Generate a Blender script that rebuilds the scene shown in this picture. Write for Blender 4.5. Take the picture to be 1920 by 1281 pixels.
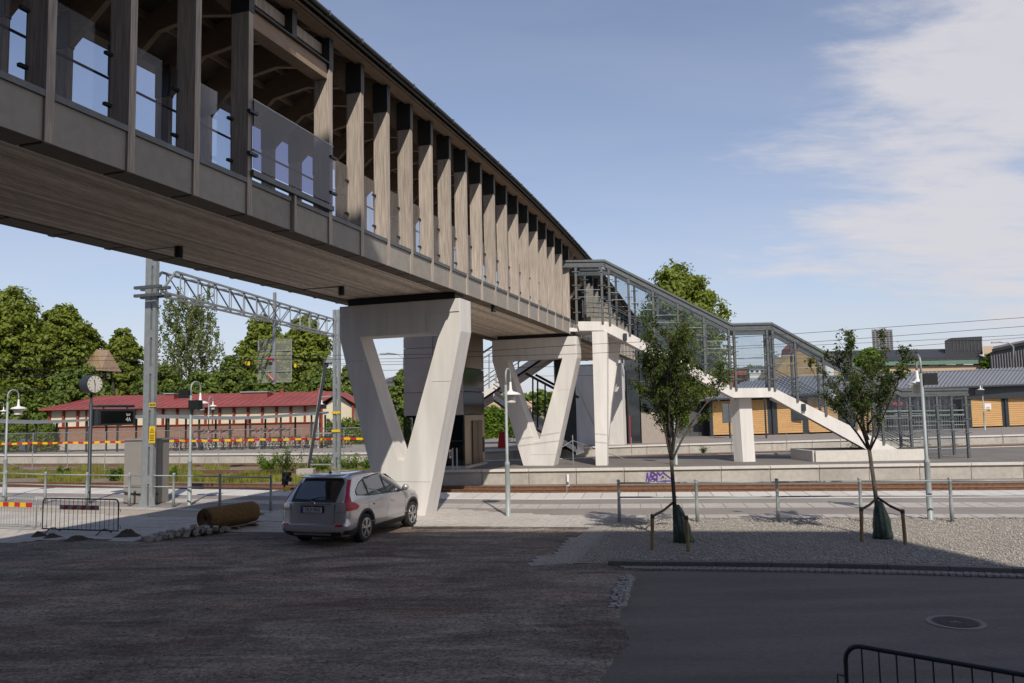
import bpy, math, random
import numpy as np
from mathutils import Vector, Matrix
random.seed(7); rng = np.random.default_rng(11)
S = bpy.context.scene; COL = S.collection
for o in list(bpy.data.objects): bpy.data.objects.remove(o)
# ------------------------------------------------------------------ camera
FPX = 1493.3; PIT = math.atan(130/FPX); ROL = 0.02; EYE = 3.0
cF = Vector((0, math.cos(PIT), math.sin(PIT))); cU0 = Vector((0, -math.sin(PIT), math.cos(PIT))); cR0 = Vector((1, 0, 0))
cR = cR0*math.cos(ROL) - cU0*math.sin(ROL); cU = cU0*math.cos(ROL) + cR0*math.sin(ROL)
cam = bpy.data.cameras.new('camera'); camo = bpy.data.objects.new('camera', cam); COL.objects.link(camo)
cam.sensor_width = 36; cam.lens = FPX/1920*36; cam.clip_start = .1; cam.clip_end = 6000
mw = Matrix((cR, cU, -cF)).transposed().to_4x4(); mw.translation = Vector((0, 0, EYE)); camo.matrix_world = mw
S.camera = camo
# ------------------------------------------------------------------ sky, sun, exposure
SUN_EL, SUN_AZ = math.radians(44.5), math.radians(12)     # shadows run away from the viewer and a little to the left
sd = Vector((-math.sin(SUN_AZ)*math.cos(SUN_EL), math.cos(SUN_AZ)*math.cos(SUN_EL), -math.sin(SUN_EL)))
W = bpy.data.worlds.new('World'); S.world = W; W.use_nodes = True
nt = W.node_tree; N = nt.nodes; L = nt.links; N.clear()
sky = N.new('ShaderNodeTexSky'); sky.sky_type = 'NISHITA'; sky.sun_disc = False
sky.sun_elevation = SUN_EL; sky.sun_rotation = math.atan2(-sd.x, -sd.y)
sky.air_density = 1.0; sky.dust_density = .35; sky.ozone_density = 2.6
tc = N.new('ShaderNodeTexCoord')
def wmath(op, a, b=None, clamp=False):
    n = N.new('ShaderNodeMath'); n.operation = op; n.use_clamp = clamp
    for i, v in enumerate((a, b)):
        if v is None: continue
        if isinstance(v, (int, float)): n.inputs[i].default_value = v
        else: L.new(v, n.inputs[i])
    return n.outputs[0]
sep = N.new('ShaderNodeSeparateXYZ'); L.new(tc.outputs['Generated'], sep.inputs[0])
zc = wmath('ADD', wmath('MAXIMUM', sep.outputs[2], 0.0), .16)
px = wmath('DIVIDE', sep.outputs[0], zc); py = wmath('DIVIDE', sep.outputs[1], zc)
cmb = N.new('ShaderNodeCombineXYZ'); L.new(px, cmb.inputs[0]); L.new(py, cmb.inputs[1])
def noise(scale, detail, rough, vec, dist=0):
    n = N.new('ShaderNodeTexNoise'); n.inputs['Scale'].default_value = scale; n.inputs['Detail'].default_value = detail
    n.inputs['Roughness'].default_value = rough; n.inputs['Distortion'].default_value = dist
    L.new(vec, n.inputs['Vector']); return n.outputs['Fac']
mp = N.new('ShaderNodeMapping'); mp.inputs['Rotation'].default_value = (0, 0, math.radians(28)); mp.inputs['Scale'].default_value = (.8, 1.6, 1)
mp.inputs['Location'].default_value = (.35, .6, 0); L.new(cmb.outputs[0], mp.inputs[0])
big = noise(.55, 3, .5, mp.outputs[0]); fine = noise(2.2, 10, .66, mp.outputs[0], .35)
side = wmath('MULTIPLY', wmath('SUBTRACT', wmath('SUBTRACT', sep.outputs[0], .255), wmath('MULTIPLY', wmath('MAXIMUM', wmath('SUBTRACT', sep.outputs[2], .30), 0.0), .75)), 3.2)       # the bank of cloud stands to the east
side = wmath('SUBTRACT', side, wmath('MULTIPLY', wmath('MAXIMUM', wmath('SUBTRACT', .17, sep.outputs[2]), 0.0), 6.0))
side = wmath('MINIMUM', wmath('MAXIMUM', side, -.62), .70)
cl = wmath('ADD', wmath('MULTIPLY', wmath('SUBTRACT', big, .5), 1.3), wmath('MULTIPLY', wmath('SUBTRACT', fine, .5), 1.5))
puff = noise(7.5, 6, .6, mp.outputs[0], .2)
cl = wmath('ADD', wmath('ADD', cl, wmath('MULTIPLY', wmath('SUBTRACT', puff, .5), .75)), wmath('SUBTRACT', side, .02))
ramp = N.new('ShaderNodeMapRange'); ramp.interpolation_type = 'SMOOTHSTEP'; ramp.inputs[1].default_value = .0; ramp.inputs[2].default_value = .75
L.new(cl, ramp.inputs[0])
veil = wmath('MULTIPLY', noise(1.3, 8, .6, mp.outputs[0], .5), wmath('SUBTRACT', .46, wmath('MULTIPLY', wmath('MAXIMUM', sep.outputs[2], 0.0), .42)))     # thin high veil everywhere
mask = wmath('MINIMUM', wmath('ADD', wmath('MULTIPLY', ramp.outputs[0], .74), veil), .92)
hz = wmath('MULTIPLY', wmath('POWER', wmath('SUBTRACT', 1.0, wmath('MINIMUM', wmath('MAXIMUM', sep.outputs[2], 0.0), 1.0)), 5.5), .84)
hm = N.new('ShaderNodeMixRGB'); L.new(hz, hm.inputs[0]); L.new(sky.outputs[0], hm.inputs[1]); hm.inputs[2].default_value = (3.75, 4.3, 5.15, 1)     # summer haze low in the sky
mix = N.new('ShaderNodeMixRGB'); tn = N.new('ShaderNodeVectorMath'); tn.operation = 'MULTIPLY'; L.new(hm.outputs[0], tn.inputs[0]); tn.inputs[1].default_value = (1.05, .975, .99)
L.new(mask, mix.inputs[0]); L.new(tn.outputs[0], mix.inputs[1]); mix.inputs[2].default_value = (5.3, 5.2, 5.5, 1)
bg = N.new('ShaderNodeBackground'); bg.inputs['Strength'].default_value = .13; L.new(mix.outputs[0], bg.inputs[0])
wo = N.new('ShaderNodeOutputWorld'); L.new(bg.outputs[0], wo.inputs[0])
sl = bpy.data.lights.new('sun', 'SUN'); sl.energy = 4.1; sl.angle = math.radians(.53); sl.color = (1, .93, .83)
so = bpy.data.objects.new('sun', sl); COL.objects.link(so); so.rotation_mode = 'QUATERNION'; so.rotation_quaternion = sd.to_track_quat('-Z', 'Y'); so.location = (0, 0, 60)
S.view_settings.view_transform = 'Standard'; S.view_settings.look = 'None'; S.view_settings.exposure = 0.0; S.view_settings.gamma = 1
try: S.view_settings.use_curve_mapping = False
except Exception: pass
S.render.engine = 'CYCLES'; S.cycles.max_bounces = 6; S.cycles.transparent_max_bounces = 24
# ------------------------------------------------------------------ surveying helpers (photograph pixel + depth or height -> metres)
def ray(x, y): return cF + cR*((x-960)/FPX) - cU*((y-640.5)/FPX)
def gz(x, y, z=0.0):
    d = ray(x, y); t = (z-EYE)/d.z; return Vector((d.x*t, d.y*t, z))
def gy(x, y, Y):
    d = ray(x, y); t = Y/d.y; return Vector((d.x*t, Y, EYE+d.z*t))
# ------------------------------------------------------------------ materials
def mat(name, col, rough=.7, metal=0, var=.12, scale=3, coord='pos', bump=0, bscale=30, stretch=(1, 1, 1), rnd=0, col2=None, detail=5, spec=.5, var2=0, scale2=.4, transl=0, coat=0, bdist=.02):
    m = bpy.data.materials.new(name); m.use_nodes = True; t = m.node_tree; n = t.nodes; l = t.links; b = n['Principled BSDF']
    b.inputs['Roughness'].default_value = rough; b.inputs['Metallic'].default_value = metal; b.inputs['Specular IOR Level'].default_value = spec
    if coat: b.inputs['Coat Weight'].default_value = coat; b.inputs['Coat Roughness'].default_value = .04
    if coord == 'pos': vec = n.new('ShaderNodeNewGeometry').outputs['Position']
    else: vec = n.new('ShaderNodeTexCoord').outputs['Object']
    mpn = n.new('ShaderNodeMapping'); mpn.inputs['Scale'].default_value = stretch; l.new(vec, mpn.inputs[0]); vec = mpn.outputs[0]
    if coord == 'objr':
        oi = n.new('ShaderNodeObjectInfo'); va = n.new('ShaderNodeVectorMath'); va.operation = 'MULTIPLY_ADD'
        l.new(oi.outputs['Random'], va.inputs[0]); va.inputs[1].default_value = (37, 17, 29); l.new(vec, va.inputs[2]); vec = va.outputs[0]
    nz = n.new('ShaderNodeTexNoise'); nz.inputs['Scale'].default_value = scale; nz.inputs['Detail'].default_value = detail; l.new(vec, nz.inputs['Vector'])
    c2 = col2 or tuple(min(1, c*(1+var)) for c in col); c1 = tuple(c*(1-var) for c in col) if not col2 else col
    cr = n.new('ShaderNodeValToRGB'); cr.color_ramp.elements[0].position = .32; cr.color_ramp.elements[1].position = .68
    cr.color_ramp.elements[0].color = (*c1, 1); cr.color_ramp.elements[1].color = (*c2, 1); l.new(nz.outputs['Fac'], cr.inputs[0]); out = cr.outputs[0]
    def mul(out, fac):
        mm = n.new('ShaderNodeVectorMath'); mm.operation = 'SCALE'; l.new(out, mm.inputs[0]); l.new(fac, mm.inputs['Scale']); return mm.outputs[0]
    if var2:
        n2 = n.new('ShaderNodeTexNoise'); n2.inputs['Scale'].default_value = scale2; n2.inputs['Detail'].default_value = 6; l.new(vec, n2.inputs['Vector'])
        mr = n.new('ShaderNodeMapRange'); mr.inputs[1].default_value = .3; mr.inputs[2].default_value = .7; mr.inputs[3].default_value = 1-var2; mr.inputs[4].default_value = 1+var2
        l.new(n2.outputs['Fac'], mr.inputs[0]); out = mul(out, mr.outputs[0])
    if rnd:
        oi = n.new('ShaderNodeObjectInfo'); mr = n.new('ShaderNodeMapRange'); mr.inputs[3].default_value = 1-rnd; mr.inputs[4].default_value = 1+rnd
        l.new(oi.outputs['Random'], mr.inputs[0]); out = mul(out, mr.outputs[0])
    l.new(out, b.inputs['Base Color'])
    if bump:
        nb = n.new('ShaderNodeTexNoise'); nb.inputs['Scale'].default_value = bscale; nb.inputs['Detail'].default_value = 6; l.new(vec, nb.inputs['Vector'])
        bp = n.new('ShaderNodeBump'); bp.inputs['Strength'].default_value = bump; bp.inputs['Distance'].default_value = bdist; l.new(nb.outputs['Fac'], bp.inputs['Height']); l.new(bp.outputs[0], b.inputs['Normal'])
    if transl:
        tr = n.new('ShaderNodeBsdfTranslucent'); l.new(out, tr.inputs[0]); ms = n.new('ShaderNodeMixShader'); ms.inputs[0].default_value = transl
        l.new(b.outputs[0], ms.inputs[1]); l.new(tr.outputs[0], ms.inputs[2]); l.new(ms.outputs[0], n['Material Output'].inputs[0])
    return m
def glass(name, tint=(.80, .83, .88), refl=.008, rough=.02, mulf=.28):
    m = bpy.data.materials.new(name); m.use_nodes = True; t = m.node_tree; n = t.nodes; l = t.links; n.remove(n['Principled BSDF'])
    tr = n.new('ShaderNodeBsdfTransparent'); tr.inputs[0].default_value = (*tint, 1)
    gl = n.new('ShaderNodeBsdfGlossy'); gl.inputs['Roughness'].default_value = rough; gl.inputs[0].default_value = (.95, .95, 1, 1)
    fr = n.new('ShaderNodeFresnel'); fr.inputs[0].default_value = 1.22; ad = n.new('ShaderNodeMath'); ad.operation = 'MULTIPLY_ADD'; ad.inputs[1].default_value = mulf; ad.inputs[2].default_value = refl; l.new(fr.outputs[0], ad.inputs[0])
    ms = n.new('ShaderNodeMixShader'); l.new(ad.outputs[0], ms.inputs[0]); l.new(tr.outputs[0], ms.inputs[1]); l.new(gl.outputs[0], ms.inputs[2]); l.new(ms.outputs[0], n['Material Output'].inputs[0])
    return m
M = {}
M['white_conc'] = mat('white_concrete', (.69, .66, .62), .75, var=.05, scale=1.6, stretch=(2.2, 2.2, .3), var2=.05, scale2=.8, bump=.05, bscale=8)
M['conc'] = mat('weathered_concrete', (.40, .375, .33), .85, var=.1, scale=5, var2=.14, scale2=.8, bump=.15, bscale=40, rnd=.05)
M['coping'] = mat('pale_coping', (.60, .565, .51), .8, var=.06, scale=6, rnd=.05)
M['slab'] = mat('pale_slab', (.56, .525, .485), .8, var=.06, scale=9, rnd=.08, bump=.1, bscale=60)
M['paver'] = mat('grey_paver', (.40, .37, .335), .85, var=.12, scale=7, var2=.1, scale2=.5, bump=.1, bscale=60)
M['asph_l'] = mat('worn_platform_asphalt', (.235, .205, .185), .9, var=.1, scale=40, var2=.12, scale2=.5, bump=.2, bscale=120)
M['asph_d'] = mat('platform_asphalt', (.155, .137, .122), .9, var=.12, scale=30, var2=.15, scale2=.6, bump=.2, bscale=100)
M['asph_road'] = mat('road_asphalt', (.138, .117, .103), .88, var=.30, scale=90, var2=.24, scale2=.9, bump=.45, bscale=160, stretch=(.22, 1.5, 1))
M['granite'] = mat('granite', (.30, .275, .255), .8, var=.25, scale=35, rnd=.18, bump=.3, bscale=50)
M['granite_d'] = mat('kerb_granite', (.11, .10, .098), .8, var=.25, scale=35, rnd=.12, bump=.3, bscale=50)
M['ballast'] = mat('railway_ballast', (.20, .15, .115), .95, var=.4, scale=14, var2=.2, scale2=.6, bump=.9, bscale=22)
M['earth'] = mat('far_ground', (.16, .16, .09), .95, var=.25, scale=.3, bump=.2, bscale=2)
M['rust'] = mat('rusty_rail', (.17, .082, .042), .75, var=.25, scale=8)
M['railtop'] = mat('polished_rail_head', (.5, .48, .46), .3, 1)
M['sleeper'] = mat('concrete_sleeper', (.27, .24, .21), .9, var=.15)
M['larch'] = mat('weathered_larch', (.41, .35, .295), .8, var=.30, scale=5, stretch=(9, 9, .35), bump=.15, bscale=20, rnd=.10, var2=.10, scale2=1.5)
M['larch_b'] = mat('larch_board', (.74, .63, .51), .85, var=.16, scale=2, coord='objr', stretch=(6, 1.2, 20), rnd=.26)
M['glulam'] = mat('glulam_timber', (.30, .215, .145), .7, var=.12, scale=3, stretch=(1, 1, 6), rnd=.06)
M['roofboard'] = mat('roof_boards', (.155, .115, .08), .8, var=.2, scale=4)
M['blackmetal'] = mat('black_sheet_metal', (.045, .047, .046), .5, .3, var=.1)
M['darksteel'] = mat('dark_painted_steel', (.035, .042, .048), .5, .2, var=.1)
M['galv'] = mat('galvanised_steel', (.36, .385, .385), .5, .55, var=.10, scale=5)
M['galv_d'] = mat('grey_painted_steel', (.12, .13, .133), .5, .4, var=.12, scale=5)
M['post'] = mat('pale_grey_green_paint', (.30, .335, .33), .5, .1, var=.08, scale=6)
M['fascia'] = mat('grey_fascia_board', (.31, .285, .25), .8, var=.08, scale=6, var2=.06, rnd=.05, bump=.05)
M['ledge'] = mat('brown_soffit_panel', (.17, .14, .105), .8, var=.12, scale=8, rnd=.08)
M['glass'] = glass('clear_glass')
M['glass_d'] = glass('tinted_glass', (.34, .38, .37), .06)
M['glass_s'] = glass('stair_glass', (.90, .92, .93), .02)
M['clad'] = mat('bronze_grey_cladding', (.40, .36, .33), .5, .0, var=.05, scale=3, var2=.06, rnd=.05)
M['clad_l'] = mat('champagne_metal', (.34, .28, .21), .35, .6, var=.05, rnd=.04)
M['white'] = mat('white_paint', (.72, .71, .68), .5, var=.03)
M['black'] = mat('black_plastic', (.012, .013, .014), .5)
M['screen'] = mat('dark_display', (.006, .008, .007), .15)
M['yellow'] = mat('yellow_paint', (.72, .47, .01), .5, var=.05)
M['red'] = mat('red_paint', (.45, .02, .02), .5, var=.08)
M['redsteel'] = mat('red_steel_roof', (.25, .062, .056), .7, .0, var=.12, scale=.6, var2=.08)
M['redwood'] = mat('falu_red_timber', (.24, .032, .015), .8, var=.1)
M['cream'] = mat('cream_render', (.62, .55, .40), .85, var=.04, var2=.05)
M['pinewood'] = mat('oiled_pine_cladding', (.54, .325, .135), .75, var=.16, scale=4, stretch=(1.2, 1.2, 10), var2=.08)
M['seam'] = mat('grey_seam_roof', (.13, .135, .15), .45, .4, var=.1, scale=1)
M['seam_l'] = mat('seam_ridge', (.34, .35, .37), .45, .4, var=.05)
M['blackroof'] = mat('black_roof', (.032, .032, .036), .6, var=.12, scale=1)
M['peach'] = mat('peach_brick', (.50, .36, .24), .85, var=.07, scale=4)
M['ochre'] = mat('ochre_brick', (.34, .22, .10), .9, var=.1, scale=3)
M['tilered'] = mat('red_tile', (.30, .085, .045), .85, var=.15)
M['darkfac'] = mat('dark_facade', (.085, .085, .088), .7, var=.12, scale=1)
M['window'] = mat('window_glass', (.03, .036, .042), .08, spec=.8)
M['hi'] = mat('high_rise_facade', (.17, .16, .17), .8, var=.1)
M['rust_bag'] = mat('green_watering_bag', (.016, .038, .022), .45, var=.25, scale=8, bump=.7, bscale=7, bdist=.05)
M['stake'] = mat('round_timber_stake', (.24, .165, .075), .8, var=.2, scale=5, stretch=(6, 6, 1))
M['coir'] = mat('coir_mat', (.17, .098, .032), .95, var=.35, scale=25, bump=1, bscale=60, var2=.2)
M['pallet'] = mat('pallet_wood', (.26, .20, .13), .85, var=.15)
M['soil'] = mat('dark_soil', (.075, .06, .045), .95, var=.3, scale=15, bump=.8, bscale=25)
M['bark'] = mat('bark', (.075, .062, .05), .9, var=.3, scale=12, stretch=(3, 3, 1), bump=.6, bscale=30)
M['cab'] = mat('grey_cabinet', (.25, .235, .215), .6, var=.04)
M['purple'] = mat('purple_spray_paint', (.10, .04, .30), .6)
M['brownwood'] = mat('aged_roof_shakes', (.25, .175, .12), .9, var=.25, scale=3, stretch=(4, 4, .6))
def brickmat(name, c1, c2, mort, sc=1.0):
    m = bpy.data.materials.new(name); m.use_nodes = True; t = m.node_tree; n = t.nodes; l = t.links; b = n['Principled BSDF']; b.inputs['Roughness'].default_value = .9
    g = n.new('ShaderNodeNewGeometry'); sp = n.new('ShaderNodeSeparateXYZ'); l.new(g.outputs['Position'], sp.inputs[0]); cb = n.new('ShaderNodeCombineXYZ')
    l.new(sp.outputs[0], cb.inputs[0]); l.new(sp.outputs[2], cb.inputs[1]); bt = n.new('ShaderNodeTexBrick'); l.new(cb.outputs[0], bt.inputs[0])
    bt.inputs['Color1'].default_value = (*c1, 1); bt.inputs['Color2'].default_value = (*c2, 1); bt.inputs['Mortar'].default_value = (*mort, 1)
    bt.inputs['Scale'].default_value = sc; bt.inputs['Brick Width'].default_value = .26; bt.inputs['Row Height'].default_value = .08; bt.inputs['Mortar Size'].default_value = .008
    l.new(bt.outputs[0], b.inputs['Base Color']); return m
M['brick'] = brickmat('red_brick', (.26, .125, .085), (.20, .095, .07), (.30, .24, .19))
def leafmat(name, c1, c2, tr=.35):
    m = mat(name, c1, .55, var=.0, scale=1.1, col2=c2, transl=tr, var2=.28, scale2=9, spec=.35); return m
M['leaf_lime'] = leafmat('linden_leaves', (.145, .185, .026), (.27, .32, .045), .45)
M['leaf_birch'] = leafmat('birch_leaves', (.15, .185, .06), (.25, .29, .09), .45)
M['leaf_dark'] = leafmat('shrub_leaves', (.10, .15, .028), (.20, .265, .045), .42)
M['leaf_st'] = leafmat('street_tree_leaves', (.045, .072, .013), (.12, .16, .028), .4)
M['leaf_hedge'] = leafmat('hedge_leaves', (.075, .14, .012), (.16, .25, .02))
M['weed'] = leafmat('weeds', (.16, .18, .025), (.32, .32, .06), .3)
M['weedred'] = leafmat('rusty_weeds', (.22, .07, .035), (.32, .16, .05), .3)
# ------------------------------------------------------------------ mesh building
def wl(o):
    v = Vector((0, 0, 0))
    while o: v += Vector(o.location); o = o.parent
    return v
def tag(o, label=None, cat=None, group=None, kind=None):
    if label: o['label'] = label
    if cat: o['category'] = cat
    if group: o['group'] = group
    if kind: o['kind'] = kind
    return o
def thing(name, label, cat, loc=(0, 0, 0), group=None, rz=0):
    o = bpy.data.objects.new(name, None); o.empty_display_size = .2; COL.objects.link(o); o.location = loc; o.rotation_euler = (0, 0, rz)
    return tag(o, label, cat, group)
def copy_tree(o, parent=None):
    c = o.copy(); COL.objects.link(c); c.parent = parent
    for ch in o.children: copy_tree(ch, c)
    return c
def relabel(o, label): o['label'] = label; return o
class MB:
    def __init__(s): s.v = []; s.f = []
    def add(s, vs, fs):
        n = len(s.v); s.v += [tuple(v) for v in vs]; s.f += [tuple(i+n for i in f) for f in fs]; return s
    def hexa(s, p): return s.add(p, [(0, 3, 2, 1), (4, 5, 6, 7), (0, 1, 5, 4), (1, 2, 6, 5), (2, 3, 7, 6), (3, 0, 4, 7)])
    def box(s, c, d, rz=0):
        cx, cy, cz = c; a, b, h = d[0]/2, d[1]/2, d[2]/2; co, si = math.cos(rz), math.sin(rz)
        return s.hexa([(cx+x*co-y*si, cy+x*si+y*co, cz+z) for z in (-h, h) for x, y in ((-a, -b), (a, -b), (a, b), (-a, b))])
    def bar(s, a, b, w, h=None, up=(0, 0, 1)):
        a, b = Vector(a), Vector(b); h = h or w; d = (b-a).normalized(); u = Vector(up)
        if abs(d.dot(u)) > .98: u = Vector((0, 1, 0)) if abs(d.y) < .9 else Vector((1, 0, 0))
        r = d.cross(u).normalized(); u = r.cross(d)
        q = [r*-w/2+u*-h/2, r*w/2+u*-h/2, r*w/2+u*h/2, r*-w/2+u*h/2]
        return s.hexa([a+k for k in q]+[b+k for k in q])
    def prism(s, poly, ex):
        n = len(poly); ex = Vector(ex); P = [Vector(p) for p in poly]
        return s.add(P+[p+ex for p in P], [tuple(range(n))[::-1], tuple(range(n, 2*n))]+[(i, (i+1) % n, n+(i+1) % n, n+i) for i in range(n)])
    def tube(s, pts, r, n=8, cap=True, closed=False):
        pts = [Vector(p) for p in pts]; m = len(pts); rs = r if isinstance(r, (list, tuple)) else [r]*m; vs = []; up = Vector((0, 0, 1)); pr = None
        for i, p in enumerate(pts):
            a = pts[i-1] if (i or closed) else p; b = pts[(i+1) % m] if (i < m-1 or closed) else p; d = (b-a).normalized()
            if pr is None:
                u = up if abs(d.z) < .9 else Vector((1, 0, 0)); pr = d.cross(u).normalized()
            pr = (pr-d*pr.dot(d)).normalized(); w = d.cross(pr)
            vs += [p+(pr*math.cos(2*math.pi*k/n)+w*math.sin(2*math.pi*k/n))*rs[i] for k in range(n)]
        fs = [(i*n+k, i*n+(k+1) % n, ((i+1) % m)*n+(k+1) % n, ((i+1) % m)*n+k) for i in range(m if closed else m-1) for k in range(n)]
        if cap and not closed: fs += [tuple(range(n))[::-1], tuple(range((m-1)*n, m*n))]
        return s.add(vs, fs)
    def lathe(s, c, prof, n=20, axis=None):
        c = Vector(c); vs = []; m = len(prof)
        q = Vector((0, 0, 1)).rotation_difference(Vector(axis).normalized()) if axis else None
        for r, z in prof:
            for k in range(n):
                v = Vector((r*math.cos(2*math.pi*k/n), r*math.sin(2*math.pi*k/n), z)); vs.append(c+(q @ v if q else v))
        fs = [(i*n+k, i*n+(k+1) % n, (i+1)*n+(k+1) % n, (i+1)*n+k) for i in range(m-1) for k in range(n)]
        fs += [tuple(range(n))[::-1], tuple(range((m-1)*n, m*n))]
        return s.add(vs, fs)
    def quad(s, a, b, c, d): return s.add([a, b, c, d], [(0, 1, 2, 3)])
    def build(s, name, m, parent=None, world=True, smooth=False, label=None, cat=None, group=None, kind=None, loc=None, rz=0):
        me = bpy.data.meshes.new(name); off = wl(parent) if (parent and world) else Vector((0, 0, 0))
        if loc is not None: off = Vector(loc)
        v = s.v if off.length == 0 else [(a[0]-off.x, a[1]-off.y, a[2]-off.z) for a in s.v]
        me.from_pydata(v, [], s.f)
        if isinstance(m, str): m = M[m]
        me.materials.append(m); me.validate(); 
        if smooth: me.polygons.foreach_set('use_smooth', [True]*len(me.polygons)); me.update()
        o = bpy.data.objects.new(name, me); COL.objects.link(o); o.parent = parent
        if loc is not None: o.location = loc
        return tag(o, label, cat, group, kind)
def piece(name, me, parent, loc, rz=0, rot=None):
    o = bpy.data.objects.new(name, me); COL.objects.link(o); o.parent = parent; o.location = Vector(loc)-(wl(parent) if parent else Vector((0, 0, 0)))
    o.rotation_euler = rot or (0, 0, rz); return o
def npmesh(name, verts, faces, m, parent=None, smooth=False, **kw):
    verts = np.asarray(verts, float)
    if parent: verts = verts-np.array(wl(parent))
    me = bpy.data.meshes.new(name); nv, (nf, k) = len(verts), faces.shape
    me.vertices.add(nv); me.vertices.foreach_set('co', np.asarray(verts, np.float32).ravel())
    me.loops.add(nf*k); me.loops.foreach_set('vertex_index', faces.astype(np.int32).ravel())
    me.polygons.add(nf); me.polygons.foreach_set('loop_start', np.arange(0, nf*k, k, dtype=np.int32)); me.polygons.foreach_set('loop_total', np.full(nf, k, np.int32))
    me.update(calc_edges=True); me.materials.append(M[m] if isinstance(m, str) else m)
    o = bpy.data.objects.new(name, me); COL.objects.link(o); o.parent = parent
    return tag(o, **kw)
def structure(o): return tag(o, kind='structure')
def lerp_poly(P, x):
    for (a, ya), (b, yb) in zip(P, P[1:]):
        if x <= b or (b, yb) == P[-1]: return ya+(yb-ya)*(x-a)/(b-a)
# ================================================================== THE GROUND AND THE RAILWAY
def gpoly(pts, z): return [Vector((p[0], p[1], z)) for p in pts]
def sheet(name, pts, z, m, parent=None, kind='structure'):
    mb = MB(); mb.add([(p[0], p[1], z) for p in pts], [tuple(range(len(pts)))]); return mb.build(name, m, parent, kind=kind)
def ccw(pts):
    a = sum(p[0]*q[1]-q[0]*p[1] for p, q in zip(pts, pts[1:]+pts[:1])); return pts if a > 0 else pts[::-1]
EP = [(-400, 150), (-90, 54.5), (-40, 41), (-23.1, 36.3), (-19, 35.1), (-11.2, 32.8), (-6, 31), (-2.5, 29.9), (.66, 29.15), (5.2, 28.6), (8.1, 28.2), (13.65, 27.4), (22, 26.3), (60, 22), (400, -15)]
def E(x): return lerp_poly(EP, x)
P2F = [(-6, 35.0), (-.2, 34.35), (6, 33.65), (12.4, 33.3), (16.5, 33), (20.6, 32.6), (60, 28)]
P2B = [(-6, 40.4), (2, 41.6), (8, 42.1), (11.6, 42.2), (26, 44.2), (60, 48.5)]
P3F = [(-400, 165), (-90, 75), (-38.2, 59.7), (-22.7, 54.9), (-9.65, 51.4), (-3, 51.2), (10, 54.7), (24, 57), (37.7, 59.3), (90, 68), (400, 120)]
T2 = [(-400, 140), (-90, 64.5), (-40, 50.8), (-15, 44.3), (-5, 43.6), (10, 46.2), (24, 48.2), (90, 57), (400, 100)]
T3 = [(-400, 147), (-90, 70.5), (-40, 57), (-17.6, 50.9), (-8, 48.4), (-2, 48.3), (10, 51), (24, 53.2), (90, 62.5), (400, 108)]
def xs(a, b, st): n = max(1, int(round((b-a)/st))); return [a+(b-a)*i/n for i in range(n+1)]
def ribbon(name, f0, f1, X, z, m, parent=None, kind='structure'):
    mb = MB(); n = len(X); mb.add([(x, f0(x), z) for x in X]+[(x, f1(x), z) for x in X], [(i, i+1, n+i+1, n+i) for i in range(n-1)])
    return mb.build(name, m, parent, kind=kind)
mb = MB(); mb.quad((-3000, -400, -.62), (3000, -400, -.62), (3000, 3500, -.62), (-3000, 3500, -.62)); mb.build('ground', 'earth', kind='structure')
XW = xs(-120, 100, 4)
ribbon('ballast', lambda x: E(x)-.3, lambda x: lerp_poly(P3F, x)+.5, XW, -.13, 'ballast')
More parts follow.
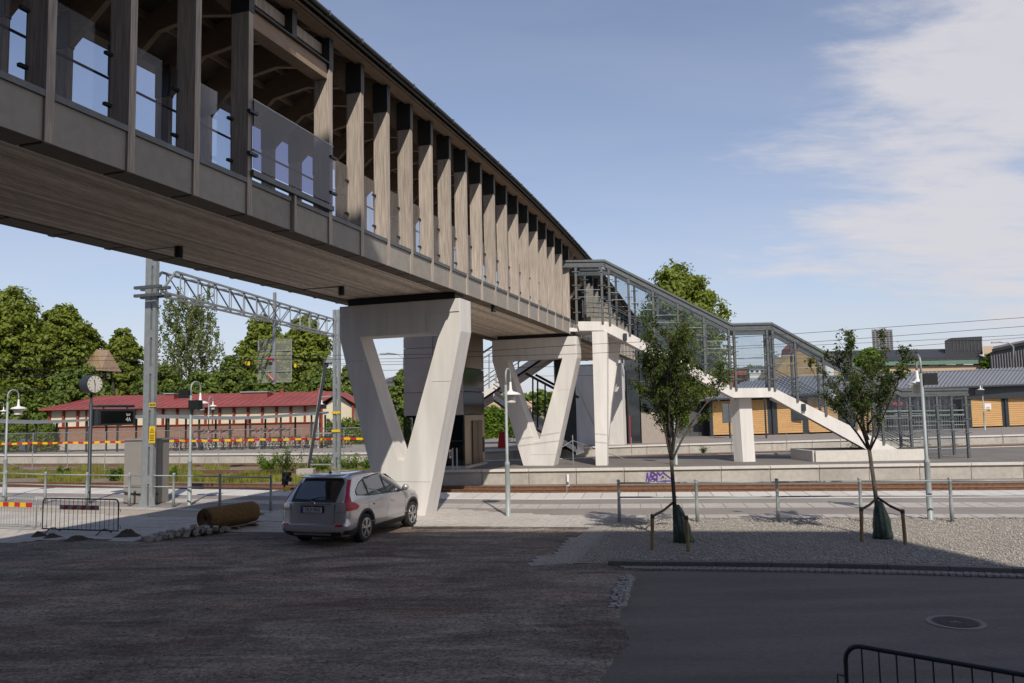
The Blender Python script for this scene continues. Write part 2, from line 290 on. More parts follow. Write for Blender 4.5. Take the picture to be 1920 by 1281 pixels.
# street: compacted dirt over a slab that ends at the platform edge
mb = MB(); mb.add([(x, -40, -.02) for x in XW]+[(x, E(x)-.02, -.02) for x in XW], [(i, i+1, len(XW)+i+1, len(XW)+i) for i in range(len(XW)-1)])
mb.add([(x, E(x)-.02, -.02) for x in XW]+[(x, E(x)-.02, -.5) for x in XW], [(i, i+1, len(XW)+i+1, len(XW)+i) for i in range(len(XW)-1)])
mb.build('street_base', 'soil', kind='structure')
def dirtmat():
    m = bpy.data.materials.new('compacted_dirt'); m.use_nodes = True; t = m.node_tree; n = t.nodes; l = t.links; b = n['Principled BSDF']; b.inputs['Roughness'].default_value = .95; b.inputs['Specular IOR Level'].default_value = .2
    g = n.new('ShaderNodeNewGeometry').outputs['Position']
    def nz(sc, st, det=6, rot=0, dist=0):
        mp = n.new('ShaderNodeMapping'); mp.inputs['Scale'].default_value = st; mp.inputs['Rotation'].default_value = (0, 0, rot); l.new(g, mp.inputs[0])
        q = n.new('ShaderNodeTexNoise'); q.inputs['Scale'].default_value = sc; q.inputs['Detail'].default_value = det; q.inputs['Roughness'].default_value = .62; q.inputs['Distortion'].default_value = dist; l.new(mp.outputs[0], q.inputs['Vector']); return q.outputs['Fac']
    def ramp(f, a, b_, ca, cb):
        r = n.new('ShaderNodeValToRGB'); r.color_ramp.elements[0].position = a; r.color_ramp.elements[1].position = b_; r.color_ramp.elements[0].color = (*ca, 1); r.color_ramp.elements[1].color = (*cb, 1); l.new(f, r.inputs[0]); return r.outputs[0]
    def mixc(f, a, b_, mode='MIX'):
        x = n.new('ShaderNodeMixRGB'); x.blend_type = mode
        if isinstance(f, float): x.inputs[0].default_value = f
        else: l.new(f, x.inputs[0])
        l.new(a, x.inputs[1]); l.new(b_, x.inputs[2]); return x.outputs[0]
    base = ramp(nz(.42, (.8, 1.7, 1), 10, math.radians(-8), 1.4), .38, .62, (.150, .125, .108), (.305, .265, .228))
    streak = ramp(nz(1.1, (.35, 1.5, 1), 8, math.radians(9), 1.2), .38, .66, (.76, .74, .74), (1.18, 1.18, 1.16))
    red = ramp(nz(.35, (.6, 1.5, 1), 4, .3), .48, .66, (1, 1, 1), (1.12, .96, .92))
    grain = ramp(nz(20, (1, 1, 1), 6), .34, .66, (.52, .51, .5), (1.5, 1.48, 1.44)); scr = ramp(nz(2.0, (.45, 3.6, 1), 9, math.radians(10), 1.6), .38, .62, (.84, .83, .83), (1.1, 1.1, 1.1))
    base = mixc(1.0, base, scr, 'MULTIPLY')
    c = mixc(1.0, mixc(1.0, mixc(1.0, base, streak, 'MULTIPLY'), red, 'MULTIPLY'), grain, 'MULTIPLY'); l.new(c, b.inputs['Base Color'])
    ad = n.new('ShaderNodeMath'); ad.operation = 'MULTIPLY_ADD'; l.new(nz(1.4, (.45, 1.6, 1), 8, .15, 1.0), ad.inputs[0]); ad.inputs[1].default_value = 2.4; l.new(nz(30, (1, 1, 1), 5), ad.inputs[2])
    bp = n.new('ShaderNodeBump'); bp.inputs['Strength'].default_value = .7; bp.inputs['Distance'].default_value = .03; l.new(ad.outputs[0], bp.inputs['Height']); l.new(bp.outputs[0], b.inputs['Normal']); return m
M['dirt'] = dirtmat()
def fbm(x, y, s):
    r = 0
    for k, (f, a) in enumerate(((.9, 1), (1.9, .5), (4.1, .25), (8.3, .12))): r += a*math.sin(x*f*s*.6+k*1.7+1.3*math.sin(y*f*s*1.1+k))*math.cos(y*f*s*1.7+k*2.1+math.sin(x*f*s*.7))
    return r
AB = [tuple(gz(*p)[:2]) for p in ((-260, 1040), (0, 1021), (120, 1012), (260, 1017), (430, 1000), (560, 998), (700, 990), (785, 988), (1108, 992), (1110, 994), (1200, 1000))]
RE = [(-20, .3), (4, .7)]+[(q[1], q[0]) for q in [tuple(gz(*p)[:2]) for p in ((1140, 1281), (1150, 1250), (1180, 1215), (1187, 1188), (1165, 1165), (1172, 1140), (1160, 1118), (1186, 1100), (1192, 1078), (1215, 1066))]]
def sstep(t): t = min(1, max(0, t)); return t*t*(3-2*t)
def dirtz(x, y):
    yb = lerp_poly(AB, min(max(x, AB[0][0]+.01), AB[-1][0]-.01)); z = .022+.010*fbm(x, y, 1)+.006*math.sin(x*9+y*5)*math.sin(y*11-x*4)
    z -= .085*sstep((y-yb+.15)/.8)
    if y < RE[-1][0]: z -= .085*sstep((x-lerp_poly(RE, y)+.22)/.6)
    elif y < 15.9: z -= .085*sstep((x-1.95)/.4)
    else: z -= .085*sstep((x-1.25-(y-15.3)*.28)/.5)
    return z
nx, ny = 300, 300; vs = []
for j in range(ny+1):
    for i in range(nx+1):
        x = -24+i*(30/nx); y = -12+j*(34.0/ny)
        vs.append((x, y, dirtz(x, y)))
fs = np.array([(j*(nx+1)+i, j*(nx+1)+i+1, (j+1)*(nx+1)+i+1, (j+1)*(nx+1)+i) for j in range(ny) for i in range(nx)])
npmesh('dirt_ground', np.array(vs), fs, 'dirt', kind='structure')
# asphalt carriageway, right of a ragged edge where the dirt has been scraped back
edge = [gz(*p) for p in ((1215, 1062), (1192, 1078), (1186, 1100), (1160, 1118), (1172, 1140), (1165, 1165), (1187, 1188), (1180, 1215), (1150, 1250), (1140, 1281))]
ragged = [(q.x-.9, q.y) for q in edge]
road = [(60, -40), (60, 6.2), (20, 11.6), (14, 12.6), (8.6, 13.75), (5.2, 14.75), (2.6, 15.35)]+ragged+[(-.3, 4), (-.7, -40)]
sheet('asphalt_road', ccw(road), .006, 'asph_road')
# manhole in the carriageway
mh = thing('manhole_cover', 'round cast iron manhole cover set in a concrete ring in the dark asphalt', 'manhole cover', (*gz(1792, 1167, 0.01)[:2], .010))
R0 = .29; mb = MB(); mb.lathe((0, 0, 0), [(R0+.08, -.01), (R0+.08, .004), (R0+.012, .006), (R0+.012, -.01)], 40); mb.build('ring', 'asph_l', mh, False)
mb = MB(); mb.lathe((0, 0, 0), [(R0, -.01), (R0, .002), (.0, .002)], 40); mb.build('lid', 'darksteel', mh, False)
mb = MB()
for i in range(-9, 10):
    for j in range(-9, 10):
        x, y = i*.031, j*.031
        if .07 < math.hypot(x, y) < R0-.02: mb.box((x, y, .006), (.02, .02, .009))
mb.lathe((0, 0, 0), [(.055, 0), (.055, .010), (.0, .010)], 16); mb.build('raised_studs', 'granite_d', mh, False)
# gravel bed with its kerb and a double row of setts
K = [gz(*p) for p in ((1040, 1061), (1145, 1063), (1300, 1064.5), (1500, 1067), (1700, 1071.5), (1920, 1078), (2300, 1096))]
def kerbY(x): return lerp_poly([(p.x, p.y) for p in K], x)
G = [(K[0].x-.2, K[0].y+.12)]+[(x, kerbY(x)+.1) for x in xs(1.0, 12.5, 1)]+[(24, 11.5), (40, 8)]+[(x, E(x)-6.9) for x in (40, 22, 14, 10, 7, 5, 3, 2.35)]
sheet('gravel_bed', ccw(G), .04, mat('grey_gravel', (.31, .28, .245), .95, var=.5, scale=38, var2=.08, bump=1, bscale=45, bdist=.03))
def stones(name, n, fx, m, size, **kw):
    ico = np.array([(1, 0, 0), (-1, 0, 0), (0, 1, 0), (0, -1, 0), (0, 0, 1), (0, 0, -1)], float); fc = np.array([(0, 2, 4), (2, 1, 4), (1, 3, 4), (3, 0, 4), (2, 0, 5), (1, 2, 5), (3, 1, 5), (0, 3, 5)])
    P = fx(n); n = len(P); sc = size*rng.uniform(.5, 1.35, (n, 1, 1))*rng.uniform(.6, 1.25, (n, 6, 3)); V = ico[None]*sc; a = rng.uniform(0, 6.28, n); c, s = np.cos(a), np.sin(a)
    X = V[..., 0]*c[:, None]-V[..., 1]*s[:, None]; Y = V[..., 0]*s[:, None]+V[..., 1]*c[:, None]; V = np.stack([X, Y, V[..., 2]*.7], -1)+P[:, None, :]
    F = (fc[None]+np.arange(n)[:, None, None]*6).reshape(-1, 3); return npmesh(name, V.reshape(-1, 3), F, m, **kw)
def grav(n):
    x = rng.uniform(1.2, 14, n); y = rng.uniform(13.3, 21.8, n); ky = np.array([kerbY(a) for a in x]); ey = np.array([E(a) for a in x])-7.0; lx = 1.15+(y-15.7)*.285
    k = (y > ky+.15) & (y < ey) & (x > lx); return np.stack([x[k], y[k], np.full(k.sum(), .052)], 1)
stones('gravel', 42000, grav, mat('gravel_stone', (.25, .225, .20), .9, var=.0, scale=23, col2=(.52, .475, .42), detail=1), .019, kind='stuff', label='loose grey gravel around the two young street trees', cat='gravel')
for o in list(bpy.data.objects):
    if o.name == 'gravel' and 'category' in o: pass
def loose(n):
    x = rng.uniform(-15, 2.2, n); y = rng.uniform(7.5, 20.5, n); return np.stack([x, y, np.array([dirtz(a, b)+.004 for a, b in zip(x, y)])], 1)
stones('loose_stones', 9000, loose, mat('dusty_stones', (.12, .10, .09), .9, var=0, scale=9, col2=(.42, .38, .34), detail=1), .014, kind='stuff', label='small loose stones scattered over the scraped dirt', cat='stones')
ks = thing('kerb', 'long low granite kerb between the gravel bed and the dark asphalt', 'kerb', (K[1].x, K[1].y, 0))
x = 1.75; i = 0
while x < 14:
    d = Vector((1, kerbY(x+1)-kerbY(x), 0)).normalized(); a = Vector((x, kerbY(x), .055)); b = a+d*.985
    mb = MB(); mb.bar(a, b, .17, .13+random.uniform(-.006, .006)); mb.build('kerbstone', 'granite_d', ks); x += d.x*1.0
sheet_y = lambda x, o: kerbY(x)-o
st = thing('sett_gutter', 'double row of small granite setts along the foot of the kerb', 'setts', (3, kerbY(3)-.3, 0))
mb = MB()
for r in range(2):
    x = 2.0+.05*r
    while x < 14:
        mb.box((x, kerbY(x)-.17-.125*r, .03), (.10, .11, .035+random.uniform(-.006, .006)), rz=-.15+random.uniform(-.06, .06)); x += .112
mb.build('sett', 'granite', st, kind='stuff')
st = thing('sett_row', 'broken line of worn setts marking the edge between dirt and asphalt', 'setts', (1.9, 13.4, 0))
for k in range(26):
    t = k/25; a = gz(1185-22*t+random.uniform(-5, 3), 1083+58*t); 
    if random.random() < .85:
        mb = MB(); mb.box((a.x, a.y, .02), (.12, .1, .06), rz=random.uniform(0, .8)); mb.build('sett', 'granite', st)
        mb = MB(); mb.box((a.x-.13, a.y+random.uniform(-.03, .03), .016), (.11, .1, .05), rz=random.uniform(0, .8)); mb.build('sett', 'granite', st)
# paved apron of small blocks
def inside(x, y, P):
    c = False; j = len(P)-1
    for i in range(len(P)):
        if (P[i][1] > y) != (P[j][1] > y) and x < (P[j][0]-P[i][0])*(y-P[i][1])/(P[j][1]-P[i][1])+P[i][0]: c = not c
        j = i
    return c
def pave(name, P, w, h, ang, z, m, parent, ragged=0):
    c, s = math.cos(ang), math.sin(ang); U = [(p[0]*c+p[1]*s, -p[0]*s+p[1]*c) for p in P]
    u0, u1 = min(u for u, v in U), max(u for u, v in U); v0, v1 = min(v for u, v in U), max(v for u, v in U); mb = MB(); r = 0; v = v0
    while v < v1:
        u = u0-(r % 2)*w/2
        while u < u1:
            x, y = (u+w/2)*c-(v+h/2)*s, (u+w/2)*s+(v+h/2)*c
            if inside(x+random.uniform(-ragged, ragged), y+random.uniform(-ragged, ragged), P): mb.box((x, y, z-.02+random.uniform(-.003, .003)), (w-.012, h-.012, .04), rz=ang+random.uniform(-.01, .01))
            u += w
        v += h; r += 1
    return mb.build(name, m, parent, kind='stuff')
ap_px = [(-260, 953), (0, 961), (240, 968), (400, 973), (480, 971), (532, 957), (700, 950), (840, 956), (1000, 966), (1100, 970), (1168, 978), (1137, 993), (1108, 991.5), (785, 987), (700, 990), (560, 1000), (430, 1000), (260, 1017), (120, 1012), (0, 1021), (-260, 1040)]
AP = [tuple(gz(*p)[:2]) for p in ap_px]
sheet('apron_bed', ccw(AP), .018, 'soil')
apron = thing('paved_apron', 'pale block paving under the footbridge beside the car', 'paving', (-1, 22, 0)); apron['kind'] = 'structure'
for k_ in ('label', 'category'): del apron[k_]
M['block'] = mat('pale_block', (.43, .395, .355), .85, var=.10, scale=5, var2=.12, scale2=.6, bump=.1, bscale=60)
pave('paving_block', AP, .36, .24, math.radians(-12), .030, 'block', apron, .06)
TS = [tuple(gz(*p)[:2]) for p in ((1112, 994), (1138, 995), (1066, 1060), (990, 1061))]
sheet('strip_bed', ccw(TS), .020, 'soil')
pave('paving_flag', TS, .33, .33, math.radians(14), .034, mat('dusty_flag', (.30, .27, .24), .9, var=.15, scale=6), apron, .08)
mb = MB(); a, b = gz(1137, 995, .03), gz(1067, 1060, .03); mb.bar(a, b, .09, .05); mb.build('edging_strip', 'granite', apron)
for y_, w_ in ((989.6, .05), (992.0, .03)):
    mb = MB(); mb.bar(gz(772, y_-1.5, .034), gz(1112, y_, .034), w_, .012); mb.build('drain_slot', 'darksteel', apron)
mb = MB(); mb.bar(gz(480, 977, .034), gz(640, 980, .034), .05, .012); mb.build('drain_slot', 'darksteel', apron)
# ---- the near platform
XN = xs(-70, 34, 1.0)
def off(o): return lambda x: E(x)-o
pl = ribbon('near_platform', off(6.75), off(0), XN, .012, 'asph_l')
ribbon('gravel_verge', lambda x: E(x)-9.2, off(6.75), xs(-70, -8.5, 1), .010, mat('beige_grit', (.36, .31, .25), .95, var=.15, scale=30, bump=.4, bscale=60))
def slabrow(o0, o1, w, nm, m, x0, x1, th=.05, parent=pl, gap=.012, sk=.25):
    x = x0
    while x < x1:
        y0, y1 = E(x), E(x+w); g = gap
        # slabs are laid a little askew to the edge, so their joints run diagonally
        q = [(x+g+sk*(o1-o0)*0, y0-o1, 0), (x+w-g, y1-o1, 0), (x+w-g, y1-o0, 0), (x+g, y0-o0, 0)]
        q = [(a[0]+(.28 if k > 1 else 0)*(o1-o0)/1.8, a[1], 0) for k, a in enumerate(q)]; h = .022+random.uniform(-.002, .002)
        mb = MB(); mb.hexa([(a[0], a[1], h-th) for a in q]+[(a[0], a[1], h) for a in q]); mb.build(nm, m, parent); x += w
slabrow(.0, 1.82, .62, 'edge_slab', 'slab', -30, 22)
slabrow(3.45, 4.5, .62, 'paving_slab', 'paver', -26, 20)
slabrow(6.1, 6.68, .62, 'border_slab', 'paver', -24, 18)
mb = MB(); 
for x in XN[:-1]: mb.bar((x, E(x)-1.95, .016), (x+1, E(x+1)-1.95, .016), .06, .02)
mb.build('guide_line', 'white', pl)
# ---- raised platforms
def platform(nm, F, Bk, X0, X1, zt, pw, asph, cop=.38, hp=.5, end=False):
    xx = xs(X0, X1, 2.0); f = lambda x: lerp_poly(F, x); b = lambda x: lerp_poly(Bk, x)
    mb = MB(); n = len(xx); mb.add([(x, f(x)+cop, zt) for x in xx]+[(x, b(x), zt) for x in xx], [(i, i+1, n+i+1, n+i) for i in range(n-1)])
    mb.add([(x, b(x), zt) for x in xx]+[(x, b(x), -.5) for x in xx], [(i, i+1, n+i+1, n+i) for i in range(n-1)])
    mb.quad((X0, f(X0), -.5), (X0, b(X0), -.5), (X0, b(X0), zt), (X0, f(X0), zt)); o = mb.build(nm, asph, kind='structure')
    x = X0
    while x < X1:
        w = min(pw, X1-x); a = Vector((x+.012, f(x), 0)); c = Vector((x+w-.012, f(x+w), 0)); nrm = Vector((-(c-a).y, (c-a).x, 0)).normalized(); h = zt-.085
        mb = MB(); q = [a+nrm*.03, c+nrm*.03, c+nrm*.23, a+nrm*.23]; mb.hexa([v+Vector((0, 0, -.45)) for v in q]+[v+Vector((0, 0, h)) for v in q]); mb.build('wall_panel', 'conc', o)
        q = [a-nrm*.05, c-nrm*.05, c+nrm*(cop+.03), a+nrm*(cop+.03)]; mb = MB(); mb.hexa([v+Vector((0, 0, h+.001)) for v in q]+[v+Vector((0, 0, zt+.006)) for v in q]); mb.build('coping', 'coping', o); x += w
    return o
p2 = platform('island_platform', P2F, P2B, -5.4, 40, .5, 2.0, 'asph_d')
mb = MB()
for x in xs(-5.4, 38, 2)[:-1]: mb.bar((x, lerp_poly(P2B, x)-.2, .503), (x+2, lerp_poly(P2B, x+2)-.2, .503), .4, .012)
mb.build('coping', 'coping', p2)
P3B = [(-400, 260), (-90, 130), (-38, 100), (90, 100), (400, 160)]
p3 = platform('far_platform', P3F, P3B, -60, 60, .5, 3.0, 'asph_l', cop=.5)
# ---- tracks
def track(nm, f, X0, X1, zt=.05, g=1.435, sl=True):
    xx = xs(X0, X1, 2.5); root = thing(nm, '', '', (0, f(0), 0)); root['kind'] = 'structure'
    for s in (-1, 1):
        mb = MB(); mh_ = MB()
        for a, b in zip(xx, xx[1:]):
            A = Vector((a, f(a)+s*g/2, 0)); B_ = Vector((b, f(b)+s*g/2, 0))
            mb.bar(A+Vector((0, 0, zt-.155)), B_+Vector((0, 0, zt-.155)), .13, .025); mb.bar(A+Vector((0, 0, zt-.09)), B_+Vector((0, 0, zt-.09)), .03, .12); mb.bar(A+Vector((0, 0, zt-.022)), B_+Vector((0, 0, zt-.022)), .07, .035)
            mh_.bar(A+Vector((0, 0, zt-.002)), B_+Vector((0, 0, zt-.002)), .05, .006)
        r = mb.build('rail', 'rust', root); mh_.build('rail_head', 'railtop', r)
    for k_ in ('label', 'category'):
        if k_ in root: del root[k_]
    mb0 = MB(); mb0.box((0, 0, 0), (.26, 2.6, .16)); me = None; x = max(X0, -34); c = 0
    while x < min(X1, 26) and sl and c < 140:
        if me is None: me = mb0.build('sleeper', 'sleeper', root, False); me.location = Vector((x, f(x), zt-.235))-root.location
        else: piece('sleeper', me.data, root, (x, f(x), zt-.235))
        x += .62; c += 1
    return root
track('railway_track', lambda x: E(x)+1.75, -110, 60)
track('railway_track', lambda x: lerp_poly(T2, x), -110, 90, zt=.0)
track('railway_track', lambda x: lerp_poly(T3, x), -110, 90, zt=-.0)
# ================================================================== THE BUILDING BEHIND THE VIEWER (only its shadow is in the picture)
cb = thing('city_building', 'large building behind the viewpoint whose shadow lies over the dirt and the asphalt', 'building', (0, -12, 0))
mb = MB(); mb.prism([(-60, -4.2, 0), (3.2, -4.0, 0), (13.2, -5.5, 0), (13.2, -22, 0), (-60, -22, 0)], (0, 0, 24.5)); mb.build('wall', 'darkfac', cb)
mb = MB(); mb.box((-1.5, -8.7, 26.85), (7.0, 9, 4.7)); mb.build('roof_storey', 'darkfac', cb)
mb = MB(); mb.box((0, 0, 0), (1.5, .08, 1.7)); w0 = None
for i in range(17):
    for k in range(7):
        p = Vector((-56+3.4*i, -4.16, 2.4+3.3*k))
        if w0 is None: w0 = mb.build('window', 'window', cb, False); w0.location = p-cb.location
        else: piece('window', w0.data, cb, p)
# ================================================================== THE COVERED FOOTBRIDGE
BW = 4.45
def BP(Y, d, z): return Vector((.32*Y-8.85-.9525*d, Y+.3048*d, z))
def zd(Y): return 6.50-.00026*(Y-21)**2
def zc(Y): return 10.25-(.0024 if Y > 22 else .0016)*(Y-22)**2
BA = Vector((.3048, .9525, 0)); BN = Vector((-.9525, .3048, 0))
BRZ = math.atan2(BA.y, BA.x)
bridge = thing('covered_footbridge', 'long covered timber footbridge with vertical wooden fins crossing over the tracks', 'bridge', tuple(BP(20, BW/2, 0)))
bays = [17.43+(1.288 if k < 0 else 1.238)*k for k in range(-17, 30)]
NEAR = [Y for Y in bays if not 36.8 < Y < 40.2]; FAR = [Y for Y in bays if not 35.4 < Y < 39]
WIDE = min(bays, key=lambda y: abs(y-14.94))
def finpoly(Y, d, side):
    s = (lambda q: q) if side == 0 else (lambda q: BW-q)
    return [BP(Y, s(a), z) for a, z in ((0, zd(Y)-.01), (0, zc(Y)), (.36, zc(Y)), (.36, 7.14), (.055, 7.14), (.055, zd(Y)-.01))]
for side, LST in ((0, NEAR), (1, FAR)):
    for Y in LST:
        if side == 0 and Y == WIDE:
            mb = MB(); mb.bar(BP(Y, .02, zd(Y)-.01), BP(Y, .02, 7.3), .12, .07, BA); mb.build('fascia_batten', 'larch', bridge)
            mb = MB(); mb.bar(BP(Y, .18, zc(Y)+.14), BP(Y, .18, zc(Y)+.72), .155, .37, -BN); mb.build('column_cap', 'blackmetal', bridge); continue
        mb = MB(); mb.prism([p-BA*.065 for p in finpoly(Y, 0, side)], BA*.13); mb.build('fin', 'larch', bridge)
        s = .18 if side == 0 else BW-.18
        mb = MB(); mb.bar(BP(Y, s, zc(Y)+.004), BP(Y, s, zc(Y)+.74), .155, .385, BN); mb.build('column_cap', 'blackmetal', bridge)
        if Y > 8: mb = MB(); mb.bar(BP(Y, s+.035 if side == 0 else s-.035, 7.115), BP(Y, s+.035 if side == 0 else s-.035, 7.15), .17, .33, BN); mb.build('column_foot', 'galv_d', bridge)
for a, b in zip(bays, bays[1:]):
    if b < 0: continue
    m_ = (a+b)/2
    for side in (0, 1):
        s = (lambda q: q) if side == 0 else (lambda q: BW-q)
        mb = MB(); q = [BP(a, s(.035), zd(a)), BP(b, s(.035), zd(b)), BP(b, s(.06), zd(b)), BP(a, s(.06), zd(a))]
        mb.hexa([v+BA*(.07 if i in (0, 3) else -.07) for i, v in enumerate(q)]+[Vector((v.x, v.y, 7.03))+BA*(.07 if i in (0, 3) else -.07) for i, v in enumerate(q)]); mb.build('fascia_panel', 'fascia', bridge)
        mb = MB(); q = [BP(a, s(.06), zd(a)), BP(b, s(.06), zd(b)), BP(b, s(.52), zd(b)), BP(a, s(.52), zd(a))]
        mb.hexa([v+BA*(.03 if i in (0, 3) else -.03)+Vector((0, 0, .012)) for i, v in enumerate(q)]+[v+BA*(.03 if i in (0, 3) else -.03)+Vector((0, 0, .04)) for i, v in enumerate(q)]); mb.build('soffit_panel', 'ledge', bridge)
        if (side == 0 and 36.8 < m_ < 40.2) or (side == 1 and 35.4 < m_ < 39): continue
        mb = MB(); mb.bar(BP(a, s(.10), 7.075)+BA*.07, BP(b, s(.10), 7.075)-BA*.07, .20, .085); mb.build('sill_flashing', 'galv_d', bridge)
        wide = side == 0 and (a == WIDE or b == WIDE)
        if not wide:
            gl = MB(); gl.bar(BP(a, s(.33), 7.86)+BA*.08, BP(b, s(.33), 7.86)-BA*.08, .014, 1.36); g = gl.build('glass_panel', 'glass', bridge)
            cl_ = MB()
            for z in (7.45, 8.2):
                cl_.bar(BP(b, s(.33), z)-BA*.18, BP(b, s(.33), z)-BA*.05, .06, .045); cl_.bar(BP(a, s(.33), z)+BA*.05, BP(a, s(.33), z)+BA*.18, .06, .045)
            cl_.build('clamp', 'blackmetal', g, kind='stuff')
# deck slab, soffit boards, floor
mb = MB(); 
for a, b in zip(bays, bays[1:]):
    mb.bar(BP(a, BW/2, zd(a)+.28), BP(b, BW/2, zd(b)+.28), BW-.16, .40)
mb.build('deck', 'fascia', bridge)
nb = 36; d0, d1 = .54, BW-.54
for i in range(nb):
    d = d0+(d1-d0)*(i+.5)/nb; mb = MB(); z0 = random.uniform(-.002, .003); YY = [y for y in bays if y > 3][::3]+[52.3]
    for a, b in zip(YY, YY[1:]): mb.bar(BP(a, d, zd(a)+.045+z0), BP(b, d, zd(b)+.045+z0), (d1-d0)/nb-.020, .026)
    mb.build('soffit_board', 'larch_b', bridge)
# roof frames, boards, sheet
for Y in bays:
    if Y < 2: continue
    z = zc(Y); q = [(.02, z+.70), (BW/2, z+1.72), (BW-.02, z+.70), (BW-.37, z+.02), (BW-1.25, z+.78), (BW/2, z+.94), (1.25, z+.78), (.37, z+.02)]
    mb = MB(); P = [BP(Y, d, zz)-BA*.06 for d, zz in q]; n = len(P); E_ = BA*.12; PP = P+[p+E_ for p in P]
    # two convex halves
    def half(ix): mb.add([P[i] for i in ix]+[P[i]+E_ for i in ix], [tuple(range(len(ix)))[::-1], tuple(range(len(ix), 2*len(ix)))]+[(i, (i+1) % len(ix), len(ix)+(i+1) % len(ix), len(ix)+i) for i in range(len(ix))])
    for ix in ((0, 1, 6, 7), (1, 5, 6), (1, 2, 3, 4), (1, 4, 5)): half(ix)
    mb.build('roof_frame', 'glulam', bridge)
RY = [y for y in bays if y > 1]+[53.6]; 
for nm, dz, m_, over in (('roof_board', .775, 'roofboard', .22), ('roof_sheet', .90, 'blackmetal', .30)):
    for sgn in (0, 1):
        mb = MB(); 
        for a, b in zip(RY, RY[1:]):
            e = lambda Y: BP(Y, -over if sgn == 0 else BW+over, zc(Y)+dz-over*.46); r_ = lambda Y: BP(Y, BW/2, zc(Y)+dz+1.02)
            q = [e(a), e(b), r_(b), r_(a)]; mb.hexa(q+[v+Vector((0, 0, .05)) for v in q])
        mb.build(nm, m_, bridge)
for dd in (.95, 1.55, BW-1.55, BW-.95):
    mb = MB(); k = .775+1.02*(dd if dd < BW/2 else BW-dd)/(BW/2)-.07
    for a, b in zip(RY, RY[1:]): mb.bar(BP(a, dd, zc(a)+k), BP(b, dd, zc(b)+k), .09, .12)
    mb.build('purlin', 'glulam', bridge)
for sgn in (0, 1):
    mb = MB(); mg = MB(); mf = MB()
    for a, b in zip(RY, RY[1:]):
        s = -.02 if sgn == 0 else BW+.02; mb.bar(BP(a, s, zc(a)+.73), BP(b, s, zc(b)+.73), .30, .12)
        s = -.31 if sgn == 0 else BW+.31; mg.bar(BP(a, s, zc(a)+.80), BP(b, s, zc(b)+.80), .03, .13)
    mb.build('eave_beam', 'glulam', bridge); mg.build('eave_trim', 'blackmetal', bridge)
    pts = [BP(y, (-.37 if sgn == 0 else BW+.37), zc(y)+.84) for y in RY]; mf.tube(pts, .045, 8); gut = mf.build('gutter', 'blackmetal', bridge, smooth=True)
    for y in RY:
        s = -.37 if sgn == 0 else BW+.37; mb = MB(); mb.bar(BP(y+.6, s, zc(y+.6)+.84)-BA*.02, BP(y+.6, s, zc(y+.6)+.84)+BA*.02, .10, .10); mb.build('gutter_bracket', 'galv_d', gut)
# the wide bay with its header beam and outer glass screen
y0, y1 = WIDE-1.288, WIDE+1.288
mb = MB(); mb.bar(BP(y0, .2, zc(y0)-.06)+BA*.07, BP(y1, .2, zc(y1)-.06)-BA*.07, .30, .30); mb.build('header_beam', 'glulam', bridge)
mb = MB(); mb.bar(BP(y0, .16, zc(y0)+.115)+BA*.07, BP(y1, .16, zc(y1)+.115)-BA*.07, .36, .03); mb.build('header_flashing', 'blackmetal', bridge)
mb = MB(); mb.bar(BP(y0, .2, zc(y0)+.45)+BA*.07, BP(y1, .2, zc(y1)+.45)-BA*.07, .06, .22); mb.build('clerestory_rail', 'larch', bridge)
mb = MB(); mb.bar(BP(y0, -.05, 7.92)+BA*.02, BP(y1, -.05, 7.92)-BA*.02, .016, 1.22); gw = mb.build('outer_glass', glass('smeared_glass', (.55, .55, .66), .0, .10, .10), bridge)
mb = MB(); mb.bar(BP(y0, -.05, 8.54), BP(y1, -.05, 8.54), .024, .02); mb.build('glass_edge', 'galv', gw)
for y in (y0, y1):
    for z in (7.55, 8.3): mb = MB(); mb.bar(BP(y, -.05, z)-BA*.12, BP(y, -.05, z)+BA*.12, .07, .05); mb.build('clamp', 'darksteel', gw)
mb = MB(); mb.bar(BP(y0, -.03, 7.22), BP(y1, -.03, 7.22), .10, .10); mb.bar(BP(y0, .1, 7.33), BP(y1, .1, 7.33), .05, .04); mb.build('screen_beam', 'galv_d', bridge)
for sgn in (.62, BW-.62):
    mb = MB(); mb.tube([BP(y, sgn, 8.0) for y in RY], .02, 6); mb.build('handrail', 'darksteel', bridge)
for p in ((335, 462), (640, 537), (925, 571), (1043, 632), (1100, 670)):
    g = gz(p[0], p[1], 6.53); mb = MB(); mb.lathe((g.x, g.y, 6.28), [(.085, 0), (.085, .24)], 16); lf = mb.build('downlight', 'black', bridge, smooth=False)
    if p[0] < 700:
        Y_ = g.y; e = g+BN*3.2; dmax = 0
        while ((g+BN*dmax).x-(.32*(g+BN*dmax).y-8.85))/(-1.05) < BW-.55 and dmax < 4: dmax += .05
        mb = MB(); mb.bar(Vector((g.x, g.y, 6.525)), Vector((g.x, g.y, 6.525))+BN*dmax, .035, .02); mb.build('conduit', 'darksteel', lf)
# timber panel beside the stair opening
mb = MB(); mb.bar(BP(40.25, .15, 7.0), BP(40.25, .15, 9.4), .12, .30, BN); mb.build('door_post', 'larch', bridge)
mb = MB(); mb.bar(BP(36.75, .8, 7.0), BP(36.75, .8, 9.9), .10, .24, BN); mb.bar(BP(36.9, 1.2, 7.2), BP(39.6, .3, 9.3), .09, .16); mb.build('portal_brace', 'glulam', bridge)
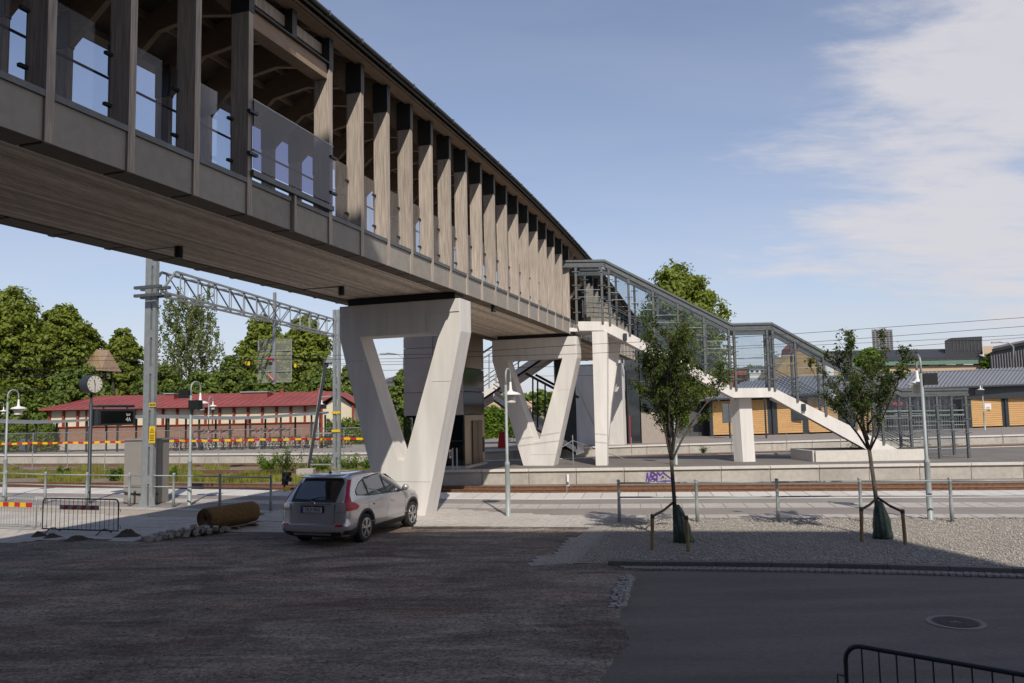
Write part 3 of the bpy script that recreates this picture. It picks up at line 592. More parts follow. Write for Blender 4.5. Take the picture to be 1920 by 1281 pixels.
# ================================================================== PIERS
def pier(o, slope, zb, label):
    ax = Vector((1, slope, 0)).normalized(); o = Vector(o); back = BA*.85
    r = thing('bridge_pier', label, 'pier', (o.x, o.y, zb), 'white concrete bridge piers'); del r['group']
    P = lambda u, z: o+ax*u+Vector((0, 0, z))
    out = [(-1.43, zb), (0, zb), (1.21, 5.34), (1.21, 6.30), (-2.84, 6.30), (-2.84, 5.34)]; hole = [(-.86, 1.63), (-.65, 1.63), (.53, 5.33), (-2.13, 5.33)]
    c = .10
    # front and back skins as quads round the opening, then outer and inner cheeks
    idx = [(out[0], out[1], hole[1], hole[0]), (out[1], out[2], hole[2], hole[1]), (out[2], out[3], out[4], out[5]), (out[5], out[0], hole[0], hole[3])]
    mb = MB(); vs = []; key = {}
    def V(p, k):
        if (p, k) not in key: key[(p, k)] = len(vs); vs.append(P(*p)+(back if k else Vector((0, 0, 0))))
        return key[(p, k)]
    fs = []
    for q in idx[:2]+idx[3:]: fs += [tuple(V(p, 0) for p in q), tuple(V(p, 1) for p in q)[::-1]]
    top = (out[2], out[3], out[4], out[5], hole[3], hole[2]); fs += [tuple(V(p, 0) for p in top), tuple(V(p, 1) for p in top)[::-1]]
    for ring, rev in ((out, 0), (hole, 1)):
        n = len(ring)
        for i in range(n):
            a, b = ring[i], ring[(i+1) % n]; f = (V(a, 0), V(a, 1), V(b, 1), V(b, 0)); fs.append(f if not rev else f[::-1])
    mb.add(vs, fs); b_ = mb.build('concrete_frame', 'white_conc', r)
    bv = b_.modifiers.new('b', 'BEVEL'); bv.width = .035; bv.segments = 2; bv.limit_method = 'ANGLE'
    mb = MB(); q = [P(-2.6, 6.29)+back*.12, P(1.0, 6.29)+back*.12, P(1.0, 6.29)+back*.88, P(-2.6, 6.29)+back*.88]; mb.hexa(q+[v+Vector((0, 0, .22)) for v in q]); mb.build('bearing', 'black', r)
    mb = MB(); q = [P(-2.80, 5.92)-back*.03, P(1.17, 5.92)-back*.03, P(1.17, 5.92)-back*.0, P(-2.80, 5.92)-back*.0]; mb.hexa(q+[v+Vector((0, 0, .36)) for v in q]); mb.build('cap_beam', 'white_conc', r)
    # shallow joints between the casting panels
    for a, c_ in (((-1.2, 5.36), (-1.2, 5.9)), ((.1, 5.36), (.1, 5.9)), ((-2.0, 4.6), (-2.55, 4.6)), ((.28, 3.9), (.88, 3.9)), ((-1.05, 1.0), (.2, 1.0))):
        mb = MB(); mb.bar(P(*a)-back*.0035, P(*c_)-back*.0035, .010, .006, up=-BA); mb.build('panel_joint', 'conc', r)
    return r
pier((-2.62, 23.39, 0), -.36, 0.0, 'nearest V-shaped white concrete pier, standing on the pale paving behind the silver car')
pier((1.76, 36.14, 0), -.33, .5, 'second V-shaped white concrete pier, standing on the island platform behind the curved lamp post')
r = thing('bridge_pier', 'broad flat white concrete pier on the far platform, beyond the slim stair column', 'pier', (5.7, 57, .5))
a, b = gz(1062, 834, .5), gz(1170, 834, .5); a2 = gy(1048, 686, a.y); b2 = gy(1164, 686, b.y); a2.z = b2.z = 6.2; bk = Vector((.35, 1.1, 0))
mb = MB(); mb.prism([a, b, b2, a2], bk); mb.build('concrete_wall', 'white_conc', r)
mb = MB(); mb.bar(gy(1077, 715, a.y-.8), gy(1115, 800, a.y-.95), .05, .03); mb.bar(gy(1146, 697, b.y-.12), gy(1138, 722, b.y-.12), .05, .03); mb.build('panel_joint', 'fascia', r)
# ================================================================== STAIR FROM THE BRIDGE DOWN TO THE ISLAND PLATFORM
SY = 35.8; CV = Vector((.62, 2.3, 0))
def sp(X, z, c=0.0): return Vector((X, SY, z))+CV*c
stair = thing('glazed_staircase', 'white staircase with glass walls and steel roof running down from the footbridge', 'staircase', (10, SY, .5))
top = [(2.95, 6.97), (4.31, 6.94), (9.96, 3.81), (11.68, 3.80), (17.95, .50)]; bot = [(16.5, .50), (11.58, 3.38), (9.86, 3.39), (4.15, 6.53), (3.05, 6.55)]
for c in (0, 1):
    segs = [(top[0], top[1], bot[3], bot[4]), (top[1], top[2], bot[2], bot[3]), (top[2], top[3], bot[1], bot[2]), (top[3], top[4], bot[0], bot[1])]
    mb = MB(); th = Vector((.05, .2, 0)) if c == 0 else Vector((-.05, -.2, 0)); ring = top+bot; vs = [sp(x, z, c) for x, z in ring]; n = len(vs)
    mb.add(vs+[v+th for v in vs], [tuple(range(n))[::-1], tuple(range(n, 2*n))]+[(i, (i+1) % n, n+(i+1) % n, n+i) for i in range(n)]); mb.build('stringer', 'white_conc', stair)
mb = MB()
for (x0, z0), (x1, z1) in (((4.15, 6.75), (9.9, 3.6)), ((11.6, 3.6), (17.6, .55))):
    mb.hexa([sp(x0, z0-.32, .06), sp(x1, z1-.32, .06), sp(x1, z1-.32, .94), sp(x0, z0-.32, .94), sp(x0, z0-.17, .06), sp(x1, z1-.17, .06), sp(x1, z1-.17, .94), sp(x0, z0-.17, .94)])
for x0, x1, z in ((2.2, 4.2, 6.7), (9.8, 11.6, 3.55)): mb.hexa([sp(x0, z-.17, .06), sp(x1, z-.17, .06), sp(x1, z-.17, .94), sp(x0, z-.17, .94), sp(x0, z, .06), sp(x1, z, .06), sp(x1, z, .94), sp(x0, z, .94)])
mb.build('flight_soffit', 'white_conc', stair)
for (x0, z0), (x1, z1) in (((4.25, 6.85), (9.85, 3.75)), ((11.65, 3.75), (17.6, .6))):
    n = 19
    for i in range(n):
        x = x0+(x1-x0)*i/n; z = z0+(z1-z0)*(i+1)/n; w = (x1-x0)/n; mb = MB(); mb.hexa([sp(x, z-.13, .08), sp(x+w, z-.13, .08), sp(x+w, z-.13, .92), sp(x, z-.13, .92), sp(x, z, .08), sp(x+w, z, .08), sp(x+w, z, .92), sp(x, z, .92)]); mb.build('step', 'conc', stair)
mb = MB(); mb.prism([Vector((3.62, SY, .5)), Vector((4.12, SY-.05, .5)), Vector((4.30, SY-.05, 6.5)), Vector((3.62, SY, 6.5))], Vector((.12, .5, 0))); mb.build('support_column', 'white_conc', stair)
mb = MB(); mb.prism([Vector((4.2, SY+.9, .5)), Vector((4.5, SY+.9, 3.2)), Vector((5.05, SY+1.0, 6.2)), Vector((4.0, SY+.9, 6.4))], Vector((.1, .5, 0))); mb.build('support_column', 'white_conc', stair)
mb = MB(); mb.prism([Vector((10.32, SY+.5, .5)), Vector((10.88, SY+.5, .5)), Vector((10.82, SY+.5, 3.4)), Vector((10.25, SY+.5, 3.4))], Vector((-.28, .45, 0))); mb.build('support_column', 'white_conc', stair)
for p in ((1172, 632), (1507, 764)):
    g = gy(p[0], p[1], SY-.06); mb = MB(); mb.box((g.x, g.y, g.z), (.16, .12, .32)); mb.build('wall_light', 'darksteel', stair)
rf = [(2.2, 9.78), (4.27, 9.77), (9.94, 6.73), (11.75, 6.74), (14.04, 5.40), (17.41, 3.62), (20.4, 3.61)]
def tz(x): return lerp_poly([(2.2, 6.9)]+[(a, b) for a, b in top]+[(30, .5)], x) if x < 17.9 else .5
def rz_(x): return lerp_poly(rf, x)
for c in (0, 1):
    for (a, za), (b, zb_) in zip(rf, rf[1:]):
        mb = MB(); mb.bar(sp(a, za-.05, c), sp(b, zb_-.05, c), .10, .09); mb.bar(sp(a, za-.17, c)+Vector((0, .03, 0)), sp(b, zb_-.17, c)+Vector((0, .03, 0)), .06, .16); mb.bar(sp(a, za-.30, c), sp(b, zb_-.30, c), .12, .07); mb.build('roof_beam', 'galv_d', stair)
for (a, za), (b, zb_) in zip(rf, rf[1:]):
    mb = MB(); mb.hexa([sp(a, za, 0), sp(b, zb_, 0), sp(b, zb_, 1), sp(a, za, 1)]+[sp(a, za+.03, 0), sp(b, zb_+.03, 0), sp(b, zb_+.03, 1), sp(a, za+.03, 1)]); mb.build('roof_glass', 'glass_s', stair)
PX = [2.95, 4.12, 4.45, 5.33, 6.42, 7.52, 8.67, 9.78, 10.02, 11.5, 11.75, 12.74, 13.98, 15.29, 16.48, 17.74, 18.95, 20.24]
for c in (0, 1):
    for x in PX:
        zb_ = tz(x)-.10 if x < 17.9 else .5; mb = MB(); mb.bar(sp(x, zb_, c), sp(x, rz_(x)-.32, c), .10, .12, (0, 1, 0)); pz = mb.build('glazing_post', 'galv_d', stair)
        z = zb_+.5; cl_ = MB()
        while z < rz_(x)-.4:
            cl_.bar(sp(x-.17, z, c)-Vector((0, .07, 0)), sp(x+.17, z, c)-Vector((0, .07, 0)), .035, .035); z += .62
        if cl_.v: cl_.build('clamp', 'galv_d', pz, kind='stuff')
    for a, b in zip(PX, PX[1:]):
        if b-a < .4: continue
        if x < 3 and c: continue
        e = -.07 if c == 0 else .07; y_ = Vector((0, e, 0)); A, B_ = a+.09, b-.09; za, zb2 = max(tz(A), .6)+.12, max(tz(B_), .6)+.12; zc_, zd_ = rz_(A)-.36, rz_(B_)-.36
        mb = MB(); q = [sp(A, za, c)+y_, sp(B_, zb2, c)+y_, sp(B_, zd_, c)+y_, sp(A, zc_, c)+y_]; mb.prism(q, Vector((0, .012, 0))); g = mb.build('glass_panel', 'glass_s', stair)
        for k in (.42, .56):
            mb = MB(); mb.bar(sp(A, za+(zc_-za)*k, c)+y_*1.3, sp(B_, za+(zc_-za)*k+ (zb2-za)*.0, c)+y_*1.3, .012, .018); mb.build('glass_joint', 'galv', g)
for c in (.10, .90):
    for h in (.95, .72, .50):
        mb = MB(); mb.tube([sp(x, z+h, c) for x, z in ((3.3, 6.9), (4.3, 6.85), (9.9, 3.75), (11.65, 3.75), (17.7, .5), (18.2, .5))], .024 if h > .9 else .017, 6); mb.build('handrail', 'darksteel' if h < .9 else 'galv_d', stair)
for x in (4.27, 9.94, 11.75, 13.0, 14.2, 15.4, 16.6, 17.74, 18.95, 20.24, 6.4, 8.1): 
    mb = MB(); mb.bar(sp(x, rz_(x)-.22, 0), sp(x, rz_(x)-.22, 1), .09, .20); mb.build('cross_beam', 'galv_d', stair)
low = thing('low_planter_wall', 'low pale concrete wall box at the foot of the glazed staircase', 'wall', (15, 36, .5))
for a, b, nm in (((13.25, 35.42), (15.6, 35.30), 'wall_panel'), ((15.62, 35.30), (17.9, 35.2), 'wall_panel'), ((13.02, 37.6), (13.25, 35.45), 'wall_panel'), ((13.0, 37.7), (17.9, 37.5), 'wall_panel')):
    mb = MB(); A = Vector((*a, .74)); B_ = Vector((*b, .74)); mb.bar(A, B_, .2, .48); mb.build(nm, 'coping', low)
mb = MB(); mb.box((15.4, 36.5, .74), (4.4, 1.9, .42)); mb.build('soil_fill', 'asph_d', low)
# ================================================================== ELEVATOR TOWER BESIDE THE BRIDGE
tw = thing('elevator_tower', 'tall bronze-clad elevator tower with glass base beside the second pier', 'elevator tower', (-3.2, 37, .5))
c0 = Vector((-2.21, 35.5, 0)); le = Vector((-2.72, .42, 0)); ri = Vector((.82, 2.9, 0)); H_ = 9.4
def tp(u, v, z): return c0+le*u+ri*v+Vector((0, 0, z))
zs = [2.86, 3.9, 5.9, 7.6, 9.4]
for a, b in zip(zs, zs[1:]):
    for u0, u1 in ((0.005, .495), (.505, .995)):
        mb = MB(); mb.hexa([tp(u0, 0, a+.01), tp(u1, 0, a+.01), tp(u1, .03, a+.01), tp(u0, .03, a+.01), tp(u0, 0, b-.01), tp(u1, 0, b-.01), tp(u1, .03, b-.01), tp(u0, .03, b-.01)]); mb.build('cladding_panel', 'clad', tw)
mb = MB(); mb.hexa([tp(0, .035, .5), tp(1, .035, .5), tp(1, 1, .5), tp(0.02, 1, .5)][0:0]+[tp(.03, .04, 2.8), tp(.98, .04, 2.8), tp(.98, .98, 2.8), tp(.03, .98, 2.8), tp(.03, .04, H_), tp(.98, .04, H_), tp(.98, .98, H_), tp(.03, .98, H_)]); mb.build('shaft', 'darksteel', tw)
for z0, z1 in ((.62, 1.70), (1.74, 2.82)):
    for u0, u1 in ((.01, .32), (.34, .66), (.68, .99)):
        mb = MB(); mb.hexa([tp(u0, 0, z0), tp(u1, 0, z0), tp(u1, .01, z0), tp(u0, .01, z0), tp(u0, 0, z1), tp(u1, 0, z1), tp(u1, .01, z1), tp(u0, .01, z1)]); mb.build('glass_pane', 'glass_d', tw)
mb = MB()
for u in (0, .33, .67, 1): mb.bar(tp(u, 0.01, .5), tp(u, .01, 2.86), .06, .06)
mb.bar(tp(0, .01, 1.72), tp(1, .01, 1.72), .05, .05); mb.build('mullions', 'darksteel', tw)
mb = MB(); mb.hexa([tp(.06, .12, .5), tp(.9, .12, .5), tp(.9, .9, .5), tp(.06, .9, .5), tp(.06, .12, 2.8), tp(.9, .12, 2.8), tp(.9, .9, 2.8), tp(.06, .9, 2.8)]); mb.build('lift_car', 'darksteel', tw)
for z0, z1, m_, nm in ((2.9, 3.88, 'window', 'window'), (3.94, 4.95, 'window', 'window'), (.66, 2.84, 'clad_l', 'metal_panel'), (5.0, 7.2, 'clad_l', 'metal_panel'), (7.2, 9.4, 'clad_l', 'metal_panel')):
    mb = MB(); mb.hexa([tp(0, 0.01, z0), tp(0, .99, z0), tp(.03, .99, z0), tp(.03, .01, z0), tp(0, .01, z1), tp(0, .99, z1), tp(.03, .99, z1), tp(.03, .01, z1)][:8]); mb.build(nm, m_, tw)
mb = MB(); mb.hexa([tp(-.02, .36, .55), tp(-.02, .82, .55), tp(.0, .82, .55), tp(0, .36, .55), tp(-.02, .36, 2.6), tp(-.02, .82, 2.6), tp(0, .82, 2.6), tp(0, .36, 2.6)]); dr = mb.build('lift_door', mat('bronze_door', (.10, .08, .06), .35, .7, var=.03), tw)
mb = MB(); mb.bar(tp(-.03, .60, .56), tp(-.03, .60, 2.58), .012, .012); mb.build('door_seam', 'black', dr)
mb = MB(); mb.hexa([tp(-.015, .88, 1.1), tp(-.015, .94, 1.1), tp(0, .94, 1.1), tp(0, .88, 1.1), tp(-.015, .88, 1.8), tp(-.015, .94, 1.8), tp(0, .94, 1.8), tp(0, .88, 1.8)]); mb.build('call_panel', 'darksteel', tw)
mb = MB(); mb.hexa([tp(-.04, -.03, .5), tp(1, -.03, .5), tp(1, 1, .5), tp(-.04, 1, .5), tp(-.04, -.03, .62), tp(1, -.03, .62), tp(1, 1, .62), tp(-.04, 1, .62)]); mb.build('plinth', 'conc', tw)
rail_ = thing('bicycle_rail', 'pair of short steel rails with a red sign beside the glass elevator base', 'railing', (*gz(849, 882, .5)[:2], .5)); q = gz(849, 882, .5)
for dx in (0, .18): mb = MB(); mb.tube([(q.x+dx, q.y, .5), (q.x+dx, q.y, 1.45)], .03, 8); mb.build('post', 'galv', rail_)
mb = MB(); mb.box((q.x-.1, q.y, 1.2), (.10, .02, .36)); mb.build('sign', 'white', rail_); mb = MB(); mb.box((q.x-.1, q.y-.012, 1.2), (.06, .004, .2)); mb.build('red_text', 'red', rail_)
# second tower, half hidden behind the first street tree
t2 = thing('elevator_tower', 'pale grey elevator tower behind the left street tree, red strip at its foot', 'elevator tower', (9, 55, .5)); q0 = gz(1176, 832, .5)
mb = MB(); mb.box((q0.x+.5, q0.y+1.3, 4.9), (1.0, 2.4, 8.8)); mb.build('glass_corner', 'window', t2)
for k in range(4):
    mb = MB(); mb.box((q0.x+2.05, q0.y+1.2, 1.6+2.22*k), (2.0, 2.6, 2.18)); mb.build('cladding_panel', mat('rose_grey_cladding', (.36, .31, .27), .5, .2, var=.04) if k == 0 else t2.children[-1].data.materials[0], t2)
mb = MB(); mb.box((q0.x+.18, q0.y-.05, 1.5), (.16, .1, 2.0)); mb.build('red_strip', 'red', t2)
mb = MB(); mb.tube([(q0.x-.25, q0.y-.3, 7.0), (q0.x-.2, q0.y-.3, 6.2), (q0.x+.1, q0.y-.3, 5.6), (q0.x+.1, q0.y-.3, .5)], .07, 8); mb.build('downpipe', 'darksteel', t2)
# far stair on the other side of the bridge, seen under the deck
fs_ = thing('far_staircase', 'white concrete stair descending to the left beyond the elevator tower, with dark railings', 'staircase', (-3, 50, 3))
def fp(x, y, c=0): return gy(x, y, 50)+Vector((.7, 2.4, 0))*c
def strp(nm, A, B_, h, m_='white_conc'):
    for c in (0, 1):
        mb = MB(); a, b = fp(*A, c), fp(*B_, c); mb.prism([a, b, b+Vector((0, 0, -h)), a+Vector((0, 0, -h))], Vector((0, .2, 0))); mb.build(nm, m_, fs_)
    mb = MB(); a, b = fp(*A), fp(*B_); cc = Vector((.7, 2.4, 0)); mb.hexa([a+Vector((0, 0, -h)), b+Vector((0, 0, -h)), b+cc+Vector((0, 0, -h)), a+cc+Vector((0, 0, -h))]+[a+Vector((0, 0, -h+.15)), b+Vector((0, 0, -h+.15)), b+cc+Vector((0, 0, -h+.15)), a+cc+Vector((0, 0, -h+.15))]); mb.build('flight', m_, fs_)
strp('stringer', (1045, 640), (880, 752), .55); strp('stringer', (925, 738), (985, 780), .5); strp('stringer', (985, 780), (1080, 838), .5)
mb = MB(); mb.bar(fp(985, 700), fp(1070, 745), .12, .16); mb.bar(fp(985, 700, 1), fp(1070, 745, 1), .12, .16); mb.build('roof_beam', 'darksteel', fs_)
for x in (999, 1008, 1022, 1040, 1052):
    mb = MB(); mb.bar(fp(x, 700+(x-985)*.52), fp(x, 788+(x-985)*.6), .1, .1); mb.build('glazing_post', 'darksteel', fs_)
for h in (.9, .6, .35):
    mb = MB(); mb.tube([fp(882, 752)+Vector((0, 0, h)), fp(1040, 644)+Vector((0, 0, h))], .03, 6); mb.tube([fp(925, 738)+Vector((0, 0, h)), fp(1080, 836)+Vector((0, 0, h))], .03, 6); mb.build('handrail', 'darksteel', fs_)
for x in (905, 917, 930, 944, 958, 972):
    mb = MB(); z = 752-(x-880)*.68; mb.bar(fp(x, z), fp(x, z-62), .09, .09); mb.bar(fp(x, z-62), fp(x+12, z-70), .09, .09); mb.build('glazing_post', 'galv', fs_)
mb = MB(); mb.bar(fp(896, 668), fp(935, 642), .1, .12); mb.build('roof_beam', 'darksteel', fs_)
mb = MB(); mb.box((3.35, 51.5, 3.7), (1.3, 1.2, 6.4)); mb.build('shaft', 'darksteel', fs_)
# red bin-like cover behind
q = gz(940, 840, .5); mb = MB(); mb.prism([(q.x-.25, q.y, .5), (q.x+.3, q.y, .5), (q.x+.22, q.y, 1.6), (q.x-.12, q.y, 1.6)], (0, .5, 0)); mb.build('red_bin', 'red', None, label='red box standing by the hedge on the far platform, seen under the bridge', cat='bin')
# ================================================================== THE CAR
def text_mesh(name, txt, size, m, parent, loc, rot, ext=.002, align='CENTER'):
    cu = bpy.data.curves.new(name, 'FONT'); cu.body = txt; cu.size = size; cu.extrude = ext; cu.align_x = align; cu.align_y = 'CENTER'; o = bpy.data.objects.new(name, cu); COL.objects.link(o)
    bpy.context.view_layer.update(); me = bpy.data.meshes.new_from_object(o.evaluated_get(bpy.context.evaluated_depsgraph_get())); bpy.data.objects.remove(o)
    me.materials.clear(); me.materials.append(M[m] if isinstance(m, str) else m); o = bpy.data.objects.new(name, me); COL.objects.link(o); o.parent = parent; o.location = loc; o.rotation_euler = rot; return o
M['carpaint'] = mat('silver_car_paint', (.52, .505, .515), .24, .6, var=.01, coat=.9)
M['carblack'] = mat('black_plastic_trim', (.022, .022, .024), .6)
M['tyre'] = mat('tyre_rubber', (.018, .018, .019), .85, bump=.1, bscale=40)
M['alloy'] = mat('alloy_rim', (.55, .55, .56), .28, .9, var=.02)
M['chrome'] = mat('chrome', (.75, .75, .77), .12, 1, var=0)
M['carglass'] = mat('dark_car_glass', (.012, .016, .016), .04, spec=.9, var=0, coat=1)
M['taillight'] = mat('red_lens', (.40, .004, .018), .3, var=.05)
M['lensclear'] = mat('clear_lens', (.45, .42, .42), .15, .3, coat=1)
LV = [(.20, .30, 4.25, .76, .40, .8), (.26, .10, 4.44, .84, .38, .8), (.36, .03, 4.53, .885, .36, .85), (.48, .0, 4.57, .90, .35, .85), (.53, .005, 4.58, .903, .35, .85), (.56, .04, 4.575, .905, .36, .85), (.68, .05, 4.57, .908, .36, .9), (.80, .055, 4.55, .912, .36, .95), (.92, .06, 4.47, .905, .36, 1.05), (.99, .065, 4.33, .893, .36, 1.15), (1.03, .07, 4.10, .885, .36, 1.1), (1.06, .085, 3.80, .878, .36, .95), (1.09, .11, 3.58, .868, .38, .85),
      (1.20, .20, 3.40, .832, .42, .80), (1.34, .32, 3.13, .765, .45, .78), (1.48, .46, 2.83, .705, .48, .75), (1.56, .55, 2.62, .665, .50, .75), (1.60, .55, 2.45, .635, .50, .75), (1.635, .58, 2.28, .57, .55, .7), (1.655, .70, 2.05, .46, .6, .6), (1.665, .95, 1.80, .28, .4, .4), (1.668, 1.2, 1.6, .10, .15, .15)]
def lvl(z):
    z = min(max(z, LV[0][0]), LV[-1][0])
    for a, b in zip(LV, LV[1:]):
        if z <= b[0]: t = (z-a[0])/(b[0]-a[0]); return [a[i]+(b[i]-a[i])*t for i in range(6)]
PR, PF = 4.2, 2.7
def hw(x, z):
    _, xr, xf, w, lr, lf = lvl(z)
    if x < xr+lr: q = max(0, 1-(x-xr)/lr); return w*max(0, 1-q**PR)**(1/PR)
    if x > xf-lf: q = min(1, (x-(xf-lf))/lf); return w*max(0, 1-q**PF)**(1/PF)
    return w
def xrear(y, z):
    _, xr, xf, w, lr, lf = lvl(z); q = min(.999, abs(y)/w); return xr+lr*(1-(1-q**PR)**(1/PR))
def ringpts(l):
    z, xr, xf, w, lr, lf = l; P = []
    for k in range(13): t = math.pi/2*k/12; P.append((xr+lr*(1-math.cos(t)**(2/PR)), w*math.sin(t)**(2/PR)))
    for k in range(1, 30): P.append((xr+lr+(xf-lf-xr-lr)*k/30, w))
    for k in range(13): t = math.pi/2*(12-k)/12; P.append((xf-lf*(1-math.cos(t)**(2/PF)), w*math.sin(t)**(2/PF)))
    return [(x, y, z) for x, y in P]+[(x, -y, z) for x, y in P[::-1][1:-1]]
car = thing('parked_car', 'silver compact SUV parked beside the nearest white pier, rear towards the viewer', 'car')
mb = MB(); R_ = [ringpts(l) for l in LV]; n = len(R_[0]); mb.v = [p for r in R_ for p in r]
mb.f = [(i*n+k, i*n+(k+1) % n, (i+1)*n+(k+1) % n, (i+1)*n+k) for i in range(len(R_)-1) for k in range(n)]+[tuple(range(n))[::-1], tuple(range((len(R_)-1)*n, len(R_)*n))]
body = mb.build('body', 'carpaint', car, False)
XA = (1.02, 3.65); cut = MB()
for xa in XA:
    for s in (-1, 1): cut.lathe((xa, s*.80, .36), [(.405, -.26), (.405, .26)], 40, axis=(0, 1, 0))
co_ = cut.build('cutter', 'carblack'); bm_ = body.modifiers.new('b', 'BOOLEAN'); bm_.object = co_; bm_.operation = 'DIFFERENCE'; bm_.solver = 'EXACT'
bpy.context.view_layer.update(); nm_ = bpy.data.meshes.new_from_object(body.evaluated_get(bpy.context.evaluated_depsgraph_get())); body.modifiers.clear(); body.data = nm_; bpy.data.objects.remove(co_)
nm_.materials.clear(); nm_.materials.append(M['carpaint']); nm_.polygons.foreach_set('use_smooth', [True]*len(nm_.polygons))
try: nm_.set_sharp_from_angle(angle=math.radians(38))
except Exception: pass
def sidepatch(nm, xs_, zlo, zhi, s, m, off=.005, nz=5, parent=None, **kw):
    mb = MB(); vs = []; 
    for x in xs_:
        for k in range(nz+1): z = zlo(x)+(zhi(x)-zlo(x))*k/nz; vs.append((x, s*(hw(x, z)+off), z))
    a = len(xs_); mb.add(vs, [(i*(nz+1)+k, (i+1)*(nz+1)+k, (i+1)*(nz+1)+k+1, i*(nz+1)+k+1) for i in range(a-1) for k in range(nz)]); return mb.build(nm, m, parent or car, False, smooth=True, **kw)
def rearpatch(nm, ys, zlo, zhi, m, off=.005, nz=5, parent=None):
    mb = MB(); vs = []
    for y in ys:
        for k in range(nz+1): z = zlo(y)+(zhi(y)-zlo(y))*k/nz; vs.append((xrear(y, z)-off, y, z))
    a = len(ys); mb.add(vs, [(i*(nz+1)+k, (i+1)*(nz+1)+k, (i+1)*(nz+1)+k+1, i*(nz+1)+k+1) for i in range(a-1) for k in range(nz)]); return mb.build(nm, m, parent or car, False, smooth=True)
def P_(pts): return lambda x: lerp_poly(pts, x) if x < pts[-1][0] else pts[-1][1]
wlo = P_([(.55, 1.175), (1.2, 1.105), (3.5, 1.03)]); whi = P_([(.55, 1.19), (.68, 1.29), (.95, 1.44), (1.3, 1.525), (1.8, 1.56), (2.3, 1.555), (2.62, 1.50), (3.35, 1.07), (3.5, 1.035)])
for s in (-1, 1):
    sidepatch('window_trim', xs(.56, 3.42, .05), lambda x: wlo(x)-.03, lambda x: min(whi(x)+.03, 1.60), s, 'chrome', .004)
    sidepatch('window_surround', xs(.60, 3.38, .05), lambda x: wlo(x)-.012, lambda x: whi(x)+.012, s, 'carblack', .007)
    for a, b in ((.66, 1.13), (1.22, 2.06), (2.16, 3.28)): sidepatch('side_window', xs(a, b, .05), lambda x: wlo(x)+.008, lambda x: max(whi(x)-.012, wlo(x)+.012), s, 'carglass', .010)
    sidepatch('sill_cladding', xs(1.44, 3.24, .1), lambda x: .20, lambda x: .36, s, 'carblack', .012, 3)
    sidepatch('bumper_cladding', xs(.10, .62, .03), lambda x: .24, lambda x: .40+.1*max(0, x-.3), s, 'carblack', .012, 3)
    for x in (1.16, 2.11, 3.2):
        zt_ = 1.08; sidepatch('door_seam', [x-.004, x+.004], lambda q: .38 if x != 1.16 else .78, lambda q: zt_, s, 'carblack', .0015, 8)
    sidepatch('character_line', xs(.9, 3.3, .1), lambda x: .46, lambda x: .474, s, 'carpaint', .012, 1)
    for x in (1.5, 2.42):
        mb = MB(); y = s*(hw(x, .88)+.012); mb.bar((x-.10, y, .885), (x+.10, y, .875), .03, .035); mb.build('door_handle', 'carpaint', car, False)
    for xa in XA:
        mb = MB(); vs = []; N_ = 28
        for k in range(N_+1):
            a = math.pi*(-.06+1.12*k/N_)
            for r in (.398, .455): x = xa+r*math.cos(a); z = max(.2, .36+r*math.sin(a)); vs.append((x, s*(hw(x, z)+.012), z))
        mb.add(vs, [(2*k, 2*k+1, 2*k+3, 2*k+2) for k in range(N_)]); mb.build('arch_trim', 'carblack', car, False, smooth=True)
    mb = MB(); mb.lathe((3.05, s*.99, 1.13), [(.02, -.09), (.075, -.07), (.085, 0), (.07, .06), (.02, .075)], 14, axis=(1, 0, .1)); mb.bar((3.05, s*.86, 1.06), (3.05, s*.94, 1.09), .06, .04); mb.build('mirror', 'carpaint', car, False, smooth=True)
    # lamps: a tall blade up the pillar and a wrap-round lower part
    for z0, z1, f0, f1, ex0, ex1 in ((.84, 1.03, .98, 1.57, .0, .26), (1.03, 1.20, .90, 1.44, 0, 0), (1.20, 1.53, .92, 1.22, 0, 0)):
        mb = MB(); vs = []; nz_, nt_ = 8, 14
        for i in range(nz_+1):
            z = z0+(z1-z0)*i/nz_; _, xr, xf, w, lr, lf = lvl(z); e = ex0+(ex1-ex0)*(1-abs((i/nz_)-.35)/.65) if z1 == 1.03 else 0; fi = f0; fo = f1 if z1 != 1.20 else 1.52-.30*(i/nz_)
            for k in range(nt_+1):
                t = k/nt_
                if e > 0 and t > .5: x = xr+lr+(t-.5)*2*max(e, .0); y = w
                else: ph = fi+(fo-fi)*(t*2 if e > 0 else t); x = xr+lr*(1-math.cos(ph)**(2/PR)) if ph < 1.5707 else xr+lr; y = w*math.sin(min(ph, 1.5707))**(2/PR)
                q = min(1, max(0, (x-xr)/lr)); vs.append((x-.012*(1-q), s*(y+.010), z))
        mb.add(vs, [(i*(nt_+1)+k, i*(nt_+1)+k+1, (i+1)*(nt_+1)+k+1, (i+1)*(nt_+1)+k) for i in range(nz_) for k in range(nt_)]); mb.build('tail_light', 'taillight', car, False, smooth=True)
    rearpatch('reverse_lamp', [s*y for y in (.62, .68, .74, .80, .845)], lambda y: .845, lambda y: 1.02, 'lensclear', .014)
    rearpatch('reflector', [s*y for y in (.62, .70, .80)], lambda y: .50, lambda y: .55, 'taillight', .016, 2)
yy = [-.60+.1*i for i in range(13)]
rearpatch('rear_window_surround', yy, lambda y: 1.045, lambda y: 1.545, 'carblack', .006)
rearpatch('rear_window', [-.52+.104*i for i in range(11)], lambda y: 1.10+.04*abs(y), lambda y: 1.50, 'carglass', .010)
rearpatch('chrome_strip', [-.50+.1*i for i in range(11)], lambda y: .985+.02*abs(y), lambda y: 1.03, 'chrome', .02, 2)
rearpatch('tailgate_seam', [-.58+.116*i for i in range(11)], lambda y: .545, lambda y: .553, 'carblack', .004, 1)
for s in (-1, 1): rearpatch('tailgate_seam', [s*.575, s*.583], lambda y: .55, lambda y: 1.0, 'carblack', .004, 4)
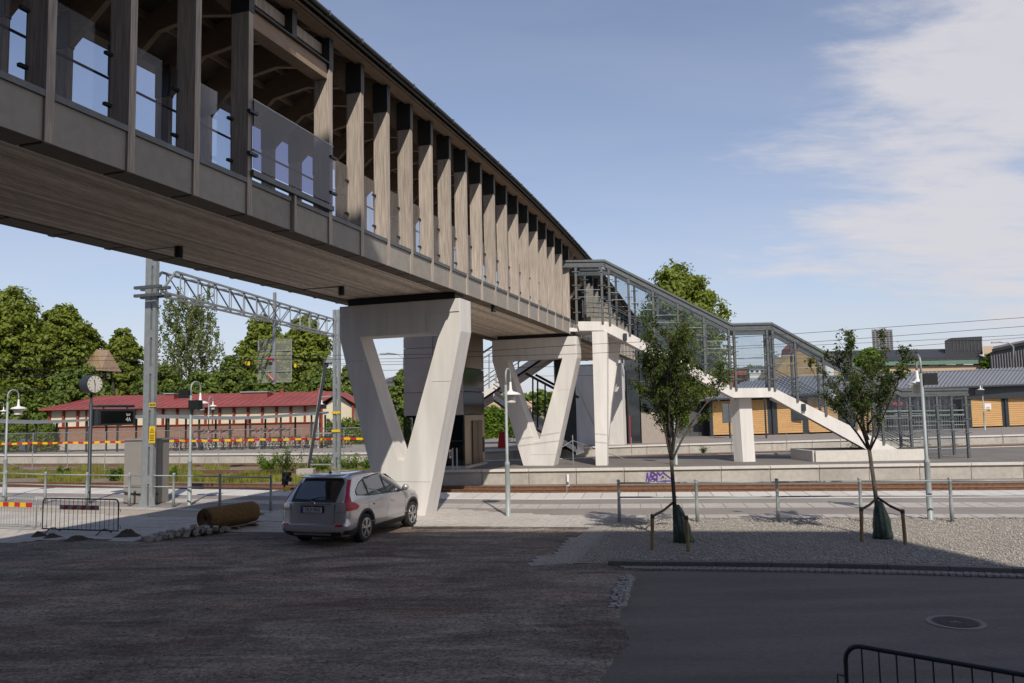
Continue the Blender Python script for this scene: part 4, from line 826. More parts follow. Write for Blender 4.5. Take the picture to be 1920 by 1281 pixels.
rearpatch('lower_bumper', [-.84+.14*i for i in range(13)], lambda y: .215, lambda y: .345+.03*abs(y), 'carblack', .012, 3)
rearpatch('skid_plate', [-.5+.1*i for i in range(11)], lambda y: .285, lambda y: .335, 'alloy', .022, 2)
rearpatch('plate_recess', [-.32, -.1, .1, .32], lambda y: .80, lambda y: .965, 'carblack', .004, 2)
mb = MB(); mb.box((.030, 0, .875), (.012, .54, .12)); pl_ = mb.build('number_plate', mat('plate_white', (.50, .50, .50), .5, var=0), car, False)
mb = MB(); mb.box((.022, .245, .875), (.004, .04, .11)); mb.build('plate_band', mat('plate_blue', (.01, .04, .30), .5), pl_, False)
text_mesh('plate_text', 'OLP 903', .115, 'black', pl_, (.0225, -.02, .875), (math.radians(90), 0, math.radians(-90)))
mb = MB()
for a, b in (((-.05, .97), (-.04, 1.06)), ((.05, .97), (.04, 1.06))): mb.bar((.03, a[0], a[1]), (.045, b[0], b[1]), .018, .012)
mb.bar((.037, -.045, 1.012), (.037, .045, 1.012), .012, .018)
mb.tube([(.045, .07*math.cos(t), 1.015+.058*math.sin(t)) for t in [2*math.pi*k/20 for k in range(20)]], .008, 6, closed=True); mb.build('badge', 'chrome', car, False)
mb = MB(); mb.tube([(.11, .02, 1.11), (.15, -.15, 1.15), (.17, -.36, 1.16)], .012, 6); mb.lathe((.10, .02, 1.10), [(.03, -.02), (.03, .02)], 10, axis=(-1, 0, 0)); mb.build('rear_wiper', 'carblack', car, False)
mb = MB(); mb.hexa([(.49, -.58, 1.570), (.49, .58, 1.570), (.8, .56, 1.62), (.8, -.56, 1.62), (.48, -.58, 1.595), (.48, .58, 1.595), (.8, .56, 1.645), (.8, -.56, 1.645)]); sp_ = mb.build('spoiler', 'carpaint', car, False)
mb = MB(); mb.box((.485, 0, 1.583), (.02, .3, .012)); mb.build('brake_light', 'taillight', sp_, False)
mb = MB(); mb.prism([(.80, -.006, 1.655), (.95, -.006, 1.66), (.84, -.006, 1.74)], (0, .012, 0)); mb.build('antenna', 'carblack', car, False)
mb = MB(); mb.box((.06, -.12, .66), (.02, .13, .03)); mb.build('tailgate_handle', 'carblack', car, False)
mb = MB(); mb.box((2.3, 0, .42), (4.0, 1.30, .35)); mb.build('underbody', 'carblack', car, False)
mb = MB(); mb.box((2.3, 0, 1.0), (2.0, 1.2, .2)); mb.build('interior', 'carblack', car, False)
# windscreen and bonnet lines
mb = MB(); mb.add([(3.52, -.62, 1.10), (3.52, .62, 1.10), (2.80, .52, 1.50), (2.80, -.52, 1.50)], [(0, 1, 2, 3)]); mb.build('windscreen', 'carglass', car, False)
def wheel(x, s):
    w = MB(); w.lathe((x, s*.785, .345), [(.21, -.10), (.30, -.112), (.335, -.10), (.345, -.05), (.345, .05), (.335, .10), (.30, .112), (.235, .105)], 40, axis=(0, s, 0)); o = w.build('wheel', 'tyre', car, False, smooth=True)
    r = MB(); r.add(*(lambda q: (q.v, q.f[:-2]))(MB().lathe((x, s*.785, .345), [(.240, .100), (.238, .120), (.218, .120), (.215, .108)], 40, axis=(0, s, 0)))); yb = s*.785
    r.lathe((x, yb, .345), [(.055, .10), (.055, .122), (.0, .124)], 16, axis=(0, s, 0))
    for k in range(5):
        for d in (-.17, .17):
            a = 2*math.pi*k/5+.3; p0 = (x+.04*math.cos(a), yb+s*.116, .345+.04*math.sin(a)); p1 = (x+.222*math.cos(a+d), yb+s*.112, .345+.222*math.sin(a+d)); r.bar(p0, p1, .034, .02, up=(0, 1, 0))
    r.build('rim', 'alloy', o, False)
    d_ = MB(); d_.lathe((x, yb, .345), [(.205, .0), (.205, .02)], 24, axis=(0, s, 0)); d_.build('brake_disc', 'carblack', o, False)
for x in XA:
    for s in (-1, 1): wheel(x, s)
ch, sh = math.cos(BRZ), math.sin(BRZ); lx, ly = 1.02*.965, -.86*.965; car.scale = (.965,)*3
car.rotation_euler = (0, 0, BRZ); car.location = (-3.53-(lx*ch-ly*sh), 18.95-(lx*sh+ly*ch), 0.012)
# ================================================================== STREET LAMPS
AD = Vector((.27, .96, 0)).normalized()
def lamp(label, base, H=4.25, group=None):
    r = thing('street_lamp', label, 'street lamp', base); mb = MB()
    mb.lathe((0, 0, 0), [(.085, 0), (.085, .03), (.072, .04), (.068, H-2.8), (.078, H-2.78), (.07, H-2.72), (.042, H-2.66), (.038, H-.5)], 14); p = mb.build('pole', 'post', r, False, smooth=True)
    R = .25; mb = MB(); pts = [(0, 0, H-.55)]+[AD*(R-R*math.cos(t))+Vector((0, 0, H-.27+R*math.sin(t))) for t in [math.pi*k/12 for k in range(13)]]+[AD*.5+Vector((0, 0, H-.42))]
    mb.tube(pts, .027, 8); mb.build('arm', 'post', r, False, smooth=True); c = AD*.5
    mb = MB(); mb.lathe((c.x, c.y, H-.78), [(.30, -.01), (.315, .005), (.22, .065), (.07, .105), (.045, .16), (.028, .38)], 24); s = mb.build('shade', 'white', r, False, smooth=True)
    mb = MB(); mb.lathe((c.x, c.y, H-1.02), [(.150, 0), (.150, .03), (.128, .16), (.10, .24)], 20); mb.build('diffuser', mat('milky_lamp_glass', (.62, .60, .55), .4) if 'milky' not in M else M['milky'], s, False, smooth=True)
    return r
M['milky'] = mat('milky_lamp_glass', (.62, .60, .55), .4)
G3 = lambda x, y, z=0: gz(x, y, z)
lamp('grey curved street lamp in the middle of the sunny paving, right of the silver car', G3(953, 969.5))
L2 = lamp('grey curved street lamp behind the right street tree, with a dark box on its pole', G3(1745, 977.7))
L3 = lamp('grey curved street lamp with two black boxes, right of the tall overhead line mast', G3(355, 948.5))
lamp('grey curved street lamp at the left edge beside the end of the railing', G3(8, 934))
lamp('small distant curved lamp cut by the left picture edge', gz(-6, 846, .5), 4.1)
lamp('small distant curved lamp before the brick wall of the red roofed building', gz(390.5, 843, .5), 4.1)
L7 = lamp('distant curved lamp with a speaker box beside the leaning catenary strut', gz(597, 841, .5), 4.0)
lamp('curved lamp on the island platform hidden by the left street tree', gz(1268, 872, .5), 3.9)
L9 = lamp('curved lamp with a dark box before the right end of the timber station building', gz(1847, 807, .5), 4.3)
lamp('curved lamp seen through the lower glass of the staircase', gz(1567, 816, .5), 4.0)
def on_pole(root, nm, items):
    for (dx, dy, z), (w, d, h), m in items:
        mb = MB(); mb.box((root.location.x+dx, root.location.y+dy, root.location.z+z), (w, d, h), rz=-.2); mb.build(nm, m, root)
on_pole(L2, 'speaker_box', [((.20, .0, 3.60), (.34, .22, .30), 'black')]); on_pole(L3, 'speaker_box', [((-.22, 0, 3.80), (.34, .2, .28), 'black'), ((.20, -.1, 3.42), (.38, .26, .32), 'black')])
on_pole(L7, 'speaker_box', [((.35, -.1, 3.1), (.45, .3, .35), 'black')]); on_pole(L9, 'speaker_box', [((-.3, 0, 3.3), (.7, .3, .4), 'black')])
# ================================================================== RAILINGS ALONG THE PLATFORM
def railing(label, bases, H=1.15, m='post'):
    r = thing('platform_railing', label, 'railing', bases[0])
    for b in bases:
        mb = MB(); mb.lathe(b, [(.05, 0), (.047, .5), (.04, .52), (.04, H-.12), (.05, H-.11), (.03, H-.09), (.052, H-.05), (.045, H-.015), (.0, H)], 12); mb.build('railing_post', m, r, smooth=True)
    for a, b in zip(bases, bases[1:]):
        for z in (H-.10, .68): mb = MB(); mb.tube([a+Vector((0, 0, z)), b+Vector((0, 0, z))], .021, 8); mb.build('rail', m, r, smooth=True)
    return r
Lp = [(10, 941), (84, 945), (162, 947.5), (242, 949.8), (325, 951.5), (412, 954.6), (507.6, 959.4)]; LB = [gz(*p) for p in Lp]; LB = [LB[0]+(LB[0]-LB[1])*k for k in (3, 2, 1)]+LB
railing('grey tube railing with ball-topped posts along the left platform, behind the crowd barriers', LB)
Rp = [(1162, 981.9), (1308, 982), (1460, 982.3), (1616, 981.5), (1786, 982.2)]; RB = [gz(*p) for p in Rp]; d_ = (RB[-1]-RB[0])/4; RB += [RB[-1]+d_, RB[-1]+d_*2]
railing('grey tube railing with ball-topped posts behind the gravel bed and the young trees', RB)
# ================================================================== CROWD BARRIERS
def barrier(label, a, b, cols, zt=.93, m='galv', nb=17, board=True, u0=.22, u1=.74):
    a, b = Vector(a), Vector(b); d = (b-a); Ln = d.length; d.normalize(); nrm = Vector((-d.y, d.x, 0)); r = thing('crowd_barrier', label, 'barrier', a); r_ = .12
    Z = lambda z: Vector((0, 0, z)); pts = [a+Z(.12), a+Z(zt-r_)]+[a+d*(r_-r_*math.cos(t))+Z(zt-r_+r_*math.sin(t)) for t in (.4, .8, 1.2)]+[a+d*r_+Z(zt), b-d*r_+Z(zt)]+[b-d*(r_-r_*math.sin(t))+Z(zt-r_+r_*math.cos(t)) for t in (.4, .8, 1.2)]+[b+Z(zt-r_), b+Z(.12)]
    mb = MB(); mb.tube(pts, .019, 8, closed=True); mb.build('frame', m, r, smooth=True)
    for k in range(1, nb+1):
        p = a+d*(Ln*k/(nb+1)); mb = MB(); mb.tube([p+Z(.12), p+Z(zt)], .0065, 5, cap=False); mb.build('bar', m, r)
    for u in (.14, .82):
        p = a+d*(Ln*u); mb = MB(); mb.tube([p+nrm*.30+Z(.01), p+nrm*.05+Z(.15), p-nrm*.05+Z(.15), p-nrm*.30+Z(.01)], .014, 6); mb.build('foot', m, r)
    for p, s in ((a, -1), (b, 1)):
        for z in (.25, zt-.25): mb = MB(); mb.tube([p+Z(z), p+d*s*.07+Z(z), p+d*s*.07+Z(z-.07)], .008, 5); mb.build('hook', m, r)
    if board:
        mb = MB(); f = -nrm*.03 if (a.x*nrm.x+a.y*nrm.y) > 0 else nrm*.03; p, q = a+d*Ln*u0+Z(zt-.22)+f, a+d*Ln*u1+Z(zt-.22)+f; mb.bar(p, q, .012, .12); bd = mb.build('board', cols[0], r)
        n = 9; 
        for k in range(n):
            if k % 2 == 0: continue
            s0, s1 = p.lerp(q, k/n), p.lerp(q, (k+1)/n); sk = .035 if cols[2] else 0; fz = f.normalized()*.008
            mb = MB(); mb.prism([s0+fz+d*-sk+Z(-.06), s1+fz+d*-sk+Z(-.06), s1+fz+d*sk+Z(.06), s0+fz+d*sk+Z(.06)], fz*.2); mb.build('stripe', cols[1], bd)
    return r
M['dimred'] = mat('faded_red', (.40, .02, .03), .5); M['dimgrey'] = mat('board_grey', (.30, .30, .31), .5)
a = gz(79, 1000); b = gz(221, 1004.5)
barrier('dark steel crowd barrier with a red and grey striped board beside the soil heaps', (a.x, a.y, 0), (b.x, b.y, 0), ('dimgrey', 'dimred', True), .92, 'darksteel', 16, u0=.24, u1=.76)
a = gz(67, 997); d_ = Vector((-.94, .34, 0)); barrier('steel crowd barrier with a red and yellow board, cut by the left picture edge', (a.x, a.y, 0), (a.x+d_.x*2.3, a.y+d_.y*2.3, 0), ('red', 'yellow', False), .93, 'galv', 20, u0=.06, u1=.9)
a = Vector((2.60, 6.53, 0)); d_ = Vector((.75, -.66, 0)).normalized(); barrier('dark steel crowd barrier in the bottom right corner, closest to the viewer', a, a+d_*2.3, ('red', 'red', False), 1.10, 'darksteel', 17, False)
# ================================================================== COIR ROLL, COBBLES, SOIL
A = Vector((-8.0, 20.75, .385)); B_ = Vector((-7.22, 22.25, .385)); ax = (B_-A).normalized()
roll = thing('mat_roll', 'large brown fibre mat roll lying on wooden battens near the parked car', 'mat roll', (A.x, A.y, 0))
mb = MB(); n = 40; prof = [(.055, .06), (.06, 0), (.30, 0), (.325, .02)]
side_ = ax.cross(Vector((0, 0, 1))).normalized()
Ln = (B_-A).length; rings = [(.04, .10), (.09, .04), (.18, .015), (.25, .0), (.285, .03), (.293, .2), (.288, .6), (.296, 1.0), (.29, Ln-.2), (.285, Ln-.03), (.25, Ln), (.04, Ln)]
vs = []
for r_, t in rings:
    for k in range(n): th = 2*math.pi*k/n; q = r_*(1+.02*math.sin(5*th+t*3)+.012*math.sin(11*th)); vs.append(A+ax*t+side_*(q*math.cos(th))+Vector((0, 0, 1))*q*math.sin(th)*.97)
mb.add(vs, [(i*n+k, i*n+(k+1) % n, (i+1)*n+(k+1) % n, (i+1)*n+k) for i in range(len(rings)-1) for k in range(n)]+[tuple(range(n)), tuple(range((len(rings)-1)*n, len(rings)*n))[::-1]]); mb.build('fibre_roll', 'coir', roll, smooth=True)
mb = MB(); pts = []
for k in range(90): th = k*.35; q = .27-.23*k/90; pts.append(A-ax*.004+side_*(q*math.cos(th))+Vector((0, 0, 1))*q*math.sin(th)+ax*max(0, .10-q*.5))
mb.tube(pts, .007, 4); mb.build('spiral_edge', 'soil', roll)
for t in (.2, .85, 1.5): p = A+ax*t; mb = MB(); mb.bar(Vector((p.x, p.y, .05))-side_*.32, Vector((p.x, p.y, .05))+side_*.36, .09, .09); mb.build('batten', 'pallet', roll)
for s in (-.2, .2): mb = MB(); mb.bar(Vector((A.x, A.y, .112))+side_*s, Vector((B_.x, B_.y, .112))+side_*s, .08, .02); mb.build('board', 'pallet', roll)
pile = thing('cobblestone_pile', 'heap of small rough granite cobblestones in front of the brown mat roll', 'cobblestones', (-8.2, 19.9, 0))
cubes = []
for k in range(4):
    mb = MB(); mb.box((0, 0, 0), (.118+.01*k, .108, .10)); mb.v = [(a+random.uniform(-.006, .006), b+random.uniform(-.006, .006), c+random.uniform(-.006, .006)) for a, b, c in mb.v]; me = bpy.data.meshes.new('cobblestone'); me.from_pydata(mb.v, [], mb.f); me.materials.append(M['granite']); cubes.append(me)
pa, pb = gz(275, 1016), gz(405, 1008)
for k in range(105):
    t = random.random(); c = pa.lerp(pb, t); back = random.random(); hgt = max(0, (1-abs(back-.35)*1.8))*min(1, t*2.2)*.22; c = c+Vector((-.03, 1, 0))*back*1.0
    z = .06+random.random()*hgt; piece('cobblestone', random.choice(cubes), pile, (c.x, c.y, z), rot=(random.uniform(-.25, .25), random.uniform(-.25, .25), random.uniform(0, 3)))
for k in range(9):
    c = gz(random.uniform(262, 300), random.uniform(1008, 1020)); piece('cobblestone', random.choice(cubes), pile, (c.x, c.y, .06), rot=(0, 0, random.uniform(0, 3)))
def heap(label, c, R, h):
    me = MB(); n = 26; m_ = 9; vs = [(c.x, c.y, h)]
    for i in range(1, m_+1):
        for k in range(n):
            a = 2*math.pi*k/n; r = R*i/m_*(1+.16*math.sin(3*a+c.x)+.07*math.sin(7*a)); z = h*(math.cos(math.pi*i/m_)*.5+.5)*(1+.16*math.sin(5*a+i))+random.uniform(-.008, .008); vs.append((c.x+r*math.cos(a)*1.25, c.y+r*math.sin(a), max(-.01, z)))
    me.add(vs, [(0, 1+k, 1+(k+1) % n) for k in range(n)]+[(1+(i-1)*n+k, 1+i*n+k, 1+i*n+(k+1) % n, 1+(i-1)*n+(k+1) % n) for i in range(1, m_) for k in range(n)]); me.build('soil_heap', 'soil', smooth=True, label=label, cat='soil heap', loc=(c.x, c.y, 0))
heap('small dark soil heap right of the striped barrier, nearest the cobblestones', gz(233, 1010)+Vector((0, .2, 0)), .34, .19); heap('low dark soil heap under the middle of the striped barrier', gz(145, 1014), .38, .12)
heap('dark soil heap under the left foot of the striped barrier', gz(97, 1010), .26, .12); heap('small dark soil heap between the two left crowd barriers', gz(72, 1008), .22, .15)
# ================================================================== CLOCK AND DISPLAY
cb_ = gz(166, 943); ck = thing('platform_clock', 'round station clock reading half past eleven on a dark pole, display sign hanging beside it', 'clock', cb_)
mb = MB(); mb.lathe(cb_, [(.09, 0), (.09, .04), (.065, .06), (.065, 3.55), (.045, 3.56), (.045, 3.95)], 14); mb.build('pole', 'darksteel', ck, smooth=True)
cn = Vector((.906, -.42, 0)).normalized(); cc = Vector((cb_.x-.02, cb_.y, 4.27)); mb = MB(); mb.lathe(cc-cn*.2, [(.30, 0), (.335, .01), (.335, .40), (.30, .41)], 32, axis=cn); dr_ = mb.build('clock_case', 'darksteel', ck, smooth=False)
mb = MB(); mb.lathe(cc+cn*.195, [(.305, 0), (.305, .018), (.0, .018)], 32, axis=cn); face = mb.build('clock_face', mat('clock_dial', (.66, .63, .56), .4, var=0), ck)
crt = Vector((0, 0, 1)).cross(cn).normalized(); up_ = Vector((0, 0, 1)); fc = cc+cn*.217
def hand(nm, ang, r0, r1, w, m='black', par=None):
    d = crt*math.sin(ang)+up_*math.cos(ang); mb = MB(); mb.bar(fc+d*r0, fc+d*r1, w, .004, up=cn); mb.build(nm, m, par or face)
for k in range(12): hand('hour_mark', 2*math.pi*k/12, .225, .285, .022)
hand('hour_hand', 2*math.pi*11.5/12, -.04, .18, .03); hand('minute_hand', math.pi, -.04, .26, .022)
sd_ = Vector((.27, .96, 0)).normalized(); s0 = Vector((cb_.x, cb_.y, 3.06)); mb = MB(); mb.tube([s0+sd_*-.05+Vector((0, 0, .42)), s0+sd_*2.15+Vector((0, 0, .42))], .05, 8); mb.build('sign_arm', 'darksteel', ck, smooth=True)
mb = MB(); mb.bar(s0+sd_*.22, s0+sd_*2.10, .24, .62); dsp = mb.build('display_case', 'darksteel', ck)
nrm_ = sd_.cross(Vector((0, 0, 1))).normalized(); nrm_ = nrm_ if nrm_.dot(Vector((.5, -.9, 0))) > 0 else -nrm_
mb = MB(); mb.bar(s0+sd_*.36+nrm_*.122, s0+sd_*1.98+nrm_*.122, .008, .46); mb.build('screen', 'screen', dsp)
for t in (.6, 1.8): mb = MB(); mb.tube([s0+sd_*t+Vector((0, 0, .3)), s0+sd_*t+Vector((0, 0, .42))], .03, 6); mb.build('hanger', 'darksteel', dsp)
rzs = math.atan2(nrm_.y, nrm_.x)+math.pi/2
for tx, zz, sz in (('Spår', .09, .13), ('4A', -.10, .22)):
    p = s0+sd_*1.72+nrm_*.130+Vector((0, 0, zz))-wl(dsp); text_mesh('platform_text', tx, sz, 'white', dsp, p, (math.pi/2, 0, rzs))
# ================================================================== CABINET, SIGNAL, MARKER, GRAFFITI
q0 = gz(226, 947); cab = thing('electrical_cabinet', 'tall grey electrical cabinet behind the overhead line mast', 'cabinet', q0)
mb = MB(); mb.box((q0.x+.68, q0.y+.45, 1.13), (1.34, .62, 2.2), rz=-.18); mb.build('case', 'cab', cab)
mb = MB(); mb.box((q0.x+.68, q0.y+.45, 2.25), (1.42, .70, .05), rz=-.18); mb.build('roof', 'cab', cab)
mb = MB(); mb.box((q0.x+.655, q0.y+.135, 1.2), (.012, .02, 2.0), rz=-.18); mb.build('door_seam', 'darksteel', cab)
for z in (.35, .62): mb = MB(); mb.box((q0.x+.66, q0.y+.135, z), (1.30, .03, .05), rz=-.18); mb.build('vent', 'darksteel', cab)
q = gz(533, 922); sg = thing('dwarf_signal', 'small black dwarf railway signal behind the left rear corner of the car', 'signal', q)
mb = MB(); mb.tube([q, q+Vector((0, 0, .45))], .04, 8); mb.build('post', 'darksteel', sg)
for dx, z, s in ((.02, .55, .26), (.10, .68, .17), (.12, .48, .15)):
    mb = MB(); mb.lathe((q.x+dx, q.y, z), [(.06, -.1), (.09, -.08), (.09, .1), (.10, .16)], 12, axis=(1, -.6, 0)); mb.build('lamp_hood', 'black', sg)
mb = MB(); mb.box((q.x+.02, q.y+.05, .5), (.22, .14, .5)); mb.build('case', 'black', sg); mb = MB(); mb.box((q.x+.12, q.y-.1, .12), (.22, .1, .12)); mb.build('yellow_box', 'yellow', sg)
q = gz(1063, 924, .0); km = thing('track_marker', 'small white marker plate on a short post beside the near rail', 'marker', q)
mb = MB(); mb.tube([q, q+Vector((0, 0, .62))], .018, 6); mb.build('post', 'galv', km); mb = MB(); mb.box((q.x+.03, q.y, .45), (.12, .015, .42)); p_ = mb.build('plate', 'white', km)
mb = MB(); mb.box((q.x-.015, q.y-.01, .46), (.03, .008, .40)); mb.build('edge_mark', 'black', p_); mb = MB(); mb.box((q.x+.045, q.y-.01, .33), (.05, .008, .12)); mb.build('symbol', 'black', p_)
Zm = lambda u, v: (1180+u/6.408, 860+v/6.408); gr = thing('graffiti_tag', 'purple spray paint scrawl on the pale concrete platform wall behind the left street tree', 'graffiti', (6, lerp_poly(P2F, 6), .2))
def gpt(u, v):
    x, y = Zm(u, v); p = gy(x, y, 33.6)
    for _ in range(3): p = gy(x, y, lerp_poly(P2F, p.x)+.018)
    return p
for st_ in ([(203, 278), (217, 168)], [(217, 168), (238, 285)], [(238, 285), (260, 160)], [(260, 160), (278, 158), (325, 195)], [(275, 160), (258, 215), (300, 200)], [(300, 205), (262, 250), (262, 298), (330, 242), (280, 240)], [(330, 238), (338, 160)], [(338, 160), (333, 300), (345, 290)], [(335, 285), (420, 265), (515, 268), (508, 248), (405, 163), (385, 190)], [(352, 165), (370, 200), (382, 185)], [(384, 240), (402, 208), (418, 228)], [(434, 233), (442, 237)]):
    mb = MB(); P = [gpt(*p) for p in st_]
    for a, b in zip(P, P[1:]): mb.bar(a, b+(b-a).normalized()*.01, .008, .045, up=(0, 0, 1) if abs((b-a).normalized().z) < .7 else (1, 0, 0)) if abs((b-a).normalized().z) < .7 else mb.bar(a, b, .045, .008, up=(0, 1, 0))
    mb.build('stroke', 'purple', gr)
# ================================================================== OVERHEAD LINE MASTS, GANTRY, WIRES
def mast(label, base, H, w1=.235, gap=.10, w2=.115, d=Vector((1, -.33, 0)).normalized()):
    r = thing('overhead_line_mast', label, 'mast', base); b = Vector(base); e = Vector((-d.y, d.x, 0)); Z = Vector((0, 0, 1))
    for u0, u1, m in ((-w1, 0, 'galv'), (gap, gap+w2, 'galv')):
        mb = MB(); c = b+d*(u0+u1)/2; mb.bar(c+Z*.03, c+Z*H, .012+(u1-u0), .012, up=e); mb.bar(b+d*u0+e*.07+Z*.03, b+d*u0+e*.07+Z*H, .014, .14, up=e); mb.bar(b+d*u1+e*.07+Z*.03, b+d*u1+e*.07+Z*H, .014, .14, up=e); mb.build('channel', m, r, kind='stuff')
    z = .9
    while z < H: mb = MB(); mb.bar(b+d*-.02+e*.015+Z*z, b+d*(gap+.03)+e*.015+Z*z, .02, .26); mb.build('batten', 'galv', r); z += 1.25
    mb = MB(); mb.bar(b-d*(w1+.16)+Z*.02, b+d*(gap+w2+.16)+Z*.02, .5, .04); mb.build('base_plate', 'galv', r)
    for u in (-w1, gap+w2): mb = MB(); s = -1 if u < 0 else 1; mb.prism([b+d*u+Z*.04, b+d*(u+s*.13)+Z*.04, b+d*u+Z*.5], e*.03); mb.build('gusset', 'galv', r)
    return r
mb0 = gz(275, 951); m1 = mast('tall grey steel overhead line mast with a yellow warning sign beside the grey cabinet', mb0, 9.6); e_ = Vector((.33, 1, 0)).normalized(); dd = Vector((1, -.33, 0)).normalized()
p = mb0+dd*.20-e_*.03; 
mb = MB(); mb.bar(p+Vector((0, 0, 2.15)), p+Vector((0, 0, 2.72)), .25, .012, up=e_); ws = mb.build('warning_sign', 'yellow', m1)
tri = [p-e_*.012+dd*math.sin(a)*.095+Vector((0, 0, 2.56+math.cos(a)*.095)) for a in (0, 2.094, 4.189)]
mb = MB(); mb.tube(tri, .008, 4, closed=True); mb.bar(tri[0]*.4+p*.6*1+Vector((0, 0, 0)) if False else p-e_*.012+Vector((0, 0, 2.60)), p-e_*.012+Vector((0, 0, 2.535)), .014, .006, up=e_); mb.build('warning_triangle', 'black', ws)
for k in range(4): mb = MB(); mb.bar(p-e_*.012+dd*-.09+Vector((0, 0, 2.42-.06*k)), p-e_*.012+dd*.09+Vector((0, 0, 2.42-.06*k)), .004, .018); mb.build('text_line', 'black', ws)
mb = MB(); mb.bar(p+dd*-.14+Vector((0, 0, 3.45)), p+dd*.12+Vector((0, 0, 3.45)), .012, .14); mb.build('number_band', 'yellow', m1)
for k in range(4): mb = MB(); mb.bar(p+dd*(-.11+.06*k)-e_*.01+Vector((0, 0, 3.45)), p+dd*(-.075+.06*k)-e_*.01+Vector((0, 0, 3.45)), .004, .07); mb.build('number_mark', 'black', m1)
g0 = Vector((mb0.x+.1, mb0.y, 7.35)); g1 = Vector((-9.95, 45.4, 7.42))
for z in (-.1, .18):
    mb = MB(); mb.bar(Vector((mb0.x-.50, mb0.y-.12, 7.3+z)), Vector((mb0.x+.55, mb0.y-.45, 7.3+z)), .12, .10); mb.bar(Vector((mb0.x-.45, mb0.y+.25, 7.3+z)), Vector((mb0.x+.7, mb0.y-.1, 7.3+z)), .12, .10); mb.build('bracket', 'galv_d', m1, kind='stuff')
m2 = mast('slim grey overhead line mast beside the V pier, at the far end of the gantry', gz(629, 884, -.1), 8.9, .16, .12, .14)
for z in (3.2, 2.2): b2 = gz(629, 884, -.1); mb = MB(); mb.bar(b2+Vector((-.2, -.03, z)), b2+Vector((.28, -.13, z)), .02, .13); mb.build('number_band', 'yellow', m2)
gan = thing('signal_gantry', 'long grey lattice girder spanning between the two overhead line masts', 'gantry', g0); gd = (g1-g0).normalized(); gs = gd.cross(Vector((0, 0, 1))).normalized(); GL = (g1-g0).length
CH = {}
for s in (-1, 1):
    for zz in (0, .85):
        a = g0+gs*s*.27+Vector((0, 0, zz))+gd*(.0 if zz == 0 else .9); b = g1+gs*s*.27+Vector((0, 0, zz))-gd*(0 if zz == 0 else .6); mb = MB(); mb.bar(a, b, .075, .075); mb.build('chord', 'galv' if (zz == 0 or s == 1) else 'galv_d', gan)
    mb = MB(); mb.bar(g0+gs*s*.27, g0+gs*s*.27+gd*.9+Vector((0, 0, .85)), .07, .07); mb.build('end_brace', 'galv', gan)
n = 15
for k in range(1, n):
    for s in (-1, 1):
        p = g0+gd*(GL*k/n)+gs*s*.27; mb = MB(); mb.bar(p, p+Vector((0, 0, .85)), .035, .035); mb.build('vertical', 'galv', gan)
        q = g0+gd*(GL*(k+(1 if k < n/2 else -1))/n)+gs*s*.27; mb = MB(); mb.bar(p+Vector((0, 0, .85)), q, .03, .03); mb.build('diagonal', 'galv_d', gan)
    p = g0+gd*(GL*k/n); q = g0+gd*(GL*(k+.5)/n); mb = MB(); mb.bar(p-gs*.27, q+gs*.27, .03, .03); mb.build('lacing', 'galv', gan); mb = MB(); mb.bar(p-gs*.27+Vector((0, 0, .85)), q+gs*.27+Vector((0, 0, .85)), .03, .03); mb.build('lacing', 'galv', gan)
hc = g0+gd*(GL*.535); hm_ = thing('hanging_drop_post', 'short steel drop post hanging from the lattice girder with mesh safety screens and red insulators', 'drop post', (hc.x, hc.y, 4.4)); sx = dd
mb = MB(); mb.bar(Vector((hc.x, hc.y, 4.45)), Vector((hc.x, hc.y, 8.75)), .11, .12, up=sx); mb.build('post', 'galv', hm_)
def meshmat():
    m = bpy.data.materials.new('wire_mesh'); m.use_nodes = True; t = m.node_tree; n = t.nodes; l = t.links; b = n['Principled BSDF']; b.inputs['Base Color'].default_value = (.42, .43, .38, 1); b.inputs['Roughness'].default_value = .6
    tr = n.new('ShaderNodeBsdfTransparent'); ms = n.new('ShaderNodeMixShader'); ms.inputs[0].default_value = .33; l.new(tr.outputs[0], ms.inputs[1]); l.new(b.outputs[0], ms.inputs[2]); l.new(ms.outputs[0], n['Material Output'].inputs[0]); return m
M['mesh'] = meshmat(); ex = Vector((1, -.05, 0)).normalized()
for u0, u1 in ((-.80, -.14), (.04, .78)):
    o = Vector((hc.x, hc.y+.1, 0)); z0, z1 = 4.55, 6.55; P = [o+ex*u0+Vector((0, 0, z0)), o+ex*u1+Vector((0, 0, z0)), o+ex*u1+Vector((0, 0, z1)), o+ex*u0+Vector((0, 0, z1))]
    mb = MB(); mb.add(P, [(0, 1, 2, 3)]); sc = mb.build('mesh_screen', 'mesh', hm_); 
    for a, b in zip(P, P[1:]+P[:1]): mb = MB(); mb.bar(a, b, .03, .03); mb.build('frame_bar', 'galv', sc)
    for z in (5.05, 6.02): mb = MB(); mb.bar(o+ex*u0+Vector((0, -.03, z)), o+ex*u1+Vector((0, -.03, z)), .03, .04); mb.build('frame_bar', 'galv', sc)
hp_ = Vector((hc.x, hc.y-.1, 0)); Zv = lambda z: Vector((0, 0, z))
for (a, b, r, m) in ((hp_+Zv(5.62), hp_-ex*.32+Zv(5.62), .05, 'taillight'), (hp_-ex*.32+Zv(5.62), hp_-ex*1.35+Zv(5.62), .018, 'galv_d'), (hp_+Zv(4.62), hp_-ex*.26+Zv(4.90), .05, 'taillight'), (hp_-ex*.26+Zv(4.90), hp_-ex*.75+Zv(5.58), .018, 'galv_d')):
    mb = MB(); mb.tube([a, b], r, 8); mb.build('insulator' if r > .03 else 'cantilever_tube', m, hm_)
